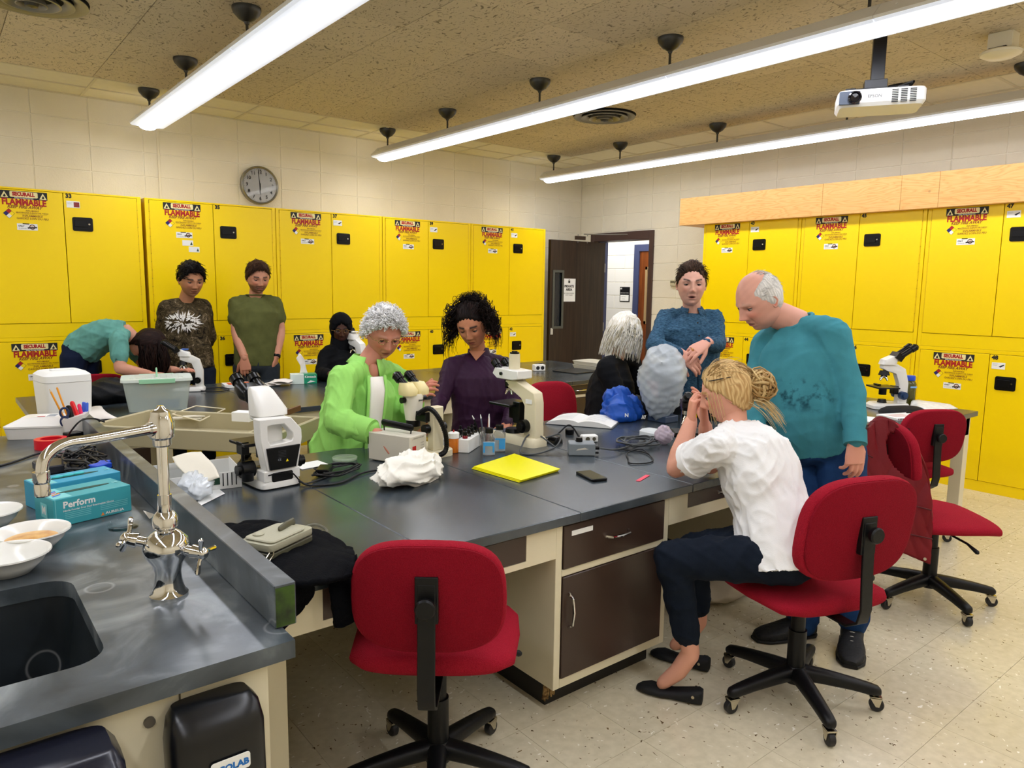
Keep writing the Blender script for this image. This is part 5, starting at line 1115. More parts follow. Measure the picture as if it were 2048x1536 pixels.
P = coons([(0.809,1.803,0.790),(0.841,1.793,0.790),(0.900,1.826,0.785)],[(0.800,1.750,0.631),(0.829,1.750,0.628),(0.865,1.750,0.638)],[(0.809,1.803,0.790),(0.791,1.752,0.723),(0.800,1.750,0.631)],[(0.900,1.826,0.785),(0.867,1.752,0.718),(0.865,1.750,0.638)],16,30)
sheet('right_drape', P, jk, t, .014, None, True, .008, 55, 5)
sg_ = M('sage_leather', '#a9a68e', .45, bump=.12, bs=90); sgd = M('olive_leather','#54523f',.4)
t = thing('purse', 'small sage green leather purse with zip and loop strap on the jacket', 'purse', (0.738,1.978,0.802), math.radians(-62)); t.scale = (.92,.92,.85)
P1 = rrect(.125,.20,.02)
MB().prism(P1,0,.020).build('lower_half', sgd, t, bev=.003); MB().prism([(x*.99,y*.99) for x, y in P1],.021,.024).build('zip', nickel, t); MB().prism(P1,.025,.048).build('upper_half', sg_, t, bev=.005, seg=2)
MB().prism([(x+.0,y-.01) for x, y in rrect(.115,.155,.018)],.0485,.056).build('front_pocket', sg_, t, bev=.003)
MB().tube([(-.02,.10,.04),(-.01,.085,.062),(.0,.04,.064),(.005,.005,.060)],.006,8,asp=2).build('flap_tab', sgd, t)
MB().tube([(.055,-.08,.03),(.07,-.10,.02),(.075,-.12,.012)],.002,6).tube([(.05,-.085,.03),(.06,-.12,.015)],.002,6).build('zip_pull', nickel, t)
rf = MB(); rf.ball((-.03,-.05,.058),(.018,.018,.004),12); rf.build('embossing', sg_, t)
o_ = MB().tube(spline([(0.794,1.974,0.800),(0.840,2.045,0.785),(0.870,2.095,0.800),(0.903,2.093,0.805),(0.932,2.080,0.785),(0.903,2.034,0.775),(0.839,1.972,0.785),(0.783,1.929,0.795)],8),.006,8,asp=.5).build('strap', sgd, smooth=60); tag(o_, 'thin olive leather strap looping out of the purse', 'strap')
# box with envelopes next to the upstand
t = thing('card_box', 'open white striped card box of envelopes and plastic bags by the upstand', 'box', (.80,2.95,TT+.001), math.radians(-7)); wc = M('white_card','#e8e8e4',.6)
MB().b2((-.13,-.12,0),(.13,.12,.003)).b2((-.13,-.12,.003),(.13,-.117,.065)).b2((-.13,.117,.003),(.13,.12,.065)).b2((.127,-.117,.003),(.13,.117,.072)).b2((-.13,-.117,.003),(-.127,.117,.06)).build('tray', wc, t)
st = MB(); 
for q in range(4): st.b2((.06+.016*q,-.1212,.012),(.064+.016*q,-.1203,.062))
st.b2((.0,-.1212,.02),(.05,-.1203,.055),1); st.build('stripes', [ink_m, M('dark_green','#16402c',.6)], t, smooth=0)
t2 = thing('envelope', 'curled cream paper envelope lying across the striped card box', 'envelope', (.80,2.95,TT))
P = coons([(0.736,3.106,0.846),(0.790,3.066,0.865),(0.828,3.036,0.868)],[(0.735,2.908,0.816),(0.760,2.783,0.810),(0.800,2.704,0.840)],[(0.736,3.106,0.846),(0.728,3.020,0.833),(0.735,2.908,0.816)],[(0.828,3.036,0.868),(0.821,2.845,0.855),(0.800,2.704,0.840)],16,12)
sheet('paper', P, M('cream_paper','#e6e0cf',.7), t2, .003, None, True, .003, 25, 4)
tag(blob('plastic_bag', (.735,2.80,TT+.035), (.06,.11,.04), M('thin_plastic','#d9dfe4',.25,alpha=.85), .016, 90, 2, None, TT+.001, 64), 'crumpled clear plastic bag spilling beside the card box', 'bag')
one('paper_sheet', MB().add([(0.689,2.662,0.762),(0.693,2.631,0.762),(0.831,2.755,0.762),(0.833,2.882,0.762)],[(0,1,2,3)]), paper_m, 'white paper slip lying under the plastic bag', 'paper', smooth=0)
t = thing('wire_tray', 'grey plastic tray against the upstand behind the card box', 'tray', (.73,3.12,TT+.001)); MB().b2((-.085,-.06,0),(.085,.06,.004)).b2((-.085,-.06,.004),(.085,-.056,.045)).b2((-.085,.056,.004),(.085,.06,.045)).b2((.081,-.056,.004),(.085,.056,.045)).b2((-.085,-.056,.004),(-.081,.056,.045)).build('tray', M('pale_grey','#c4c6c4',.4), t)
# ================================================================ THINGS ON THE SINK COUNTER
teal = M('teal_card','#3fa3ad',.45); tealp = M('teal_print','#7fd0d4',.45); dkt = M('dark_teal','#0f4238',.6)
def glove_box(x, y, rz, L_, W_, label, m1, big):
    t = thing('glove_box', label, 'box', (x,y,TT+.001), math.radians(rz)); H_ = .092
    MB().box((0,0,H_/2),(L_,W_,H_)).build('carton', m1, t, bev=.0015)
    P = [(.085*math.cos(a),.012*math.sin(a)) for a in np.linspace(0,2*PI,24,endpoint=False)]
    MB().prism(P,H_,H_+.001).build('opening', dkt, t, smooth=0)
    f = MB(); FF = frame((0,-W_/2-.0008,0),(1,0,0),(0,0,1)); FL = frame((-L_/2-.0008,0,0),(0,-1,0),(0,0,1))
    if big:
        f.addm(text('Perform',.03,.0009,align='LEFT'), FF @ T4((-.095,.068,0)),0); f.addm(text('Nitrile Powder Free Dual Examination Gloves',.0085,.0001,align='LEFT'), FF @ T4((-.095,.049,0)),0)
        for q in range(4): f.addm(([(0,0,0),(.08,0,0),(.08,.0018,0),(0,.0018,0)],[(0,1,2,3)]), FF @ T4((-.09,.022+.006*q,0)),1); f.addm(([(0,0,0),(.09,0,0),(.09,.0018,0),(0,.0018,0)],[(0,1,2,3)]), FF @ T4((.02,.026+.006*q,0)),1)
        f.addm(text('AURELIA',.012,.0003,align='LEFT',sx=1.3), FF @ T4((.035,.012,0)),0); f.addm(([(0,0,0),(.012,0,0),(.006,.012,0)],[(0,1,2)]), FF @ T4((.02,.006,0)),2)
        f.addm(([(-.024,-.024,0),(.024,-.024,0),(.024,.024,0),(-.024,.024,0)],[(0,1,2,3)]), FL @ T4((.0,.045,0)),1); f.addm(text('M',.036,.0016), FL @ T4((0,.045,.0004)),0)
        f.addm(([(0,0,0),(.002,0,0),(.002,H_,0),(0,H_,0)],[(0,1,2,3)]), FF @ T4((-.118,0,.0002)),1)
    else: f.addm(text('N-DEX',.022,.0008,align='LEFT'), FF @ T4((-L_/2+.01,.05,0)),0); f.addm(([(0,0,0),(.04,0,0),(.04,.002,0),(0,.002,0)],[(0,1,2,3)]), FF @ T4((-L_/2+.01,.035,0)),0)
    FT = frame((0,0,H_+.0008),(1,0,0),(0,1,0))
    f.addm(([(-L_/2+.004,-W_/2+.004,0),(-L_/2+.06,-W_/2+.004,0),(-L_/2+.06,W_/2-.004,0),(-L_/2+.004,W_/2-.004,0)],[(0,1,2,3)]), FT,1)
    for q, mi in ((0,3),(1,2),(2,4),(3,3),(4,2)): f.addm(([(0,0,0),(.030,.014,0),(.032,.024,0),(.004,.012,0)],[(0,1,2,3)]), FT @ T4((-L_/2+.012+.004*(q%2),-.04+.017*q,.0004)),mi)
    f.addm(text('M',.022,.001), FT @ T4((L_/2-.02,.0,.0003)),1)
    f.build('print', [paper_m, tealp, M('orange_print','#f08a3c',.5), M('blue_print2','#3a56c0',.5), M('magenta_print','#d04a78',.5)], t, smooth=0)
    glp = MB()
    for q in range(3): glp.ball((-.05+.035*q,.004,H_+.004),(.02,.007,.006),8)
    if not big: glp.build('glove_edge', M('glove_nitrile','#49c4c8',.5), t)
    return t
glove_box(.372,2.775,15,.245,.145,'teal glove carton printed Perform, nearer one beside the faucet',teal,True); glove_box(.372,2.985,14,.27,.13,'blue glove carton standing behind the Perform carton',M('blue_card','#3a9fc2',.45),False)
def bowl(x, y, label, food, r=.085, h=.055):
    t = thing('evaporating_dish', label, 'bowl', (x,y,TT+.001)); MB().lathe([(r*.45,0),(r*.55,.001),(r*.86,h*.55),(r*.98,h*.93),(r*1.08,h),(r*1.07,h+.004),(r*.95,h*.96),(r*.82,h*.62),(r*.5,.008),(0,.006)],(0,0,0),48).build('dish', M('white_china','#ecebe4',.2,spec=.6), t, smooth=60)
    if food: MB().lathe([(r*.72,.034),(r*.6,.037),(0,.038)],(0,0,0),32).build('contents', M('amber_slices','#c98e4e',.4,col2='#e8c07a',vs=30), t)
    return t
bowl(.195,2.50,'white china dish holding amber slices, middle of the three dishes',True,.095); bowl(.125,2.325,'empty white china dish nearest the sink corner',False,.095); bowl(.105,2.80,'white china dish cut by the left edge behind the others',False,.09)
tag(MB().lathe([(.042,0),(.044,.012),(.046,.012),(.045,.0),(.0,.001)],(.447,2.548,TT+.001),40).lathe([(.046,.004),(.048,.017),(.046,.018),(.044,.0155),(0,.0155)],(.447,2.548,TT+.001),40).build('glass_petri_dish', M('clear_glass')), 'round clear glass petri dish between glove carton and faucet', 'dish')
tag(MB().add([(.535,2.60,TT+.001),(.565,2.63,TT+.001),(.54,2.68,TT+.001),(.525,2.64,TT+.022)],[(0,1,3),(1,2,3),(2,0,3),(0,2,1)]).build('paper_scrap', M('cream_paper'), smooth=0), 'folded cream paper scrap beside the Perform glove carton', 'paper')
t = thing('tape_roll', 'bright red tape roll on the counter behind the glove cartons', 'tape roll', (.42,4.02,TT+.001)); MB().lathe([(.045,0),(.07,0),(.07,.045),(.045,.045),(.045,0)],(0,0,0),32).build('roll', M('red_tape','#e01428',.35), t)
# cords heap
t = thing('cable_heap', 'heap of black cables with blue connectors in front of the upstand', 'cables', (.46,3.5,TT))
g = random.Random(4)
for q in range(9):
    pts = [(.46+g.uniform(-.08,.09),3.48+g.uniform(-.28,.25),TT+.012+g.uniform(0,.05)) for _ in range(7)]; cable('cable', pts, .0045, cord, parent=t)
MB().box((.50,3.25,TT+.055),(.07,.05,.022),rot=RZ(.5)).box((.53,3.34,TT+.045),(.045,.035,.02),rot=RZ(-.4)).build('blue_connector', M('vga_blue','#1c4fd0',.4), t, world=True, bev=.003)
tag(MB().box((.36,3.52,TT+.02),(.10,.16,.035),rot=RZ(.12)).build('adapter_brick', M('dark_adapter','#2a2c34',.35), bev=.005), 'dark flat power adapter left of the cable heap', 'power supply')
t = thing('computer_mouse', 'black computer mouse like device with arched cord near the white kit', 'mouse', (.475,4.02,TT+.002), .5); MB().ball((0,0,.020),(.032,.055,.020),16).build('shell', black_p, t)
cable('arched_cable', [(.48,4.02,TT+.03),(.50,3.95,TT+.09),(.54,3.93,TT+.135),(.60,3.98,TT+.128),(.64,3.97,TT+.11)], .004, cord, 'thin black cable arching over the upstand')
cable('trailing_cable', [(-.35,3.45,TT+.005),(-.05,3.62,TT+.005),(.20,3.72,TT+.005),(.36,3.88,TT+.008),(.40,3.80,TT+.006)], .005, cord, 'black cable running off the left edge of the counter')
# first aid kit like box with cup of pens
t = thing('white_kit_box', 'low white plastic kit box with sloped lid and printed label', 'box', (.42,4.36,TT+.001), math.radians(-24)); wp = M('white_plastic','#eceae4',.35)
MB().loft([((0,0,0),(.135,0,0),(0,.085,0)),((0,0,.055),(.145,0,0),(0,.095,0))],32,p=9).build('tub', wp, t, smooth=30)
MB().loft([((0,0,.057),(.148,0,0),(0,.098,0)),((0,0,.066),(.148,0,0),(0,.098,0)),((.02,.01,.098),(.105,0,0),(0,.065,0)),((.02,.01,.102),(.100,0,0),(0,.06,0))],32,p=8).build('lid', wp, t, smooth=30)
MB().b2((-.02,-.04,.1025),(.08,.05,.1035)).build('label', paper_m, t); MB().b2((-.01,-.03,.1036),(.025,-.012,.1042)).build('red_print', red_m, t); MB().b2((.03,-.025,.1036),(.07,.04,.1040)).build('grey_print', M('print_grey'), t)
pc = thing('pen_cup', 'white slanted holder packed with pencils, markers and scissors', 'pen holder', (.555,4.24,TT+.001), -.3)
MB().loft([((0,0,0),(.04,0,0),(0,.055,0)),((0,0,.085),(.055,0,0),(0,.065,0)),((0,0,.11),(.056,.0,.015),(0,.066,0))],28,p=7).build('cup', wp, pc, smooth=30)
def stick(n_, a, b, r, m, label, cat, tip=None):
    o = MB().tube([a,b],[r,r],8)
    if tip: o.tube([b,tuple(np.array(b)+(np.array(b)-np.array(a))*.08)],[r*.9,r*.3],8,1)
    tag(o.build(n_, [m, M('pencil_tip','#e8c9a0',.6)]), label, cat)
P0 = np.array((.545,4.24,TT)); pen_or = M('pencil_orange','#f0a020',.4)
stick('pencil', P0+(-.02,.02,.05), P0+(-.085,.03,.235), .0045, pen_or, 'orange pencil pointing up, leftmost in the pen holder', 'pencil', 1); stick('pencil', P0+(-.01,.03,.06), P0+(-.055,.05,.25), .0045, pen_or, 'orange pencil with eraser end up behind the other pencil', 'pencil')
stick('marker', P0+(.03,-.01,.06), P0+(.0,.0,.175), .011, M('red_plastic','#e8202a',.35), 'thick red marker standing in the pen holder', 'marker'); stick('marker', P0+(.045,-.005,.05), P0+(.03,0,.16), .009, M('pink_plastic','#ee2a62',.35), 'pink capped marker beside the red marker', 'marker'); stick('marker', P0+(.0,-.03,.05), P0+(-.02,-.02,.155), .014, black_p, 'stubby black marker at the front of the pen holder', 'marker')
for q, c_ in enumerate(((.05,.02),(.058,.0),(.045,.035))): stick('pen', P0+(c_[0],c_[1],.04), P0+(c_[0]+.01,c_[1]+.01,.165), .006, M('blue_pen','#3a66d8',.3), ['translucent blue pen right of the pink marker','blue pen at the right rim of the holder','blue pen at the back rim of the holder'][q], 'pen')
t = thing('scissors', 'navy handled scissors hanging in the front of the pen holder', 'scissors', tuple(P0+np.array((-.045,-.035,.105))))
for q in (0,1):
    a_ = np.linspace(0,2*PI,17); MB().tube([(.0+.018*math.cos(v)+.004,-.0,.024*math.sin(v)+(.03 if q else -.015)) for v in a_],.0055,8,caps=False).build('finger_loop', M('navy_plastic','#1a2a52',.4), t)
MB().tube([(.01,0,.0),(.05,.02,-.06)],.004,6).build('blade', steel, t)
tag(MB().box((.52,4.08,TT+.03),(.07,.06,.05),rot=RZ(.4)).build('black_clip_box', black_p, bev=.003), 'small black box below the pen holder', 'box')
tag(MB().box((.548,3.84,TT+.02),(.05,.04,.035),rot=RZ(.2)).build('eraser_block', M('beige_plastic'), bev=.003), 'small beige block beside the upstand', 'block')
# ================================================================ THINGS ON BENCH B
t = thing('foam_cooler', 'large white foam cooler box with lid on the rear bench', 'cooler', (.60,5.00,TT+.001), math.radians(8)); foam = M('white_foam')
MB().loft([((0,0,0),(.118,0,0),(0,.125,0)),((0,0,.205),(.126,0,0),(0,.14,0))],36,p=8).build('box', foam, t, smooth=30); MB().loft([((0,0,.207),(.127,0,0),(0,.142,0)),((0,0,.245),(.125,0,0),(0,.140,0)),((0,0,.262),(.105,0,0),(0,.118,0)),((0,0,.266),(.095,0,0),(0,.105,0))],36,p=7).build('lid', foam, t, smooth=30); MB().prism(rrect(.12,.05,.01),.266,.273).build('lid_handle', foam, t, bev=.002)
tubm = M('frosted_plastic','#d5e2da',.25,alpha=.55,spec=.6); t = thing('clear_storage_box', 'translucent storage box with green latches and handle on the rear bench', 'storage box', (1.10,4.93,TT+.001), math.radians(-12))
Lx, Ly, Hh = .19, .14, .185
for z_ in (0,): MB().loft([((0,0,0),(Lx*.86,0,0),(0,Ly*.84,0)),((0,0,Hh),(Lx,0,0),(0,Ly,0))],40,p=10,cap=False).loft([((0,0,.002),(Lx*.85,0,0),(0,Ly*.83,0)),((0,0,.004),(Lx*.85,0,0),(0,Ly*.83,0))],40,p=10).build('tub', tubm, t, smooth=30)
ldm = M('frosted_lid','#e4eee6',.3,alpha=.85); ld = MB(); ld.loft([((0,0,Hh),(Lx+.012,0,0),(0,Ly+.012,0)),((0,0,Hh+.016),(Lx+.010,0,0),(0,Ly+.010,0)),((0,0,Hh+.018),(Lx-.01,0,0),(0,Ly-.01,0))],40,p=10); l1 = ld.build('lid', ldm, t, smooth=30)
rb = MB()
for i in range(9): rb.b2((-.15+.034*i,-.10,Hh+.018),(-.128+.034*i,.10,Hh+.021))
rb.build('lid_ribs', ldm, l1)
gl = M('mint_plastic','#9fd8b0',.4)
for s in (-1,1): MB().box((0,s*(Ly+.010),Hh+.004),(.20,.006,.028)).build('latch', gl, t, bev=.002)
MB().tube(spline([(0,-.05,Hh+.018),(0,-.045,Hh+.05),(0,0,Hh+.066),(0,.045,Hh+.05),(0,.05,Hh+.018)],6),.005,8,asp=1.6).build('handle', gl, t)
MB().box((-.03,-.02,.09),(.14,.10,.02),rot=RZ(.3)).box((.08,.02,.14),(.10,.08,.03)).build('contents', M('kraft','#c6ba98',.7), t); MB().box((.06,-.06,.035),(.12,.03,.05)).build('blue_item', M('blue_item','#3a5a90',.5), t)
tag(blob('black_backpack', (.90,5.42,TT+.045), (.27,.18,.10), M('black_nylon_bag','#07090d',.55,bump=.2,bs=70,spec=.2), .02, 36, 9, None, TT+.001, 80, rot=RZ(.2)), 'black bag lying flat on the rear bench before the leaning woman', 'bag')
tag(sheet('paper_towel', coons([(0.709,5.105,0.768),(0.808,5.125,0.775),(0.798,4.986,0.770)],[(0.679,4.655,0.765),(0.767,4.505,0.790),(0.837,4.546,0.765)],[(0.709,5.105,0.768),(0.685,4.818,0.775),(0.679,4.655,0.765)],[(0.798,4.986,0.770),(0.796,4.668,0.780),(0.837,4.546,0.765)],12,8), M('towel_white','#ebe4dc',.9), None, .002, None, False, .003, 30, 3), 'crumpled white paper towel beside the foam cooler', 'paper towel')
t = thing('paper_pad', 'white pad with an orange cover stripe on the rear bench', 'notebook', (1.86,5.66,TT+.001), -.15); MB().box((0,0,.012),(.26,.16,.022)).build('pages', paper_m, t); MB().box((0,-.01,.0245),(.20,.11,.002)).build('orange_card', M('orange_card','#d8602c',.5), t)
t = thing('napkin_stack', 'loose stack of white napkins behind the white and black microscope', 'napkins', (2.12,5.58,TT+.001))
for q in range(3): 
    P = coons([(-.09,.06,.01+.012*q),(0,.07,.02+.012*q),(.09,.05,.012+.012*q)],[(-.10,-.06,.004+.012*q),(0,-.07,.006+.012*q),(.10,-.05,.005+.012*q)],[(-.09,.06,.01+.012*q),(-.1,0,.012+.012*q),(-.10,-.06,.004+.012*q)],[(.09,.05,.012+.012*q),(.1,0,.014+.012*q),(.10,-.05,.005+.012*q)],10,8); o = sheet('napkin', P, M('towel_white'), None, .002, None, False, .004, 30, q+1); o.parent = t; o.rotation_euler.z = q*.5; o.location = (.015*q,-.02*q,0)
t = thing('tissue_box', 'green and white laboratory wipes box with a tissue standing up', 'tissue box', (2.33,5.58,TT+.001), math.radians(-18)); MB().b2((-.10,-.06,0),(-.0,.06,.075)).build('carton', M('wipe_white','#dcebe2',.5), t); MB().b2((0,-.06,0),(.10,.06,.075)).build('green_panel', M('wipe_green','#12976f',.45), t)
MB().addm(text('Kimtech',.026,.0006), frame((.05,-.0615,.055),(1,0,0),(0,0,1))).addm(([(-.03,-.01,0),(.04,.002,0),(.0,.012,0)],[(0,1,2)]), frame((.05,-.0615,.015),(1,0,0),(0,0,1))).build('print', paper_m, t, smooth=0)
P = coons([(-.03,0,.075),(0,.006,.075),(.035,0,.075)],[(-.05,.0,.20),(-.02,.01,.235),(.01,0,.19)],[(-.03,0,.075),(-.02,0,.13),(-.05,0,.20)],[(.035,0,.075),(.02,.0,.13),(.01,0,.19)],8,10); sheet('tissue', P, M('towel_white'), t, .002, None, False, .008, 40, 2)
t = thing('food_container', 'clear plastic tub with blue lid on the rear bench', 'container', (3.98,4.86,TT+.001)); MB().lathe([(.055,0),(.068,.045),(.066,.045)],(0,0,0),32).build('tub', tubm, t); MB().lathe([(.071,.045),(.072,.054),(.060,.057),(0,.056)],(0,0,0),32).build('lid', M('blue_lid','#3a9ae8',.35), t)
t = cbox('power_adapter', (4.52,5.22,TT+.001), (.11,.07,.06), -20, paper_m, 'white adapter block with two round sockets on the rear bench', 'plug', .004); MB().cyl((-.022,-.036,.03),(-.022,-.034,.03),.018,n=16).cyl((.025,-.036,.03),(.025,-.034,.03),.018,n=16).build('socket', ink_m, t)
loops('power_cable', (4.78,5.50), 'heap of black cable behind the white adapter block', cord, 3, .07, .006, seed=3)
tag(MB().box((4.78,4.98,TT+.006),(.34,.30,.010),rot=RZ(.1)).build('laptop_closed', M('matte_black','#191b1c',.45), bev=.003), 'thin flat black case lying on the rear bench right end', 'case')
t = thing('storage_tray', 'stacked pale plastic trays at the right end of the rear bench', 'tray', (5.10,5.05,TT+.001))
for q in range(2): MB().loft([((0,0,.04*q),(.13,0,0),(0,.18,0)),((0,0,.04*q+.036),(.145,0,0),(0,.195,0))],24,p=8).build('tray', M('pale_tray','#d6d3c4',.4), t, smooth=30)
cable('thin_cable', [(1.52,5.50,TT+.01),(1.62,5.42,TT+.006),(1.72,5.50,TT+.006),(1.70,5.62,TT+.006),(1.60,5.64,TT+.01)], .004, cord, 'thin black cord loop right of the small blue topped microscope')
# ================================================================ THINGS ON TABLE C
t = thing('water_bottle', 'olive green translucent water bottle with blue screw lid', 'bottle', (5.34,2.20,TT+.001)); og = M('olive_plastic','#4a4a12',.15,spec=.7,coat=.3)
MB().lathe([(.040,0),(.044,.004),(.044,.15),(.040,.165),(.034,.172),(.034,.178)],(0,0,0),36).build('body', og, t); MB().lathe([(.033,.178),(.036,.181),(.036,.205),(.032,.212),(0,.213)],(0,0,0),28).build('lid', M('blue_screw_lid','#1a4ecb',.35), t)
MB().addm(([(x,y,0) for x, y in rrect(.05,.012,.003)],[tuple(range(20))]), frame((-.022,-.0385,.135),(.87,-.5,0),(0,0,1))).build('badge', M('pale_blue','#7fb4e8',.4), t, smooth=0)
t = thing('notebook', 'open spiral notebook with pen at the front of the right table', 'notebook', (4.80,2.00,TT+.001), math.radians(-20))
MB().box((0,0,.006),(.26,.17,.012)).build('pages', paper_m, t); m = MB()
for q in range(22): m.lathe([(.004,-.0012),(.0052,0),(.004,.0012)],(-.125+q*.012,-.085,.008),8,ax=(1,0,0))
m.build('spiral', ink_m, t); MB().b2((-.10,-.04,.0122),(.04,.05,.0125)).build('writing', M('faint_print','#d8c4c0',.7), t)
tag(MB().tube([(4.90,2.02,TT+.020),(5.0,1.97,TT+.020)],.005,8).build('pen', black_p), 'black pen lying on the spiral notebook', 'pen')
tag(MB().box((4.52,2.08,TT+.004),(.20,.14,.006),rot=RZ(.3)).build('loose_papers', paper_m), 'white loose papers left of the spiral notebook', 'paper')
tag(MB().loft([((5.02,2.10,TT+.001),(.16,-.06,0),(.02,.07,0)),((5.02,2.10,TT+.022),(.15,-.055,0),(.018,.06,0)),((5.02,2.11,TT+.035),(.10,-.04,0),(.01,.04,0))],24,p=3).build('black_pouch', M('black_cloth'), smooth=60), 'black soft pouch in front of the white microscope base', 'pouch')
t = thing('clear_bag', 'crinkled clear bag with printed card on the right table corner', 'bag', (5.33,2.00,TT)); P = coons([(5.18,2.12,TT+.02),(5.30,2.14,TT+.05),(5.46,2.05,TT+.02)],[(5.13,1.98,TT+.006),(5.26,1.94,TT+.012),(5.42,1.91,TT+.006)],[(5.18,2.12,TT+.02),(5.13,2.05,TT+.03),(5.13,1.98,TT+.006)],[(5.46,2.05,TT+.02),(5.46,1.98,TT+.025),(5.42,1.91,TT+.006)],16,12); sheet('wrapper', P, M('white_wrap','#e2e4e4',.25,var=.08,vs=30), t, .003, None, True, .006, 40, 3, floorz=TT+.003)
MB().box((5.19,1.985,TT+.012),(.14,.05,.008),rot=RZ(-.35)).build('yellow_card', M('yellow_card','#f0d800',.5), t, world=True)
# canvas tote under table C and pale bag on the floor
tag(blob('tote_bag', (4.90,2.35,.16), (.13,.10,.16), M('canvas','#b9ae9a',.85,bump=.2,bs=90), .02, 45, 3, None, .002, 56), 'pale canvas bag with blue tie under the right table', 'bag')
tag(blob('floor_bag', (3.05,2.10,.06), (.22,.16,.07), M('canvas'), .02, 40, 5, None, .002, 64), 'beige cloth bag on the floor below the seated woman', 'bag')
# ================================================================ CART
t = thing('utility_cart', 'beige moulded utility cart with deep tray between the benches', 'cart', (1.11,3.91,0), math.radians(-48)); cm2 = M('cart_beige','#b3a988',.5,bump=.06,bs=40)
CL, CWd, rim = .50, .235, .835
m = MB(); m.b2((-CL,-CWd,rim-.10),(CL,CWd,rim-.09)); 
for s in (-1,1): m.b2((-CL,s*CWd-.012,rim-.10),(CL,s*CWd+.012,rim)); m.b2((s*CL-.012,-CWd,rim-.10),(s*CL+.012,CWd,rim))
m.b2((CL-.16,-CWd,rim-.02),(CL-.145,CWd,rim)); m.b2((CL-.145,-.008,rim-.02),(CL,.008,rim))
m.build('top_tray', cm2, t, bev=.004); MB().b2((-CL,-CWd,.18),(CL,CWd,.20)).build('lower_shelf', cm2, t)
for x in (-1,1):
    for y in (-1,1): lg = MB().b2((x*(CL-.03)-.018,y*(CWd-.02)-.018,.09),(x*(CL-.03)+.018,y*(CWd-.02)+.018,rim-.09)).build('leg', cm2, t, bev=.003); MB().cyl((x*(CL-.03)-.012,y*(CWd-.02),.045),(x*(CL-.03)+.012,y*(CWd-.02),.045),.045,n=20).build('wheel', black_p, lg)
tag(MB().tube([(1.028,4.291,0.823),(1.190,4.422,0.836),(1.305,4.264,0.829),(1.117,4.088,0.806),(1.028,4.291,0.823)],.004,6,caps=False).build('photo_holder', M('cream_enamel'), smooth=60), 'thin cream wire frame lying in the cart tray', 'frame')
tag(MB().box((1.092,4.236,0.803),(.16,.04,.008),rot=RZ(-.6)).box((1.136,4.203,0.814),(.15,.03,.006),rot=RZ(-.3)).build('specimen_papers', M('cream_paper'), kind='stuff'), 'bundle of cream papers and straws in the cart tray', 'papers')
tag(MB().box((1.277,3.863,0.850),(.10,.07,.05),rot=RZ(-.84)).build('small_white_box', paper_m, bev=.002), 'small white card box in the cart tray behind the microscope', 'box')
tag(MB().box((1.481,3.680,0.889),(.012,.14,.03),rot=RZ(-.84)).build('wooden_slide_box', M('brown_wood','#6a4422',.5), bev=.002), 'brown wooden strip standing in the cart tray', 'box')
# vest over the right chair
vm_ = M('burgundy_quilt', '#6e0812', .6, bump=.12, bs=70, spec=.3)
t = thing('quilted_vest', 'dark red quilted vest hung over the back of a swivel chair', 'vest', (3.72,1.60,.3))
hfd = Vector((math.cos(math.radians(-38)), math.sin(math.radians(-38)), 0)); hrt = Vector((hfd.y*-1, hfd.x, 0))*-1
bc = Vector((3.87,1.42,0))-hfd*.262
def vp(a, b, z): q = bc+hrt*a-hfd*b; return (q.x,q.y,z)
# outer panel hangs behind the backrest; a = sideways, b = outward
DV = 3.42
Tp = [(3.488,1.615,0.900),(3.553,1.596,0.940),(3.588,1.541,0.935),(3.593,1.476,0.882)]
Bt = [(3.363,1.534,0.444),(3.398,1.469,0.378),(3.466,1.383,0.345),(3.527,1.302,0.308)]
Ls = [Tp[0],(3.417,1.596,0.756),(3.364,1.557,0.579),Bt[0]]; Rs = [Tp[-1],(3.605,1.388,0.723),(3.575,1.322,0.503),Bt[-1]]
sheet('outer_panel', coons(Tp,Bt,Ls,Rs,60,64), vm_, t, .016, lambda u,v: ((u-.66-.25*(v-.25))/.23)**2+((v-.27)/.17)**2 < 1, True, .016, 36, 3)
T2 = [(3.559,1.637,0.904),(3.644,1.626,0.941),(3.739,1.568,0.895),(3.773,1.499,0.801)]; B2 = [(3.614,1.626,0.647),(3.715,1.554,0.544),(3.791,1.488,0.521),(3.832,1.430,0.527)]
sheet('inner_panel', coons(T2,B2,[T2[0],(3.590,1.642,0.774),B2[0]],[T2[-1],(3.830,1.458,0.675),B2[-1]],30,24), vm_, t, .014, None, True, .006, 40, 6)
sm2 = MB()
for q in ([(3.399,1.586,0.797),(3.431,1.550,0.776)],[(3.363,1.561,0.639),(3.440,1.459,0.590),(3.549,1.321,0.556)],[(3.343,1.537,0.516),(3.415,1.437,0.456),(3.532,1.299,0.427)]): sm2.tube(q,.0032,6)
sm2.build('quilting', M('dark_seam','#4c0710',.7), t, world=True)
MB().cyl((3.505,1.311,0.334),(3.490,1.305,0.339),.007,n=12).build('snap', nickel, t, world=True)
MB().quad((3.381,1.447,0.431),(3.413,1.413,0.420),(3.410,1.409,0.388),(3.378,1.443,0.399)).build('stitched_label', M('dark_label','#3c0a10',.8), t, world=True, smooth=0)
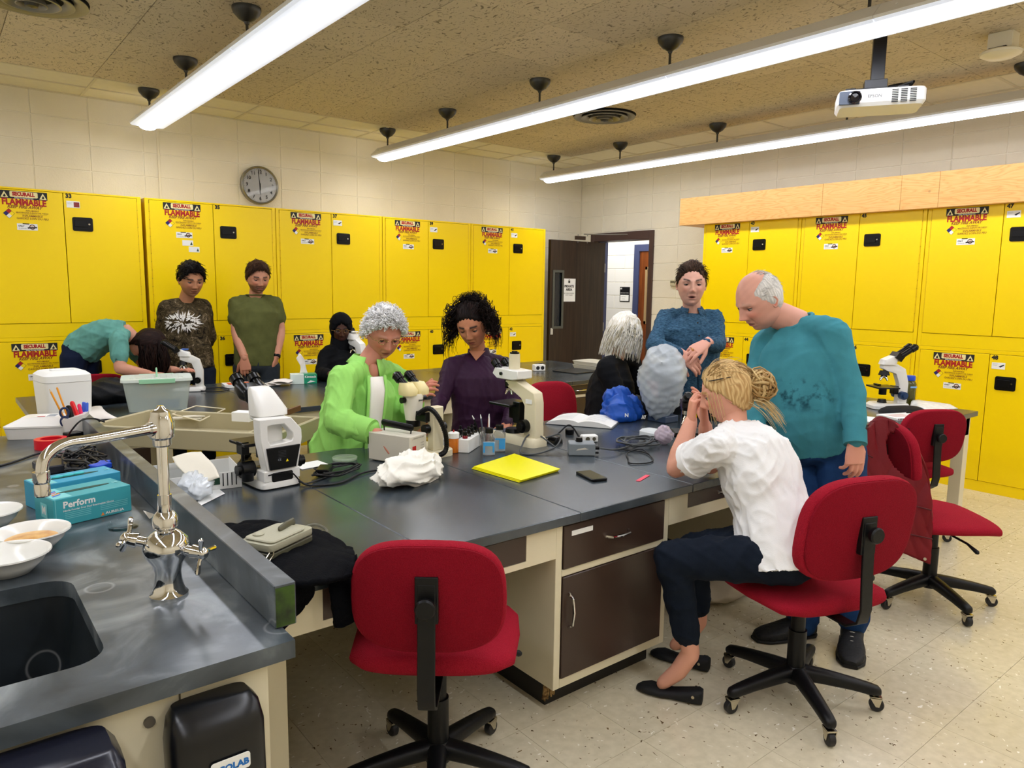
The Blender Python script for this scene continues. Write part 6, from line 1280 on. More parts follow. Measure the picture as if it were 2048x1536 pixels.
# ================================================================ PEOPLE
def npv(*a): return np.array(a[0] if len(a) == 1 else a, float)
def unit(v): v = npv(v); return v/np.linalg.norm(v)
SKIN = attr_mat('skin', .5, bump=.06, bs=180, spec=.35)
HAIRM = attr_mat('hair', .55, bump=.35, bs=70, spec=.15, stretch=(6,6,1))
def G(x, z, cx, cz, sx, sz): return np.exp(-((x-cx)/sx)**2-((z-cz)/sz)**2)
def head_surf(T, Ph, f):
    # unit direction grid -> head shape in units of head height (x right, y face, z up)
    cz = np.sin(T); ch_ = np.cos(T); z = .5*cz
    low = np.clip((.08-z)/.58,0,1)
    rad = ch_**np.where(z < 0,.72,.92)
    x = .345*f.get('wide',1)*rad*np.sin(Ph)*(1-f.get('jaw',.33)*low**1.6); y = .405*rad*np.cos(Ph)
    y = np.where(y < 0, y*(1-.42*low)*1.04, y*(1-.10*low))-.02
    fm = np.clip(np.cos(Ph),0,1)**.6
    ax = np.abs(x); nose = f.get('nose',1)
    d = .035*G(x,z,0,-.02,.035,.09)+nose*(.055*G(x,z,0,-.10,.034,.07)+.068*G(x,z,0,-.150,.050,.042)+.036*G(ax,z,.045,-.168,.028,.028))
    d += -.045*G(ax,z,.135,.0,.065,.045)+.026*G(ax,z,.12,.075,.10,.032)+.028*G(ax,z,.17,-.12,.09,.08)-.012*G(ax,z,.10,-.24,.02,.07)
    d += .026*G(x,z,0,-.268,.085,.022)+.030*G(x,z,0,-.325,.070,.024)-.022*G(x,z,0,-.296,.095,.010)-.018*G(x,z,0,-.375,.07,.02)+.042*G(x,z,0,-.44,.085,.05)
    if f.get('open'): d += -.05*G(x,z,0,-.300,.05,.018)
    if f.get('jowl'): x = x*(1+f['jowl']*G(0*x,z,0,-.33,1,.12))
    y = y+d*fm
    return x, y, z
def head_parts(s, f):
    nlat, nlon = 84, 108
    t = np.linspace(-PI/2+.02, PI/2-.02, nlat); q = np.linspace(-1,1,nlon,endpoint=False); ph = PI*(np.abs(q)**1.35)*np.sign(q)
    T, Ph = np.meshgrid(t, ph, indexing='ij'); x, y, z = head_surf(T, Ph, f)
    P = np.stack([x,y,z],-1).reshape(-1,3)*s; F = []
    for i in range(nlat-1):
        for j in range(nlon): k = (j+1)%nlon; F.append((i*nlon+j,i*nlon+k,(i+1)*nlon+k,(i+1)*nlon+j))
    F.append(tuple(range(nlon-1,-1,-1))); F.append(tuple(range((nlat-1)*nlon,nlat*nlon)))
    x, y, z = x.ravel(), y.ravel(), z.ravel(); sk = npv(lin(f['skin'])); col = np.tile(sk,(len(x),1)); front = (y > 0)
    def mix(w, c): 
        nonlocal col; w = np.clip(w,0,1)[:,None]; col = col*(1-w)+npv(c)*w
    red = sk*npv(1.08,.68,.62); ax = np.abs(x)
    mix(.55*f.get('blush',1)*G(ax,z,.17,-.12,.08,.07)*front, red); mix(.5*f.get('blush',1)*G(x,z,0,-.16,.05,.035)*front, red)
    mix(.75*G(ax,z,.135,.012,.080,.042)*front, sk*npv(.5,.42,.40))  # shade of the eye sockets painted into the skin colour
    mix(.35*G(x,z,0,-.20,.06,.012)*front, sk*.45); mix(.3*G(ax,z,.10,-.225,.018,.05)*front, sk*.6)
    if f.get('beard'): mix(f['beard']*np.clip((-.17-z)/.06,0,1)*np.clip((y+.10)/.1,0,1)*(1-.8*G(x,z,0,-.30,.06,.03)), lin(f['hair']))
    lip = np.clip(1.6-((x/.085)**2+((z+.297)/.048)**2)*1.5,0,1)*front; mix(lip*.8, lin(f.get('lips','#a04a48')))
    mix(1.3*np.exp(-((z+.297-.15*x*x)/.0075)**2)*(ax < .085)*front, npv(.03,.01,.01))
    if f.get('open'): mix(np.clip(1.4-((x/.05)**2+((z+.300)/.018)**2),0,1)*front*1.2, npv(.02,.006,.006))
    bz = .098+f.get('browtilt',0)*(ax-.13)-1.2*(ax-.14)**2
    mix(1.25*np.exp(-((z-bz)/.019)**2)*np.clip((ax-.05)/.02,0,1)*np.clip((.225-ax)/.03,0,1)*front*f.get('brow',1), lin(f.get('browcol',f['hair'])))
    col *= (1+.04*np.sin(37*x+11*z)*np.sin(41*z+7*y))[:,None]
    parts = [(P, F, col)]
    # ears
    for sd_ in (-1,1):
        a = np.linspace(0,2*PI,20,endpoint=False); r = np.linspace(0,1,6); vs = []; cs = []
        for k, rr in enumerate(r):
            for t_ in a:
                yy = .058*rr*math.cos(t_)*(1.1 if math.sin(t_) > 0 else .8); zz = .105*rr*math.sin(t_); lift = .018+.030*rr**3 if rr < .99 else .035
                vs.append((sd_*(.318*f.get('wide',1)+lift*(1+.6*(-yy/.058))), -.045+yy-.25*zz*0, -.03+zz)); cs.append(red if rr < .75 else sk*1.02)
        for t_ in a: vs.append((sd_*.300, -.045+.05*math.cos(t_), -.03+.095*math.sin(t_))); cs.append(sk)
        Fe = []
        for k in range(6):
            for j in range(20): m = (j+1)%20; Fe.append((k*20+j,k*20+m,(k+1)*20+m,(k+1)*20+j))
        parts.append((np.array(vs)*s, Fe, np.array(cs)))
    # eyes
    gz = f.get('gaze',-.35)
    for sd_ in (-1,1):
        c = np.array((sd_*.135, .285+f.get('eyey',0), .004)); R = .054
        tt_ = np.linspace(.02,PI-.02,14); pp = np.linspace(0,2*PI,20,endpoint=False); A, B = np.meshgrid(tt_,pp,indexing='ij')
        D_ = np.stack([np.sin(A)*np.cos(B), np.cos(A), np.sin(A)*np.sin(B)],-1).reshape(-1,3)
        gd = unit((0,1,gz)); ang = np.arccos(np.clip(D_@gd,-1,1)); ec = np.where((ang < .22)[:,None], npv(.004,.004,.005), np.where((ang < .46)[:,None], npv(lin(f.get('eye','#3a2618'))), npv(.42,.38,.36)))
        Fe = []
        for i in range(13):
            for j in range(20): k = (j+1)%20; Fe.append((i*20+j,i*20+k,(i+1)*20+k,(i+1)*20+j))
        Fe.append(tuple(range(20)))
        parts.append(((c+D_*R)*s, Fe, ec))
        lid = .18+f.get('lid',.25)       # upper lid covers down to this elevation
        for up, el0, colr in ((1, .42-lid, sk*.86), (-1, -.50, sk*.9)):
            vs = []; cs = []; n1, n2 = 8, 18
            for i in range(n1+1):
                el = (el0+(1.5-el0)*i/n1) if up > 0 else (el0-(1.5+el0)*i/n1)
                for j in range(n2+1):
                    az = -1.45+2.9*j/n2; e2_ = el*math.cos(az*.75)**(1 if i == 0 else .6); vs.append(c+R*1.10*npv(math.sin(az)*math.cos(e2_), math.cos(az)*math.cos(e2_), math.sin(e2_))); cs.append(npv(.012,.008,.007) if (i <= (1 if up > 0 else 0)) else colr)
            Fe = [(i*(n2+1)+j,i*(n2+1)+j+1,(i+1)*(n2+1)+j+1,(i+1)*(n2+1)+j) for i in range(n1) for j in range(n2)]
            parts.append((np.array(vs)*s, Fe, np.array(cs)))
    return parts
def orient(fwd, up, roll=0):
    f = unit(fwd); r = unit(np.cross(f, npv(up))); u = np.cross(r, f); return np.stack([r,f,u],1)      # columns
def hair_cap(s, f, Rm, c, H, parent, name='hair'):
    # H: front, temple, side, back hairline heights; thickness function; noise
    nlat, nlon = 90, 120; t = np.linspace(-PI/2+.05, PI/2-.01, nlat); ph = np.linspace(-PI,PI,nlon,endpoint=False)
    T, Ph = np.meshgrid(t, ph, indexing='ij'); x, y, z = head_surf(T, Ph, f); P = np.stack([x,y,z],-1); a = np.abs(Ph)
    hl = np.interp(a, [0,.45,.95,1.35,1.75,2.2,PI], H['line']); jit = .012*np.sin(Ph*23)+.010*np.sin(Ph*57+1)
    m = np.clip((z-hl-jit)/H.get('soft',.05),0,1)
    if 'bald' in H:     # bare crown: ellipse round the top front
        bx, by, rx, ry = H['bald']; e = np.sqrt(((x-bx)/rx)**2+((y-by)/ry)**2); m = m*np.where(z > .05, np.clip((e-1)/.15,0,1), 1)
    N = P/np.linalg.norm(P,axis=-1,keepdims=True); th = H['thick'](a, z, x, y)
    Q = P.reshape(-1,3); nzv = nz(Q*npv(1,1,.45), H.get('sc',38), 3, 10).reshape(m.shape); rd = ridge(Q*npv(1,1,.3), H.get('sc',38)*1.3, 8).reshape(m.shape)
    off = (th+H.get('amp',.015)*(nzv+1.2*rd))*np.sqrt(m)-.012*(1-np.sqrt(m))
    Q = (P+N*off[...,None]).reshape(-1,3)*s; F = []
    mm = m > .002
    for i in range(nlat-1):
        for j in range(nlon):
            k = (j+1)%nlon
            if mm[i,j] or mm[i,k] or mm[i+1,j] or mm[i+1,k]: F.append((i*nlon+j,i*nlon+k,(i+1)*nlon+k,(i+1)*nlon+j))
    F.append(tuple(range((nlat-1)*nlon,nlat*nlon)))
    hc = npv(lin(f['hair'])); h2 = npv(lin(f.get('hair2',f['hair'])))
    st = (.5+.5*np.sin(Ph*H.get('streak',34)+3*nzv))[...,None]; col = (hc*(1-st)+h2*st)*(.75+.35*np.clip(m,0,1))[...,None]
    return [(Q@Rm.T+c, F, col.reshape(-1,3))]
def strands(n, root, path, r0, col, col2, seed=1, k=8, sides=3):
    # root(g) -> start point, path(g, p0) -> list of points
    g = np.random.RandomState(seed); V_ = []; F = []; Cc = []; q = 0
    for i in range(n):
        pts = path(g, root(g)); m = len(pts); w = g.rand(); cc = npv(lin(col))*(1-w)+npv(lin(col2))*w
        for j, p in enumerate(pts):
            d = pts[min(j+1,m-1)]-pts[max(j-1,0)]; d = d/(np.linalg.norm(d)+1e-9); a = np.cross(d,(.3,.2,.9)); a /= np.linalg.norm(a)+1e-9; b = np.cross(d,a); r = r0*(1-.75*(j/(m-1))**2)
            for t_ in range(sides): V_.append(p+(a*math.cos(2*PI*t_/sides)+b*math.sin(2*PI*t_/sides))*r); Cc.append(cc)
        for j in range(m-1):
            for t_ in range(sides): t2_ = (t_+1)%sides; F.append((q+j*sides+t_,q+j*sides+t2_,q+(j+1)*sides+t2_,q+(j+1)*sides+t_))
        q += m*sides
    return (np.array(V_), F, np.array(Cc))
def scalp(s, f, Rm, hc, line, n, L_, flow, off=.03, r0=.0022, lift=.25, col=None, col2=None, seed=1, wav=.0):
    g = np.random.RandomState(seed); V_ = []
    def root(g):
        while True:
            a = g.uniform(-PI,PI); lo = np.interp(abs(a),[0,.45,.95,1.35,1.75,2.2,PI],line)+.01; lo = min(lo,.47); z = lo+(.495-lo)*g.rand()**.8
            if f.get('bald') and z > .16 and abs(math.cos(math.asin(min(1,z/.5)))*math.sin(a)) < .8 and math.cos(a) > -.25: continue
            if g.rand() < math.sqrt(max(.03,1-(z/.5)**2))+.25: break
        x, y, zz = head_surf(np.array([math.asin(z/.5)]), np.array([a]), f); p = npv(x[0],y[0],zz[0]); return p
    def path(g, p):
        n_ = unit(p); fl = npv(flow(p)); fl = fl-n_*(fl@n_); fl = unit(fl+.18*g.randn(3)); hi = float(np.clip((p[2]+.02)/.35,.12,1)); q = p+n_*off*hi*g.uniform(.2,1.0); out = []; L2 = L_*g.uniform(.6,1.1); ph_ = g.rand()*6.28
        for k in range(7): t = k/6; out.append(Rm@((q+fl*L2*t+n_*(lift*hi*L2*math.sin(t*2.6)-1.1*L2*L2*t*t)+wav*npv(math.sin(ph_+t*7),0,math.cos(ph_+t*7)))*s)+hc)
        return out
    return strands(n, root, path, r0, col or f['hair'], col2 or f.get('hair2',f['hair']), seed)
def hand_mesh(W, d, pn, th, size=1.0, curl=(.3,.35,.4,.45), spread=.10, thumb=.35, vox=.0034):
    # W wrist, d towards the fingers, pn palm normal, th = +-1 thumb side along d x pn
    W = npv(W); d = unit(d); pn = npv(pn); pn = unit(pn-d*(pn@d)); t = np.cross(d,pn)*th; s = size; mb = MB()
    mb.loft([(W-d*.03*s, t*.027*s, pn*.020*s),(W, t*.028*s, pn*.019*s),(W+d*.03*s+t*.002*s, t*.036*s, pn*.017*s),(W+d*.065*s, t*.041*s, pn*.015*s),(W+d*.092*s-t*.001*s, t*.040*s, pn*.012*s)], 18, p=2.6)
    for i in range(4):
        b = W+d*(.088-.004*abs(i-1)-.006*(i == 3))*s+t*(.0315-.0205*i)*s; L_ = (.074,.082,.076,.060)[i]*s; fan = t*(.5-i*.33)*spread; a = curl[i]*.55; p = b; pts = [b-d*.02*s]; r = [.0105*s]
        pts.append(p); r.append(.0105*s if i < 3 else .0092*s)
        for k_, (fr_, rr) in enumerate(((.44,.0092),(.30,.0084),(.26,.0072))):
            dv = d*math.cos(a)+pn*math.sin(a)+fan; dv /= np.linalg.norm(dv); p = p+dv*L_*fr_; pts.append(p); r.append(rr*s*(.88 if i == 3 else 1)); a += curl[i]*(1.1 if k_ == 0 else .7)
        mb.tube([tuple(q) for q in pts], r, 10)
    b = W+d*.028*s+t*.022*s+pn*.004*s; d1 = unit(t*.75+d*.75+pn*thumb); d2 = unit(t*.35+d*.95+pn*thumb*1.2)
    mb.tube([tuple(b),tuple(b+d1*.035*s),tuple(b+d1*.035*s+d2*.030*s),tuple(b+d1*.035*s+d2*.058*s)],[.0165*s,.0125*s,.0108*s,.0085*s],10)
    P, N, F = remesh(mb, vox, 2); return P, F
def interp(a, b, t): return npv(a)*(1-t)+npv(b)*t
def torso_secs(pel, chest, neck, rp, rc, W, depthv, n=9):
    # pel, chest, neck: centres; rp, rc: right vectors at pelvis and chest; W: list of (t, halfwidth, halfdepth)
    pel, chest, neck = npv(pel), npv(chest), npv(neck); secs = []
    for t, w, dp in W:
        # quadratic path pelvis(0) -> chest(.6) -> neck(1)
        a, m, b = 0, .62, 1; l0 = (t-m)*(t-b)/((a-m)*(a-b)); l1 = (t-a)*(t-b)/((m-a)*(m-b)); l2 = (t-a)*(t-m)/((b-a)*(b-m)); c = pel*l0+chest*l1+neck*l2
        dt = .01; t2 = t+dt; q0 = (t2-m)*(t2-b)/((a-m)*(a-b)); q1 = (t2-a)*(t2-b)/((m-a)*(m-b)); q2 = (t2-a)*(t2-m)/((b-a)*(b-m)); ax = unit(pel*q0+chest*q1+neck*q2-c)
        r = unit(npv(rp)*(1-t)+npv(rc)*t); r = unit(r-ax*(r@ax)); f = np.cross(ax, r)
        secs.append((c, r*w, f*dp))
    return secs
def person(label, foot, J, f, shirt=None, pants=None, hs=.24, up=(0,0,1)):
    """J: joints - pel chest neck head hf(head forward) rp rc; shl shr ell elr wrl wrr; hipl hipr kneel kneer ankl ankr (l/r = the person's own)"""
    root = thing('person', label, 'person', foot); off = npv(foot)
    sk = lin(f['skin']); b = f.get('build',1.0); J = {k: (npv(v) if not isinstance(v,(int,float,str)) else v) for k, v in J.items()}
    mb = MB(); arm = f.get('arm',1.0)
    tw = f.get('torso', [(0,.165,.115),(.18,.155,.11),(.36,.148,.105),(.55,.165,.115),(.74,.175,.115),(.86,.13,.085),(.96,.07,.06)])
    mb.loft([(c, A*b*.80, B*b*.74) for c, A, B in torso_secs(J['pel'],J['chest'],J['neck'],J['rp'],J['rc'],tw[:-1],None)], 22, p=2.3)
    hc = J['head']; Rm = orient(J['hf'], J.get('hup', up)); hbase = hc+Rm@npv(0,-.07,-.22)*hs
    nk = f.get('neckr',.055); mb.tube([tuple(J['neck']-unit(J['neck']-J['chest'])*.05),tuple(J['neck']),tuple(interp(J['neck'],hbase,.5)),tuple(hbase)],[nk*.95,nk*1.0,nk*.97,nk*.96],16)
    for s_ in 'lr':
        sh, el, wr = J['sh'+s_], J['el'+s_], J['wr'+s_]
        mb.tube([tuple(interp(J['neck'],sh,.45)-npv(0,0,.02)),tuple(sh),tuple(interp(sh,el,.35)),tuple(interp(sh,el,.75)),tuple(el)],[.030*arm,.044*arm,.044*arm,.041*arm,.038*arm],14)
        mb.tube([tuple(el),tuple(interp(el,wr,.3)),tuple(interp(el,wr,.7)),tuple(wr)],[.038*arm,.041*arm,.032*arm,.026*arm],14)
        hp, kn, an = J['hip'+s_], J['knee'+s_], J['ank'+s_]
        mb.tube([tuple(hp),tuple(interp(hp,kn,.4)),tuple(kn),tuple(interp(kn,an,.3)),tuple(interp(kn,an,.8)),tuple(an)],[.082*b,.07*b,.052,.052,.036,.034],14)
        tv = J.get('toe'+s_)
        if tv is not None and f.get('barefoot'): mb.tube([tuple(an),tuple(interp(an,tv,.45)+npv(0,0,-.02)),tuple(tv)],[.036,.034,.026],12)
    P, N, F = remesh(mb, .0095, 3); parts = [(P, F, sk)]
    for p in head_parts(hs, f): parts.append((p[0]@Rm.T+hc, p[1], p[2]))
    for s_, th in (('l',-1),('r',1)):
        h = J.get('_hand'+s_, None)
    for s_ in 'lr':
        h = f.get('hand'+s_)
        if h is None: h = {}
        d = unit(h.get('d', J['wr'+s_]-J['el'+s_])); pn = h.get('pn', (0,0,-1)); th = (1 if s_ == 'l' else -1)
        P, Fh = hand_mesh(J['wr'+s_], d, pn, th, h.get('size',1.0), h.get('curl',(.3,.35,.4,.45)), h.get('spread',.10), h.get('thumb',.35)); parts.append((P, Fh, npv(sk)*npv(1.02,.93,.9)))
    body = raw('body', parts, SKIN, root, off=off)
    return root, J, Rm, hc, off
def garment(root, off, mb, m, name, vox=.0085, folds=(), it=3, label=None, cut=None, colour=None):
    P, N, F = remesh(mb, vox, it)
    P = P+off; d = np.zeros(len(P))
    for kind, amp, sc, seed, squash in folds:
        Q = P*npv(squash); d += amp*1.9*((ridge(Q,sc*1.55,seed)-.22) if kind == 'r' else nz(Q,sc,seed)*.5)
    P = P+N*d[:,None]
    if colour is not None: cc = colour(P)
    else: cc = npv(.5,.5,.5)
    return raw(name, [(P, F, cc)], m, root, off=off, label=label)
def shirt_mb(J, tw, b, sleeve, sr=(.072,.064,.056,.05,.046,.042), hem=None, off=0, shoulder=.062, neck_t=None):
    mb = MB(); secs = torso_secs(J['pel'],J['chest'],J['neck'],J['rp'],J['rc'],tw,None)
    mb.loft([(c-off, A*b, B*b) for c, A, B in secs], 28, p=2.35)
    for s_ in 'lr':
        sh, el, wr = J['sh'+s_], J['el'+s_], J['wr'+s_]; nk = J['neck']
        mb.tube([tuple(interp(nk,sh,.30)-off+npv(0,0,-.012)),tuple(interp(nk,sh,.7)-off),tuple(sh-off),tuple(interp(sh,el,.25)-off)],[shoulder*.86,shoulder,sr[0],sr[1]],16)
        if sleeve == 'short':
            mb.tube([tuple(sh-off),tuple(interp(sh,el,.3)-off),tuple(interp(sh,el,.62)-off)],[sr[0],sr[1]*1.04,sr[1]*1.02],16,caps=True)
        else:
            e = interp(el,wr,sleeve if isinstance(sleeve,float) else .93)
            mb.tube([tuple(sh-off),tuple(interp(sh,el,.5)-off),tuple(el-off)],[sr[0],sr[2],sr[3]],16); mb.tube([tuple(el-off),tuple(interp(el,e,.5)-off),tuple(e-off)],[sr[3],sr[4],sr[5]],16)
    return mb
def pants_mb(J, b, off=0, rad=(.098,.088,.070,.064,.054,.055), crop=.93, hipw=.165, hipd=.12, top=.12):
    mb = MB(); secs = torso_secs(J['pel'],J['chest'],J['neck'],J['rp'],J['rc'],[(-.10,hipw*.8,hipd*.85),(-.04,hipw,hipd),(.06,hipw*.98,hipd*.98),(top,hipw*.93,hipd*.93)],None)
    mb.loft([(c-off, A*b, B*b) for c, A, B in secs], 26, p=2.4)
    for s_ in 'lr':
        hp, kn, an = J['hip'+s_], J['knee'+s_], J['ank'+s_]; e = interp(kn,an,crop)
        mb.tube([tuple(hp-off),tuple(interp(hp,kn,.4)-off),tuple(kn-off)],[rad[0]*b,rad[1]*b,rad[2]*b],18); mb.tube([tuple(kn-off),tuple(interp(kn,e,.45)-off),tuple(e-off)],[rad[2]*b,rad[3]*b,rad[5]],18)
    return mb
def shoe(root, an, toe, m, off, L_=1.0, w=.046, name='shoe', h=.07, z=0):
    an, toe = npv(an), npv(toe); d = toe-an; d[2] = 0; d = unit(d); r = npv(d[1],-d[0],0); heel = npv(an[0],an[1],z)-d*.055; mb = MB(); Ls = .275*L_
    for t, ww, hh in (): pass
    secs = []
    for t, ww, hh, lo in ((0,.6,.75,0),(.04,.85,1.0,0),(.2,.92,1.05,0),(.42,.86,.85,0),(.62,1.08,.62,0),(.8,1.05,.50,0),(.93,.8,.42,0),(1,.45,.30,0)):
        c = heel+d*Ls*t; secs.append((c+npv(0,0,h*hh/2+.004)-off, r*w*ww, npv(0,0,h*hh/2)))
    mb.loft(secs, 22, p=3); o = mb.build(name, m, root, bev=0, smooth=50)
    s2_ = MB(); s2_.loft([(heel+d*Ls*t+npv(0,0,.008)-off, r*(w*ww+.003), npv(0,0,.008)) for t, ww in ((-.01,.55),(.06,.9),(.3,.95),(.62,1.1),(.85,1.03),(1.01,.5))], 20, p=4); s2_.build('sole', M('shoe_sole','#0a0a0b',.6), o, smooth=50)
    return o
def glasses(root, hc, Rm, s, off, m, r=.078, y=.36, thick=.0016, z=.0, x=.14):
    g = MB()
    for sd_ in (-1,1):
        c = npv(sd_*x, y, z); pts = [tuple(Rm@((c+npv(math.cos(a)*r,0-.03*abs(math.cos(a))*0,math.sin(a)*r*.78))*s)+hc-off) for a in np.linspace(0,2*PI,25)]; g.tube(pts, thick, 6, caps=False)
        g.tube([tuple(Rm@(npv(sd_*(x+r),y,z+.01)*s)+hc-off),tuple(Rm@(npv(sd_*.335,y-.10,z+.015)*s)+hc-off),tuple(Rm@(npv(sd_*.345,-.04,z+.01)*s)+hc-off)], thick*.9, 6)
    g.tube([tuple(Rm@(npv(-x+r,y+.01,z+.01)*s)+hc-off),tuple(Rm@(npv(0,y+.02,z+.025)*s)+hc-off),tuple(Rm@(npv(x-r,y+.01,z+.01)*s)+hc-off)], thick, 6)
    return g.build('glasses', m, root, smooth=60)
def cloth_mat(name, col, rough=.8, var=.05, vs=30, bump=.15, bs=400, **k): return M(name, col, rough, bump=bump, bs=bs, var=var, vs=vs, spec=.2, **k)
def cuffs(root, J, off, m, names, t=.93, r=.045, w=.035):
    for s_ in names:
        el, wr = J['el'+s_], J['wr'+s_]; a = interp(el,wr,t)-off; d = unit(wr-el); mb = MB().lathe([(r*.86,-w*.5),(r*1.03,-w*.5),(r*1.0,w*.5),(r*.84,w*.5)], a, 24, ax=tuple(d)); mb.build('cuff', m, root, smooth=50)
TWM = [(0,.185,.135),(.18,.178,.132),(.36,.175,.13),(.55,.19,.138),(.72,.195,.132),(.84,.15,.10),(.93,.085,.07)]
def legs(J, hipw, knl, knr, al, ar, tl, tr):
    rp = npv(J['rp']); J['hipl'] = npv(J['pel'])-rp*hipw-npv(0,0,.02); J['hipr'] = npv(J['pel'])+rp*hipw-npv(0,0,.02); J['kneel'], J['kneer'], J['ankl'], J['ankr'], J['toel'], J['toer'] = knl, knr, al, ar, tl, tr; return J
def stand(J, x, y, fwd, w=.10, z=0):     # straight legs down to the floor
    f = unit((fwd[0],fwd[1],0)); r = npv(f[1],-f[0],0); p = npv(x,y,0)
    return legs(J, .095, p-r*w*1.05+npv(0,0,.48)+f*.02, p+r*w*1.05+npv(0,0,.48)+f*.02, p-r*w*1.15+npv(0,0,.085), p+r*w*1.15+npv(0,0,.085), p-r*w*1.25+f*.17+npv(0,0,.035), p+r*w*1.2+f*.17+npv(0,0,.035))
dark_shoe = M('dark_shoe','#121214',.5)
# ---- balding man in teal long sleeved shirt
f = dict(skin='#d9a08c', hair='#b9b6b0', hair2='#e6e2dc', blush=1.1, lips='#b06460', brow=.35, browcol='#a08878', jowl=.16, nose=1.15, neckr=.068, lid=.15, eye='#4a5a66', bald=1, jaw=.20, build=1.12, arm=1.12, browtilt=-.2, open=0,
         handl=dict(d=(.02,-.05,-1), pn=(.35,.75,0), size=1.12, curl=(.35,.45,.5,.6), spread=.12), handr=dict(d=(-.2,.3,-1)))
J = dict(head=(3.057,1.961,1.500), hf=(-0.841,0.316,-0.438), hup=(0,0,1), neck=(3.186,1.841,1.404), chest=(3.159,1.776,1.197), pel=(3.195,1.687,0.853), rp=(0.000,0.994,-0.112), rc=(-0.116,0.981,-0.153),
         shl=(3.145,1.634,1.361), shr=(3.201,1.989,1.285), ell=(3.112,1.512,1.104), elr=(3.072,1.976,1.050), wrl=(3.028,1.446,0.927), wrr=(2.896,1.833,0.899))
legs(J, .10, (3.101,1.485,0.438), (3.103,1.658,0.399), (3.101,1.429,0.109), (3.001,1.606,0.071), (2.952,1.357,0.046), (2.897,1.652,0.000))
root, J, Rm, hc, off = person('older balding man in teal long sleeved shirt standing behind the seated woman', (3.05,1.52,0), J, f, hs=.272)
teal_m = cloth_mat('teal_cotton','#3f8794', .85, .10, 12)
TWB = [(-.04,.192,.165),(.10,.205,.185),(.25,.212,.195),(.45,.208,.180),(.62,.205,.160),(.78,.185,.125),(.88,.12,.09),(.95,.078,.072)]
mb = shirt_mb(J, TWB, 1.0, .97, (.082,.074,.066,.062,.056,.046), off=off, shoulder=.074)
garment(root, off, mb, teal_m, 'shirt', .008, [('r',.015,13,15,(1,1,.32)),('r',.007,26,9,(1,1,.5))])
cuffs(root, J, off, teal_m, 'l', .95, .047, .06)
cn = MB(); nkd = unit(unit(J['head']-J['neck'])+npv(0,0,.9)); cn.tube([tuple(J['neck']-off-nkd*.004+unit(np.cross(nkd,(0,0,1)))*math.cos(a)*.079+np.cross(nkd,unit(np.cross(nkd,(0,0,1))))*math.sin(a)*.079) for a in np.linspace(0,2*PI,25)], .010, 8, caps=False); cn.build('collar', teal_m, root, smooth=60)
jeans = cloth_mat('blue_jeans','#143560',.8,.15,20)
garment(root, off, pants_mb(J, 1.08, off, rad=(.105,.095,.082,.078,.07,.072), crop=1.0, hipw=.178, hipd=.150, top=.14), jeans, 'jeans', .0095, [('r',.010,26,2,(1,1,.6))])
for s_ in 'lr': 
    o = shoe(root, J['ank'+s_], J['toe'+s_], M('black_sneaker','#0e0f12',.6,bump=.4,bs=60), off, 1.08, .052, h=.09, z=.0)
lc = MB(); a_ = J['ankl']; dd = unit((J['toel']-a_)*npv(1,1,0)); rr_ = npv(dd[1],-dd[0],0)
for q in range(5): p = npv(a_[0],a_[1],.085-.009*q)+dd*(.04+.025*q)-off; lc.tube([tuple(p-rr_*.026),tuple(p+npv(0,0,.006)),tuple(p+rr_*.026)],.0022,5)
lc.build('laces', M('pale_lace','#b8b4ac',.7), root)
hp_ = hair_cap(.272, f, Rm, hc, dict(line=[.46,.40,.14,-.02,-.16,-.24,-.26], thick=lambda a,z,x,y: .010+.010*(a > 1.7), amp=.004, soft=.12, bald=(0,.10,.24,.34), streak=60), root)
hp_.append(scalp(.272, f, Rm, hc, [.6,.6,.20,.0,-.14,-.22,-.25], 900, .12, lambda p: (0,-1,-.35), .012, .0011, .06, '#a8a49c', '#f0eeea', 4))
raw('hair', hp_, HAIRM, root, off=off)
def stain(m, c, rx):
    N, L, b = nodes(m); src = b.inputs['Base Color'].links[0].from_socket; tc = N.new('ShaderNodeTexCoord'); mp = N.new('ShaderNodeMapping'); mp.inputs['Location'].default_value = tuple(-v for v in c); L.new(tc.outputs['Object'], mp.inputs[0])
    m2 = N.new('ShaderNodeMapping'); m2.inputs['Scale'].default_value = rx; L.new(mp.outputs[0], m2.inputs[0]); ln = N.new('ShaderNodeVectorMath'); ln.operation = 'LENGTH'; L.new(m2.outputs[0], ln.inputs[0])
    n = N.new('ShaderNodeTexNoise'); n.inputs['Scale'].default_value = 26; n.inputs['Detail'].default_value = 5; L.new(tc.outputs['Object'], n.inputs[0])
    mr = N.new('ShaderNodeMapRange'); mr.inputs[1].default_value = .50; mr.inputs[2].default_value = .66; L.new(n.outputs[0], mr.inputs[0]); m3 = N.new('ShaderNodeMapRange'); m3.inputs[1].default_value = 1.0; m3.inputs[2].default_value = .5; L.new(ln.outputs['Value'], m3.inputs[0])
    mu = N.new('ShaderNodeMath'); mu.operation = 'MULTIPLY'; L.new(mr.outputs[0], mu.inputs[0]); L.new(m3.outputs[0], mu.inputs[1]); mx = N.new('ShaderNodeMixRGB'); mx.inputs[2].default_value = (*lin('#1d4a56'),1); L.new(mu.outputs[0], mx.inputs[0]); L.new(src, mx.inputs[1]); L.new(mx.outputs[0], b.inputs['Base Color'])
stain(teal_m, npv((2.968,1.679,1.096))-off, (5,5,11))
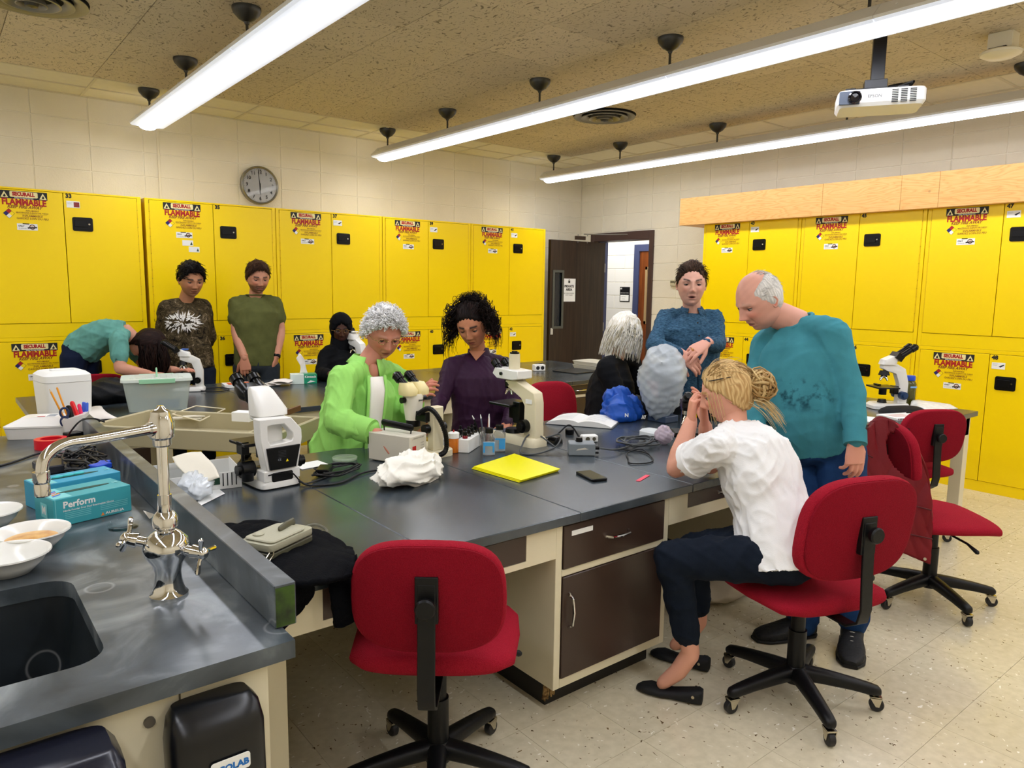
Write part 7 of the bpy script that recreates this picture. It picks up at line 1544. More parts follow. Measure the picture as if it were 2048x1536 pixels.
# ---- woman in white blouse, seated
f = dict(barefoot=1, skin='#dca088', hair='#a9814e', hair2='#d8bb84', lips='#b5625c', blush=.9, build=1.0, arm=1.08, neckr=.05,
         handl=dict(d=(.05,-.02,1), pn=(.62,-.5,.2), size=.92, curl=(.9,.95,1.0,1.0), thumb=.6, spread=.05), handr=dict(d=(-.1,.1,1)))
J = dict(head=(2.430,1.680,1.148), hf=(-0.570,0.776,-0.269), neck=(2.431,1.632,1.023), chest=(2.413,1.519,0.883), pel=(2.373,1.377,0.619), rp=(0.496,0.858,-0.133), rc=(0.392,0.890,-0.231),
         shl=(2.279,1.590,0.971), shr=(2.578,1.681,0.941), ell=(2.302,1.807,0.838), elr=(2.558,1.830,0.809), wrl=(2.379,1.803,1.023), wrr=(2.488,1.814,0.993))
legs(J, .085, (2.079,1.630,0.565), (2.330,1.729,0.513), (2.154,1.583,0.193), (2.378,1.716,0.208), (2.107,1.673,0.047), (2.348,1.808,0.072))
root, J, Rm, hc, off = person('seated woman in white short sleeved blouse looking into the black microscope', (2.40,1.45,0), J, f, hs=.235)
wb = M('white_blouse','#efefee',.8,bump=.12,bs=300,spec=.2)
TWF = [(-.16,.205,.165),(-.04,.20,.16),(.12,.182,.145),(.32,.165,.13),(.52,.175,.14),(.70,.175,.128),(.82,.145,.10),(.90,.105,.085),(.975,.070,.066)]
mb = shirt_mb(J, TWF, 1.0, 'short', (.070,.070,.056,.05,.046,.042), off=off, shoulder=.060)
garment(root, off, mb, wb, 'blouse', .007, [('r',.016,24,3,(1,1,.9)),('r',.009,48,7,(1,1,1.3)),('n',.002,50,4,(1,1,1))])
sh, el = J['shl'], J['ell']; cb_ = interp(sh,el,.60)-off; MB().lathe([(.056,-.012),(.074,-.013),(.075,.012),(.062,.013)], cb_, 28, ax=tuple(unit(el-sh))).build('sleeve_cuff', wb, root)
nkd = unit(J['head']-J['neck']); u1 = unit(np.cross(nkd,(0,0,1))); u2 = np.cross(nkd,u1)
MB().lathe([(.064,-.03),(.078,-.028),(.062,.012),(.056,.014)], J['neck']-off+nkd*.004, 30, ax=tuple(unit(nkd+npv(0,0,.6)))).build('collar', wb, root, smooth=60)
sm3 = MB(); c0, c1 = J['neck']-off, J['pel']-off
navy = cloth_mat('navy_trousers','#0c1624',.85,.1,20)
garment(root, off, pants_mb(J, 1.0, off, rad=(.096,.088,.070,.064,.05,.050), crop=.80, hipw=.178, hipd=.150), navy, 'trousers', .008, [('r',.012,24,6,(1,1,1)),('n',.003,22,2,(1,1,1))])
for s_ in 'lr':
    an, toe = J['ank'+s_], J['toe'+s_]; d = toe-an; d[2] = 0; d = unit(d); r = npv(d[1],-d[0],0); z0 = min(.0,0); heel = npv(an[0],an[1],0)-d*.05; mb = MB(); secs = []
    for t, ww, hh in ((0,.6,.055),(.06,.85,.058),(.25,.85,.045),(.45,.82,.032),(.62,1.0,.028),(.8,1.0,.034),(.93,.72,.026),(1,.35,.016)): secs.append((heel+d*.25*t+npv(0,0,hh/2+.002)-off, r*.040*ww, npv(0,0,hh/2)))
    mb.loft(secs,22,p=2.8); so = mb.build('ballet_flat', M('black_flat','#0b0c10',.7), root, smooth=60)
    MB().cyl(heel+d*.03-r*.038+npv(0,0,.04)-off, heel+d*.03-r*.0405+npv(0,0,.04)-off,.006,n=14).cyl(heel+d*.03+r*.038+npv(0,0,.04)-off, heel+d*.03+r*.0405+npv(0,0,.04)-off,.006,n=14).build('silver_button', nickel, so)
hp_ = hair_cap(.235, f, Rm, hc, dict(line=[.30,.22,.10,.02,-.18,-.30,-.34], thick=lambda a,z,x,y: .035+.02*(a > 1.5), amp=.010, streak=46), root)
hl = lambda v: Rm@(npv(v)*.235)+hc
def bun_root(g): a = g.rand()*2*PI; return hl((0,-.40,.05))+Rm@npv(.05*math.cos(a),-.02+.03*g.rand(),.05*math.sin(a)+.0)
def bun_path(g, p):
    c = hl((0,-.56,.06)); ax = unit(g.randn(3)+npv(.0,0,0)); e1_ = unit(np.cross(ax,g.randn(3))); e2_ = np.cross(ax,e1_); ra = .034+.016*g.rand(); a0 = g.rand()*6.28; sh_ = Rm@npv(.01*g.randn(),.006*g.randn(),.012*g.randn()); return [c+sh_+(e1_*math.cos(a0+q*.5)+e2_*math.sin(a0+q*.5))*ra*(1+.05*math.sin(q*1.7+a0))+Rm@npv(0,0,-.012) for q in range(11)]
hp_.append(strands(170, bun_root, bun_path, .0058, '#9a7440', '#dcc088', 3, sides=4))
def wisp_root(g): return hl((g.uniform(-.3,.3),g.uniform(-.5,-.3),g.uniform(-.30,-.1)))
def wisp_path(g, p): d = Rm@npv(g.uniform(-.3,.3),-1,-.2-.5*g.rand()); return [p+d*.012*q+npv(0,0,-.0012*q*q) for q in range(9)]
hp_.append(strands(46, wisp_root, wisp_path, .0016, '#c9a868', '#e8d4a4', 5))
def lock_root(g): return hl((-.27+g.uniform(-.03,.03),.20+g.uniform(-.1,.1),.10))
def lock_path(g, p): a = g.uniform(-.3,.3); return [p+Rm@npv(-.012-.0005*q,.004*a*q,-.014*q) for q in range(10)]
hp_.append(scalp(.235, f, Rm, hc, [.30,.22,.12,.04,-.15,-.27,-.31], 520, .34, lambda p: (0,-1,.12), .045, .0014, .06, '#8f6b38', '#e4cc98', 6))
hp_.append(strands(7, lock_root, lock_path, .0014, '#c9a868', '#e0c890', 8))
raw('hair', hp_, HAIRM, root, off=off)
cp = MB(); 
for q in range(5): cp.tube([tuple(hl((-.10+.05*q,-.56,.14))-off),tuple(hl((-.12+.06*q,-.68,.08))-off),tuple(hl((-.12+.06*q,-.74,-.06))-off)],.0035,6)
cp.tube([tuple(hl((-.12,-.56,.14))-off),tuple(hl((.12,-.56,.14))-off)],.006,8); cp.build('hair_claw', M('tortoise','#1c0f0a',.2,spec=.8), root)
gl_m = M('dark_frame','#1a1614',.3); glasses(root, hc+Rm@npv(0,-.02,.065), Rm, .235, off, gl_m, .085, .33, .0022)
# ---- man in blue patterned shirt 
f = dict(skin='#d8a592', hair='#1a110c', hair2='#4a3424', lips='#9c5350', blush=.7, open=1, browtilt=.25, gaze=-.35, lid=.42, jaw=.25, neckr=.058, wide=.95, build=1.0,
         handl=dict(d=(-0.850,0.248,-0.465), pn=(0.019,0.490,-0.872), size=1.1, curl=(.3,.35,.45,.5), spread=.16), handr=dict(d=(0.419,-0.716,-0.558), pn=(0.681,0.489,-0.545), size=1.1, curl=(.5,.55,.6,.6)))
J = dict(head=(3.836,2.953,1.580), hf=(-0.740,-0.673,0.011), neck=(3.900,2.988,1.400), chest=(3.865,2.947,1.224), pel=(3.881,2.912,0.867), rp=(-0.811,0.586,-0.007), rc=(-0.828,0.561,-0.003),
         shr=(3.789,3.110,1.361), shl=(4.034,2.912,1.358), elr=(3.569,3.024,1.191), ell=(3.893,2.766,1.203), wrr=(3.559,2.794,1.160), wrl=(3.684,2.705,1.228))
stand(J, J['pel'][0], J['pel'][1], (-0.696,-0.707,0.130))
root, J, Rm, hc, off = person('man with swept back dark hair in blue patterned shirt, hands folded', (J['pel'][0],J['pel'][1],0), J, f, hs=.272)
blue_sh = M('blue_chambray','#1c364e',.85,bump=.06,bs=300,col2='#41667f',vs=55,stretch=(1,1,4.5),spec=.2)
TW2 = [(-.02,.165,.125),(.15,.170,.125),(.36,.172,.125),(.55,.185,.132),(.72,.188,.128),(.83,.150,.10),(.90,.10,.08),(.955,.070,.066)]
mb = shirt_mb(J, TW2, 1.0, .91, (.070,.064,.058,.056,.052,.046), off=off, shoulder=.060)
garment(root, off, mb, blue_sh, 'shirt', .008, [('r',.014,24,12,(1,1,.8)),('r',.007,50,3,(1,1,1))])
def placket(root, J, off, m, nb=5, front=None, wdt=.016, d=.13, bm_=None):
    fr = unit(front); secs = torso_secs(J['pel'],J['chest'],J['neck'],J['rp'],J['rc'],[(t,1,1) for t in (.1,.3,.5,.7,.86)],None); pts = [c+np.cross(np.cross(A,B),A)*0+B/np.linalg.norm(B)*(1 if B@fr > 0 else -1)*dd-off for (c,A,B), dd in zip(secs,(d,d,d+.008,d+.002,d-.035))]
    mb = MB(); r = unit(np.cross(fr,(0,0,1)))
    mb.tube([tuple(p) for p in pts],[wdt]*5,8,asp=.25,ref=tuple(fr)); o = mb.build('placket', m, root, smooth=60)
    b_ = MB()
    for k in range(nb): t = k/(nb-1)*.9; i = min(int(t*4),3); p = pts[i]*(1-(t*4-i))+pts[i+1]*(t*4-i); b_.cyl(p+fr*.002,p+fr*.0075,.006,n=10)
    b_.build('buttons', bm_ or ink_m, o); return pts
placket(root, J, off, blue_sh, 5, (-0.696,-0.707,0.130), .015, .128)
def collar(root, J, off, m, front, r=.066, size=.055, open_=.035, lift=.02):
    nkd = unit(unit(J['head']-J['neck'])*.35+npv(0,0,.65)); fr = unit(front); fr = unit(fr-nkd*(fr@nkd)); rt = np.cross(nkd,fr); c = J['neck']-off+nkd*lift; mb = MB()
    for s_ in (-1,1):
        ang = np.linspace(PI, .42, 9); top = [c+(-fr*math.cos(PI-a)*-1*0+fr*math.cos(a)+rt*s_*math.sin(a))*r+nkd*.018 for a in ang]; bot = [c+(fr*math.cos(a)+rt*s_*math.sin(a))*(r+.030)-nkd*(.026+.012*(a < 1.3)) for a in ang]
        tip = c+(fr*math.cos(.50)+rt*s_*math.sin(.50))*(r+.045)-nkd*(size)
        bot[-1] = tip; bot[-2] = interp(bot[-3],tip,.5)
        n = len(top); vs = [tuple(v) for v in top+bot]; mb.add(vs, [(i,i+1,n+i+1,n+i) for i in range(n-1)])
    o = mb.build('collar', m, root, smooth=50); md = o.modifiers.new('s','SOLIDIFY'); md.thickness = .004; return o
collar(root, J, off, blue_sh, (-0.696,-0.707,0.130), .064, .05)
garment(root, off, pants_mb(J, .98, off), cloth_mat('black_trousers','#111418',.85), 'trousers', .011, [('r',.008,24,2,(1,1,.6))])
for s_ in 'lr': shoe(root, J['ank'+s_], J['toe'+s_], dark_shoe, off)
hp_ = hair_cap(.272, f, Rm, hc, dict(line=[.285,.27,.14,.0,-.14,-.22,-.26], thick=lambda a,z,x,y: .016+.055*np.clip((z-.26)/.22,0,1), amp=.010, streak=30), root); hp_.append(scalp(.272, f, Rm, hc, [.30,.28,.16,.02,-.12,-.20,-.24], 900, .22, lambda p: (.15*np.sign(p[0]),-1,.25 if p[1] > .2 else -.5), .05, .0020, .14, seed=4)); raw('hair', hp_, HAIRM, root, off=off)
MB().lathe([(.0105,-.002),(.012,0),(.0105,.002)], (3.578,2.725,1.191), 16, ax=(-0.850,0.248,-0.465)).build('ring', M('gold_ring','#d8c080',.2,metal=1), root, world=True)
# ---- white haired woman in black, seated with her back to the view
f = dict(skin='#d8a48c', hair='#ddd7c6', hair2='#fbf8f0', build=1.0, neckr=.044, lid=.2)
J = dict(head=(3.632,3.322,1.261), hf=(0.898,-0.390,-0.205), neck=(3.598,3.347,1.100), chest=(3.532,3.339,0.893), pel=(3.508,3.274,0.550), rp=(-0.375,-0.918,0.131), rc=(-0.404,-0.905,0.131),
         shr=(3.414,3.277,1.030), shl=(3.768,3.381,1.034), elr=(3.408,3.114,0.810), ell=(3.810,3.280,0.792), wrr=(3.605,3.075,0.751), wrl=(3.848,3.179,0.760))
legs(J, .09, (3.723,3.021,0.534), (3.909,3.151,0.505), (4.15,3.42,.085), (4.30,3.62,.085), (4.27,3.33,.03), (4.42,3.53,.03))
root, J, Rm, hc, off = person('white haired woman in black sweater sitting with her back turned', (3.85,3.72,0), J, f, hs=.235)
blk = cloth_mat('black_knit','#0b0c10',.9,.1,30)
TWS = [(-.06,.20,.16),(.10,.20,.165),(.30,.195,.165),(.5,.190,.155),(.68,.180,.14),(.80,.15,.115),(.90,.10,.085),(.955,.068,.064)]
garment(root, off, shirt_mb(J, TWS, 1.0, .95, (.074,.070,.064,.060,.054,.045), off=off, shoulder=.066), blk, 'sweater', .0095, [('r',.012,22,5,(1,1,.8))])
garment(root, off, pants_mb(J, 1.0, off), blk, 'trousers', .012, [])
for s_ in 'lr': shoe(root, J['ank'+s_], J['toe'+s_], dark_shoe, off)
hp_ = hair_cap(.235, f, Rm, hc, dict(line=[.26,.20,.05,-.10,-.30,-.36,-.40], thick=lambda a,z,x,y: .07+.02*(a > 1), amp=.016, streak=40), root)
hw = lambda v: Rm@(npv(v)*.235)+hc
def wr_root(g): a = g.uniform(-2.75,2.75)+PI; a = (a+PI)%(2*PI)-PI; a = np.sign(a)*max(abs(a),.75); e = g.uniform(.25,.48); return hw((.40*math.sin(a)*math.cos(e*1.8),.45*math.cos(a)*math.cos(e*1.8)-.03,e+.05))
def wr_path(g, p):
    o_ = p-hc; lat = Rm.T@o_; lat[2] = 0; lat = unit(lat); w = g.uniform(0,6.28); L_ = g.uniform(.8,1.15); out = []
    for q in range(12): t = q/11; r_q = .235*(.30+.19*math.sin(min(t*1.5,1)*PI/2)+.10*t); l = lat*r_q; out.append(hc+Rm@(l+npv(.004*math.sin(w+q*.9),.004*math.cos(w+q),0)+npv(0,0,.235*(.42-1.05*t*L_))))
    return out
hp_.append(strands(620, wr_root, wr_path, .0040, '#c2b898', '#fbfaf4', 4, sides=3)); raw('hair', hp_, HAIRM, root, off=off)
glasses(root, hc, Rm, .235, off, M('black_frame','#08080a',.3), .08, .39, .0026)
# ---- woman in dark purple quarter zip top
f = dict(skin='#c08060', hair='#0d0a0a', hair2='#1c1210', lips='#9a4a44', blush=.5, brow=1.2, browcol='#1a100c', lid=.46, gaze=-.9, neckr=.047, build=.95, wide=.97, nose=.9,
         handr=dict(d=(-0.879,-0.072,-0.472), curl=(.5,.5,.6,.6)), handl=dict(d=(-0.910,-0.383,-0.156), pn=(0,0,-1), size=.95, curl=(.5,.55,.6,.7)))
J = dict(head=(2.394,3.345,1.331), hf=(-0.727,-0.593,-0.346), hup=(-.10,.05,1), neck=(2.470,3.385,1.166), chest=(2.440,3.338,0.976), pel=(2.435,3.326,0.657), rp=(-0.865,0.501,0.007), rc=(-0.868,0.495,-0.043),
         shr=(2.313,3.421,1.091), shl=(2.604,3.316,1.089), elr=(2.179,3.345,0.925), ell=(2.588,3.191,0.887), wrr=(2.023,3.170,0.835), wrl=(2.392,3.024,0.807))
stand(J, J['pel'][0], J['pel'][1], (-0.730,-0.671,0.129), .09)
root, J, Rm, hc, off = person('woman with curly dark hair in a purple quarter zip top', (J['pel'][0],J['pel'][1],0), J, f, hs=.250)
pur = cloth_mat('plum_fleece','#30142e',.6,.06,20,bump=.05)
TW3 = [(-.02,.172,.125),(.14,.165,.12),(.32,.158,.118),(.52,.165,.138),(.70,.168,.13),(.82,.135,.095),(.90,.09,.075),(.955,.062,.058)]
garment(root, off, shirt_mb(J, TW3, 1.0, .95, (.066,.060,.052,.048,.044,.038), off=off, shoulder=.056), pur, 'top', .0075, [('r',.012,26,2,(1,1,.9)),('r',.006,52,3,(1,1,1))])
nkd = unit(unit(J['head']-J['neck'])*.3+npv(0,0,.7)); MB().lathe([(.062,-.02),(.070,-.018),(.060,.030),(.055,.032)], J['neck']-off+nkd*.0+unit((0.621,0.773,-0.132))*.014, 30, ax=tuple(unit(nkd+npv((0.621,0.773,-0.132))*.25))).build('collar', pur, root, smooth=60)
skv = npv(lin(f['skin'])); frv = unit((-0.657,-0.659,0.366)); rv = unit((-0.838,0.545,-0.000)); nb_ = J['neck']-off
zz = MB(); zc = J['neck']+frv*.083-npv(0,0,.052)-off; zz.tube([tuple(zc),tuple(zc-npv(0,0,.10)+frv*.03)],.0022,6); zz.box(tuple(zc-npv(0,0,.01)+frv*.004),(.006,.006,.018)); zz.build('zip', chrome, root)
vn = MB(); vn.add([tuple(nb_+rv*.048+frv*.058-npv(0,0,.0)),tuple(nb_-rv*.048+frv*.058),tuple(nb_+frv*.098-npv(0,0,.068))],[(0,1,2)]); vo = vn.build('neckline_skin', M('skin_patch','#b87a58',.5), root, smooth=0)
garment(root, off, pants_mb(J, .94, off), cloth_mat('black_leggings','#0d0c10',.8), 'trousers', .011, [])
for s_ in 'lr': shoe(root, J['ank'+s_], J['toe'+s_], dark_shoe, off, .92)
hp_ = hair_cap(.250, f, Rm, hc, dict(line=[.285,.25,.16,.06,-.12,-.28,-.34], thick=lambda a,z,x,y: .03+.05*(a > 1.5), amp=.006, streak=50), root)
hq = lambda v: Rm@(npv(v)*.250)+hc
def cu_root(g): a = g.uniform(1.15,PI)*(1 if g.rand() < .5 else -1); e = g.uniform(-.15,.45); return hq((.36*math.sin(a)*math.cos(e*1.9),.45*math.cos(a)*math.cos(e*1.9),e))
def cu_path(g, p):
    lat = Rm.T@(p-hc); lat = unit(lat*npv(1,1,.45)); ax = Rm@lat; ph_ = g.rand()*6.28; L_ = g.uniform(.05,.115); R_ = g.uniform(.007,.014); drop = g.uniform(.02,.15); e1_ = unit(np.cross(ax,(0,0,1))); e2_ = np.cross(ax,e1_); out = []
    for q in range(15): t = q/14; out.append(p+ax*L_*math.sin(t*1.9)*.75-npv(0,0,drop*t*t)+(e1_*math.cos(ph_+q*1.0)+npv(0,0,1)*math.sin(ph_+q*1.0))*R_)
    return out
hp_.append(strands(680, cu_root, cu_path, .0028, '#0b0808', '#241612', 9)); 
hp_.append(scalp(.250, f, Rm, hc, [.30,.27,.18,.08,-.1,-.2,-.3], 420, .30, lambda p: (0,-1,.3), .05, .0016, .10, '#0a0808', '#3a2a26', 4))  # paler swept-back strands put a sheen into the hair colour
def puff_root(g): a = g.rand()*2*PI; return hq((.17*math.cos(a),-.20+.14*math.sin(a),.46))
def puff_path(g, p):
    d = Rm@unit(npv(g.randn()*.5,-.2+g.randn()*.4,1)); ph_ = g.rand()*6.28; e1_ = unit(np.cross(d,(0,0,1.01))); e2_ = np.cross(d,e1_); return [p+d*.0055*q+(e1_*math.cos(ph_+q)+e2_*math.sin(ph_+q))*.009 for q in range(12)]
hp_.append(strands(200, puff_root, puff_path, .0022, '#0b0808', '#1c1210', 6)); raw('hair', hp_, HAIRM, root, off=off)
er = MB(); er.tube([tuple(hq((-.365,-.02,-.14)+npv(0,0,0))+npv(math.cos(a)*.004,math.cos(a)*.012,math.sin(a)*.014)-off) for a in np.linspace(0,2*PI,17)],.0013,5,caps=False); er.build('hoop_earring', chrome, root)
# ---- older woman in bright green shirt
f = dict(skin='#c88670', hair='#d6d3ce', hair2='#ffffff', browcol='#b09a8a', lips='#96483e', blush=1.2, brow=.25, lid=.42, gaze=-.9, neckr=.055, build=1.05, jowl=.10, nose=1.1,
         handr=dict(d=(0.582,-0.702,-0.411), pn=(0,0,-1), size=.95, curl=(.4,.45,.5,.6)), handl=dict(d=(-0.006,-0.732,0.682), pn=(0.910,0.061,-0.410), size=.95, curl=(.7,.75,.8,.85)))
J = dict(head=(1.818,3.312,1.302), hf=(-0.190,-0.912,-0.364), hup=(.05,.05,1), neck=(1.737,3.350,1.149), chest=(1.702,3.347,0.966), pel=(1.649,3.331,0.624), rp=(-0.987,0.152,0.055), rc=(-0.991,0.136,0.005),
         shr=(1.549,3.233,1.092), shl=(1.931,3.439,1.065), elr=(1.457,3.121,0.918), ell=(1.936,3.298,0.872), wrr=(1.572,2.919,0.877), wrl=(1.871,3.060,0.989))
stand(J, J['pel'][0], J['pel'][1], (-0.370,-0.920,0.130))
root, J, Rm, hc, off = person('older woman with short white curls in bright lime green shirt', (J['pel'][0],J['pel'][1],0), J, f, hs=.250)
grn = M('lime_cotton','#97d468',.7,bump=.1,bs=250,var=.05,vs=12,spec=.25)
TWG = [(.02,.235,.185),(.14,.225,.178),(.32,.205,.165),(.52,.195,.155),(.70,.190,.140),(.82,.155,.11),(.90,.10,.085),(.955,.070,.068)]
garment(root, off, shirt_mb(J, TWG, 1.0, .72, (.082,.078,.074,.072,.066,.058), off=off, shoulder=.070), grn, 'shirt', .0075, [('r',.024,17,8,(1,1,.8)),('r',.010,38,3,(1,1,.8))])
cuffs(root, J, off, grn, 'r', .70, .058, .07)
fg = unit((-0.144,-0.982,0.121)); collar(root, J, off, grn, tuple(fg), .070, .085, lift=.02)
# white undershirt strip showing between the open fronts
secs = torso_secs(J['pel'],J['chest'],J['neck'],J['rp'],J['rc'],[(t,1,1) for t in (.15,.35,.55,.72,.86)],None); rgt = unit(np.cross(fg,(0,0,1))); us = []
for (c,A,B), dd, w in zip(secs,(.178,.170,.163,.146,.100),(.030,.034,.038,.040,.036)): us.append((c+fg*(dd-.004)+npv((0.781,-0.625,0.013))*.028-off, rgt*w, fg*.012))
MB().loft(us, 14, p=3).build('undershirt', M('white_tee','#e6e0d6',.8,bump=.1,bs=200), root, smooth=60)
for s_ in (-1,1): MB().tube([tuple(c_+rgt*s_*(np.linalg.norm(A_)+.006)+fg*.006) for c_, A_, B_ in us],[.008]*5,8).build('shirt_front_edge', grn, root, smooth=60)
sp_ = J['neck']-off+fg*.046+npv((0.781,-0.625,0.013))*.018; MB().ball(tuple(sp_+npv(0,0,-.050)),(.034,.030,.055),14).build('throat', M('skin_patch2','#b8755e',.5), root)
garment(root, off, pants_mb(J, 1.05, off), cloth_mat('dark_slacks','#1c1c22',.85), 'trousers', .012, [])
for s_ in 'lr': shoe(root, J['ank'+s_], J['toe'+s_], dark_shoe, off, .92)
hp_ = hair_cap(.250, f, Rm, hc, dict(line=[.35,.30,.17,.04,-.10,-.22,-.27], thick=lambda a,z,x,y: .05+.03*np.clip(z/.4,0,1), amp=.03, sc=50, soft=.10, streak=60), root)
hg_ = lambda v: Rm@(npv(v)*.250)+hc
def gr_root(g):
    a = g.uniform(-PI,PI); lo = np.interp(abs(a),[0,.45,.95,1.35,1.75,2.2,PI],[.31,.27,.16,.05,-.08,-.18,-.23])+.03*g.randn(); z = g.uniform(lo,.5); rr = math.sqrt(max(0,1-(z/.52)**2)); return hg_((.40*rr*math.sin(a),.47*rr*math.cos(a)-.02,z*1.10))
def gr_path(g, p):
    n_ = unit(p-hc); e1_ = unit(np.cross(n_,g.randn(3))); e2_ = np.cross(n_,e1_); ph_ = g.rand()*6.28; return [p+n_*.0026*q+e1_*.0035*q*.6+(e2_*math.cos(ph_+q*.9)+n_*math.sin(ph_+q*.9))*.0075 for q in range(9)]
hp_.append(strands(1000, gr_root, gr_path, .0026, '#dedbd8', '#ffffff', 2)); raw('hair', hp_, HAIRM, root, off=off)
glasses(root, hc, Rm, .250, off, M('gold_frame','#b09060',.25,metal=.9), .078, .375, .0020)
# ---- person in black headscarf at the rear bench
f = dict(skin='#4a2a1c', hair='#0a0a0a', lips='#5a2c28', blush=.2, lid=.3, neckr=.05, build=.95, browcol='#120a08',
         handr=dict(d=(0.510,-0.853,-0.107), curl=(.4,.45,.5,.5), size=.95), handl=dict(d=(-0.964,-0.215,-0.156)))
J = dict(head=(2.747,5.753,1.175), hf=(-0.352,-0.923,-0.153), neck=(2.752,5.788,1.027), chest=(2.733,5.775,0.865), pel=(2.733,5.788,0.559), rp=(-0.931,0.363,0.027), rc=(-0.931,0.363,0.027),
         shr=(2.609,5.760,0.950), shl=(2.872,5.769,0.954), elr=(2.524,5.676,0.811), ell=(2.853,5.605,0.810), wrr=(2.509,5.433,0.836), wrl=(2.682,5.420,0.818))
legs(J, .085, (2.72,5.98,.47), (2.95,5.92,.47), (2.75,6.02,.085), (2.98,5.96,.085), (2.70,5.87,.03), (2.93,5.80,.03))
root, J, Rm, hc, off = person('person in black headscarf and glasses seated behind a white microscope', (2.93,6.22,0), J, f, hs=.245)
blk2 = cloth_mat('black_scarf','#08090d',.85,.1,30)
garment(root, off, shirt_mb(J, TWS, .98, .80, (.070,.066,.060,.056,.052,.045), off=off, shoulder=.075), blk2, 'robe', .010, [('r',.010,22,5,(1,1,.8))])
garment(root, off, pants_mb(J, 1.0, off), blk2, 'trousers', .013, [])
for s_ in 'lr': shoe(root, J['ank'+s_], J['toe'+s_], dark_shoe, off, .9)
sf = MB(); hh = lambda v: tuple(Rm@(npv(v)*.245)+hc-off)
hp_ = hair_cap(.245, dict(f,hair='#08090d'), Rm, hc, dict(line=[.26,.16,-.10,-.42,-.49,-.49,-.49], thick=lambda a,z,x,y: .055+.03*(z > .2), amp=.004, soft=.06), root)
ns = MB(); ns.loft([(tuple(J['neck']-off+npv(0,0,-.07)),Rm[:,0]*.13,Rm[:,1]*.10),(tuple(J['neck']-off+npv(0,0,-.01)),Rm[:,0]*.088,Rm[:,1]*.085),(hh((0,-.10,-.30)),Rm[:,0]*.082,Rm[:,1]*.09)],24)
raw('headscarf', hp_+[(np.array(ns.v)+off, ns.f, npv(lin('#08090d')))], attr_mat('scarf',.85,bump=.2,bs=60,spec=.15), root, off=off)
glasses(root, hc, Rm, .245, off, M('gold_frame'), .08, .38, .0016)
# ---- man in olive T-shirt
f = dict(skin='#c98f74', arm=1.18, hair='#20140e', hair2='#4a3020', jaw=.25, beard=.62, lips='#a05850', blush=1.0, lid=.40, gaze=-.8, neckr=.057, brow=1.1,
         handr=dict(d=(.05,-.05,-1), pn=(.3,.7,0), size=1.1, curl=(.5,.6,.7,.8)), handl=dict(d=(-.2,.1,-1), pn=(-.5,.5,0), size=1.0, curl=(.3,.3,.3,.3)))
J = dict(head=(2.184,6.123,1.599), hf=(-0.099,-0.963,-0.249), neck=(2.185,6.199,1.444), chest=(2.163,6.156,1.244), pel=(2.150,6.130,0.874), rp=(-0.889,0.458,0.013), rc=(-0.889,0.458,0.013),
         shr=(2.041,6.252,1.380), shl=(2.328,6.151,1.382), elr=(2.011,6.184,1.145), ell=(2.356,6.116,1.157), wrr=(2.027,6.058,0.937), wrl=(2.279,6.012,0.945))
stand(J, J['pel'][0], J['pel'][1], (-0.540,-0.831,0.133))
root, J, Rm, hc, off = person('bearded man in olive green T-shirt with one hand in his pocket', (J['pel'][0],J['pel'][1],0), J, f, hs=.262)
olv = cloth_mat('olive_cotton','#575a30',.9,.12,14)
TWO = [(-.02,.178,.125),(.14,.178,.125),(.34,.178,.125),(.55,.188,.132),(.72,.192,.126),(.83,.15,.10),(.91,.095,.078),(.955,.072,.066)]
garment(root, off, shirt_mb(J, TWO, 1.0, 'short', (.066,.064,.058,.05,.046,.042), off=off, shoulder=.058), olv, 'tshirt', .0095, [('r',.012,20,6,(1,1,.55)),('n',.002,30,4,(1,1,1))])
nkd = unit((0,0,1)); MB().tube([tuple(J['neck']-off+npv(math.cos(a)*.076,math.sin(a)*.070,.010)) for a in np.linspace(0,2*PI,21)],.006,8,caps=False).build('neck_band', olv, root, smooth=60)
garment(root, off, pants_mb(J, 1.0, off, top=.10), cloth_mat('charcoal_trousers','#2a3036',.85), 'trousers', .010, [('r',.010,24,2,(1,1,.6))])
MB().lathe([(.030,-.012),(.034,-.008),(.034,.008),(.030,.012)], J['wrl']-off, 20, ax=tuple(unit(J['wrl']-J['ell']))).build('wristwatch', black_p, root)
for s_ in 'lr': shoe(root, J['ank'+s_], J['toe'+s_], dark_shoe, off)
raw('hair', hair_cap(.262, f, Rm, hc, dict(line=[.30,.28,.14,-.04,-.15,-.22,-.27], thick=lambda a,z,x,y: .022+.040*np.clip((z-.1)/.3,0,1), amp=.014, streak=40), root)+[scalp(.262, f, Rm, hc, [.29,.27,.13,-.03,-.13,-.2,-.25], 700, .16, lambda p: (.6,.3,-.2) if p[1] > .1 else (0,-.5,-1), .05, .0022, .16, seed=3)], HAIRM, root, off=off)
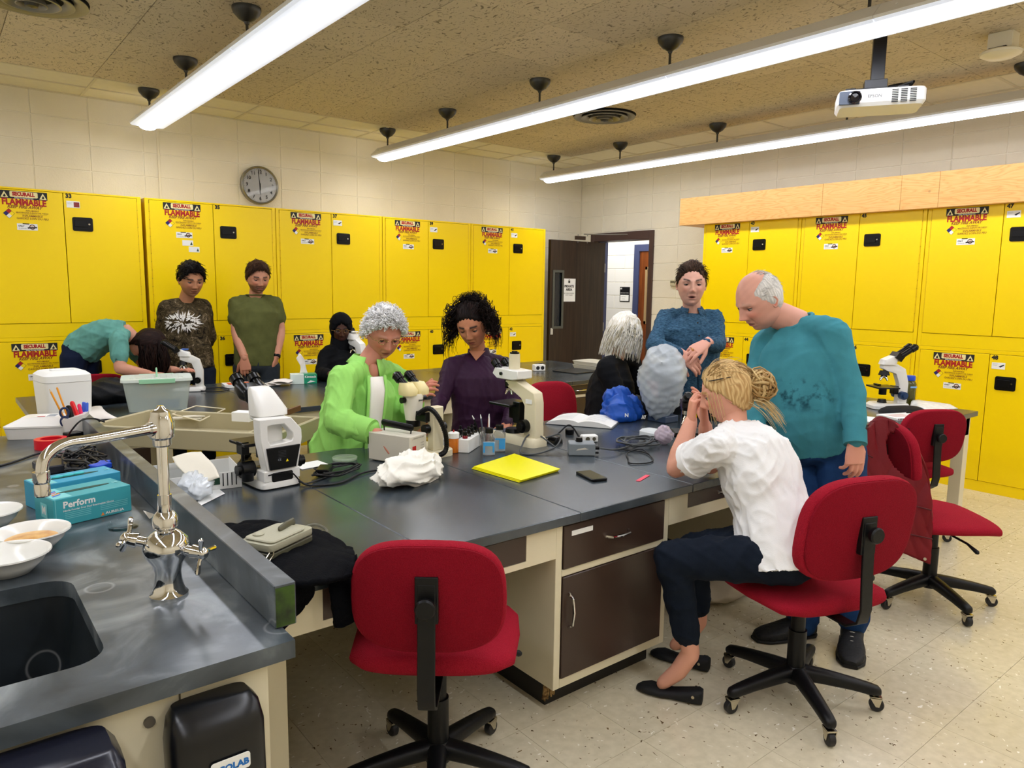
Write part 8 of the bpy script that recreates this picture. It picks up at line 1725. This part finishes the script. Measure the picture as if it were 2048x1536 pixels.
# ---- man in camouflage sweatshirt
f = dict(skin='#b98262', hair='#0c0a0a', hair2='#1a1614', jaw=.25, beard=.22, lips='#8c4a42', blush=.8, lid=.3, gaze=-.6, neckr=.057, brow=1.2,
         handr=dict(d=(.8,.3,-.3)), handl=dict(d=(-.8,.1,-.3)))
J = dict(head=(1.674,6.191,1.570), hf=(0.025,-0.971,-0.237), neck=(1.647,6.287,1.401), chest=(1.637,6.265,1.228), pel=(1.648,6.220,0.865), rp=(-0.931,0.363,0.027), rc=(-0.931,0.363,0.027),
         shr=(1.505,6.288,1.345), shl=(1.784,6.298,1.351), elr=(1.465,6.356,1.103), ell=(1.826,6.301,1.111), wrr=(1.594,6.481,0.927), wrl=(1.776,6.415,0.937))
stand(J, J['pel'][0], J['pel'][1], (-0.456,-0.880,0.132))
root, J, Rm, hc, off = person('dark haired man in camouflage sweatshirt with white print, hands behind his back', (J['pel'][0],J['pel'][1],0), J, f, hs=.262)
camo = M('camouflage','#3c3224',.85,bump=.15,bs=200,spec=.2)
def camo_nodes(m):
    N, L, b = nodes(m); tc = N.new('ShaderNodeTexCoord'); n = N.new('ShaderNodeTexNoise'); n.inputs['Scale'].default_value = 17; n.inputs['Detail'].default_value = 9; n.inputs['Roughness'].default_value = .7; n.inputs['Distortion'].default_value = 1.4; L.new(tc.outputs['Object'], n.inputs[0])
    r = N.new('ShaderNodeValToRGB'); r.color_ramp.interpolation = 'CONSTANT'; e = r.color_ramp.elements; e[0].color = (*lin('#1c170f'),1); e[1].position = .43; e[1].color = (*lin('#4a3f2a'),1)
    for p_, c_ in ((.49,'#2e2718'),(.54,'#75654a'),(.58,'#3a3020'),(.63,'#a4937a')): x = e.new(p_); x.color = (*lin(c_),1)
    L.new(n.outputs[0], r.inputs[0]); L.new(r.outputs[0], b.inputs['Base Color'])
camo_nodes(camo)
garment(root, off, shirt_mb(J, TWO, 1.0, .93, (.074,.070,.062,.058,.052,.044), off=off, shoulder=.064), camo, 'sweatshirt', .0095, [('r',.012,20,9,(1,1,.7))])
# white spiky print lying on the chest
g = np.random.RandomState(8); fr = unit((-0.406,-0.904,0.131)); rt = unit(np.cross(fr,(0,0,1))); secs = torso_secs(J['pel'],J['chest'],J['neck'],J['rp'],J['rc'],[(.60,1,1)],None); cc = secs[0][0]+fr*.0-off; pr = MB()
def onchest(a, z): return cc+rt*a+npv(0,0,z)+fr*(.146*math.sqrt(max(.02,1-(a/.215)**2))+.012-.15*abs(z)*(z > 0))
for q in range(150):
    a, z = g.uniform(-.115,.115), g.uniform(-.06,.06)
    if (a/.118)**2+(z/.062)**2 > 1: continue
    an = math.atan2(z*1.6,a)+g.randn()*.25; L_ = g.uniform(.020,.045); w = .0045; pts = []
    for t in (0,.5,1): aa, z2 = a+math.cos(an)*L_*t, z+math.sin(an)*L_*t; n1, n2 = -math.sin(an), math.cos(an); ww = w*(1-t)+.0006; pts.append((onchest(aa-n1*ww,z2-n2*ww),onchest(aa+n1*ww,z2+n2*ww)))
    pr.add([tuple(v) for p_ in pts for v in p_],[(0,1,3,2),(2,3,5,4)])
pr.build('white_print', M('white_ink','#e9e7e2',.7), root, smooth=0, kind='stuff')
garment(root, off, pants_mb(J, 1.0, off, top=.10), cloth_mat('dark_jeans','#141c2c',.85), 'jeans', .010, [('r',.010,24,2,(1,1,.6))])
for s_ in 'lr': shoe(root, J['ank'+s_], J['toe'+s_], dark_shoe, off)
raw('hair', hair_cap(.262, f, Rm, hc, dict(line=[.31,.28,.15,-.03,-.15,-.22,-.27], thick=lambda a,z,x,y: .030+.055*np.clip((z-.1)/.3,0,1), amp=.020, sc=30, streak=40), root)+[scalp(.262, f, Rm, hc, [.30,.27,.14,-.02,-.13,-.2,-.25], 700, .20, lambda p: (-.7,.6,-.1) if p[1] > .0 else (0,-.5,-1), .07, .0026, .22, seed=5, wav=.015)], HAIRM, root, off=off)
# ---- woman with long dark hair leaning over the rear bench
f = dict(skin='#cf957c', hair='#120b0a', hair2='#2a1814', build=.95, arm=1.05, neckr=.05, lid=.4,
         handr=dict(d=(0.887,-0.458,-0.065), curl=(.4,.4,.5,.5)), handl=dict(d=(0.847,-0.529,0.053), curl=(.6,.6,.7,.7)))
J = dict(head=(1.296,6.061,1.081), hf=(0.055,-0.521,-0.852), hup=(0.864,-0.374,0.337), neck=(1.168,6.118,1.188), chest=(1.041,6.164,1.159), pel=(0.866,6.229,1.022), rp=(-0.543,-0.839,-0.018), rc=(-0.500,-0.865,0.033),
         shr=(1.085,5.942,1.134), shl=(1.203,6.313,1.130), elr=(1.063,5.846,0.924), ell=(1.306,6.214,0.886), wrr=(1.258,5.837,0.876), wrl=(1.478,5.997,0.877))
legs(J, .085, (.92,6.20,.50), (.78,6.15,.50), (.92,6.22,.085), (.74,6.18,.085), (1.08,6.16,.03), (.90,6.10,.03))
root, J, Rm, hc, off = person('woman in teal T-shirt leaning over the bench with long dark hair hanging down', (.85,6.20,0), J, f, hs=.245)
tl2 = cloth_mat('mint_cotton','#639c92',.9,.12,14)
TW5 = [(.0,.150,.125),(.16,.160,.135),(.36,.160,.13),(.55,.165,.12),(.72,.165,.11),(.83,.135,.09),(.91,.10,.08),(1.0,.070,.066)]
garment(root, off, shirt_mb(J, TW5, 1.0, 'short', (.066,.066,.058,.05,.046,.042), off=off, shoulder=.058), tl2, 'tshirt', .009, [('r',.014,20,6,(1,1,1)),('r',.006,44,2,(1,1,1))])
garment(root, off, pants_mb(J, .96, off), cloth_mat('navy_jeans','#101a34',.85), 'jeans', .011, [('r',.010,24,2,(1,1,1))])
for s_ in 'lr': shoe(root, J['ank'+s_], J['toe'+s_], dark_shoe, off, .92)
hp_ = hair_cap(.245, f, Rm, hc, dict(line=[.25,.18,.02,-.25,-.42,-.45,-.47], thick=lambda a,z,x,y: .06+0*a, amp=.010, streak=40), root)
def lr_root(g): a = g.uniform(-PI,PI); e = g.uniform(-.1,.5); rr = math.sqrt(max(0,1-(e/.55)**2)); return Rm@(npv(.38*rr*math.sin(a),.44*rr*math.cos(a),e)*.245)+hc
def lr_path(g, p):
    out = []; o0 = p-hc; side = npv(o0[0],o0[1],0); zt = g.uniform(.80,.87)
    for q in range(12): t = q/11; z = p[2]*(1-t)+zt*t; k = 1+.25*math.sin(t*PI)-.15*t; out.append(npv(hc[0]+side[0]*k+.006*math.sin(q+p[0]*90),hc[1]+side[1]*k,z))
    return out
hp_.append(strands(330, lr_root, lr_path, .0055, '#0e0909', '#2c1a15', 4, sides=3)); raw('hair', hp_, HAIRM, root, off=off)
tt3 = MB(); a1 = interp(J['shr'],J['elr'],.72)-off; dn = unit((-0.621,-0.773,0.132)); 
for s3 in (0,1): tt3.tube([tuple(a1+dn*.0455+unit((0.781,-0.625,0.013))*(.006*math.cos(a)+.004*s3)+npv(0,0,-.02*s3+.012*math.sin(a))) for a in np.linspace(0,5,9)],.0016,5)
tt3.build('tattoo', ink_m, root)
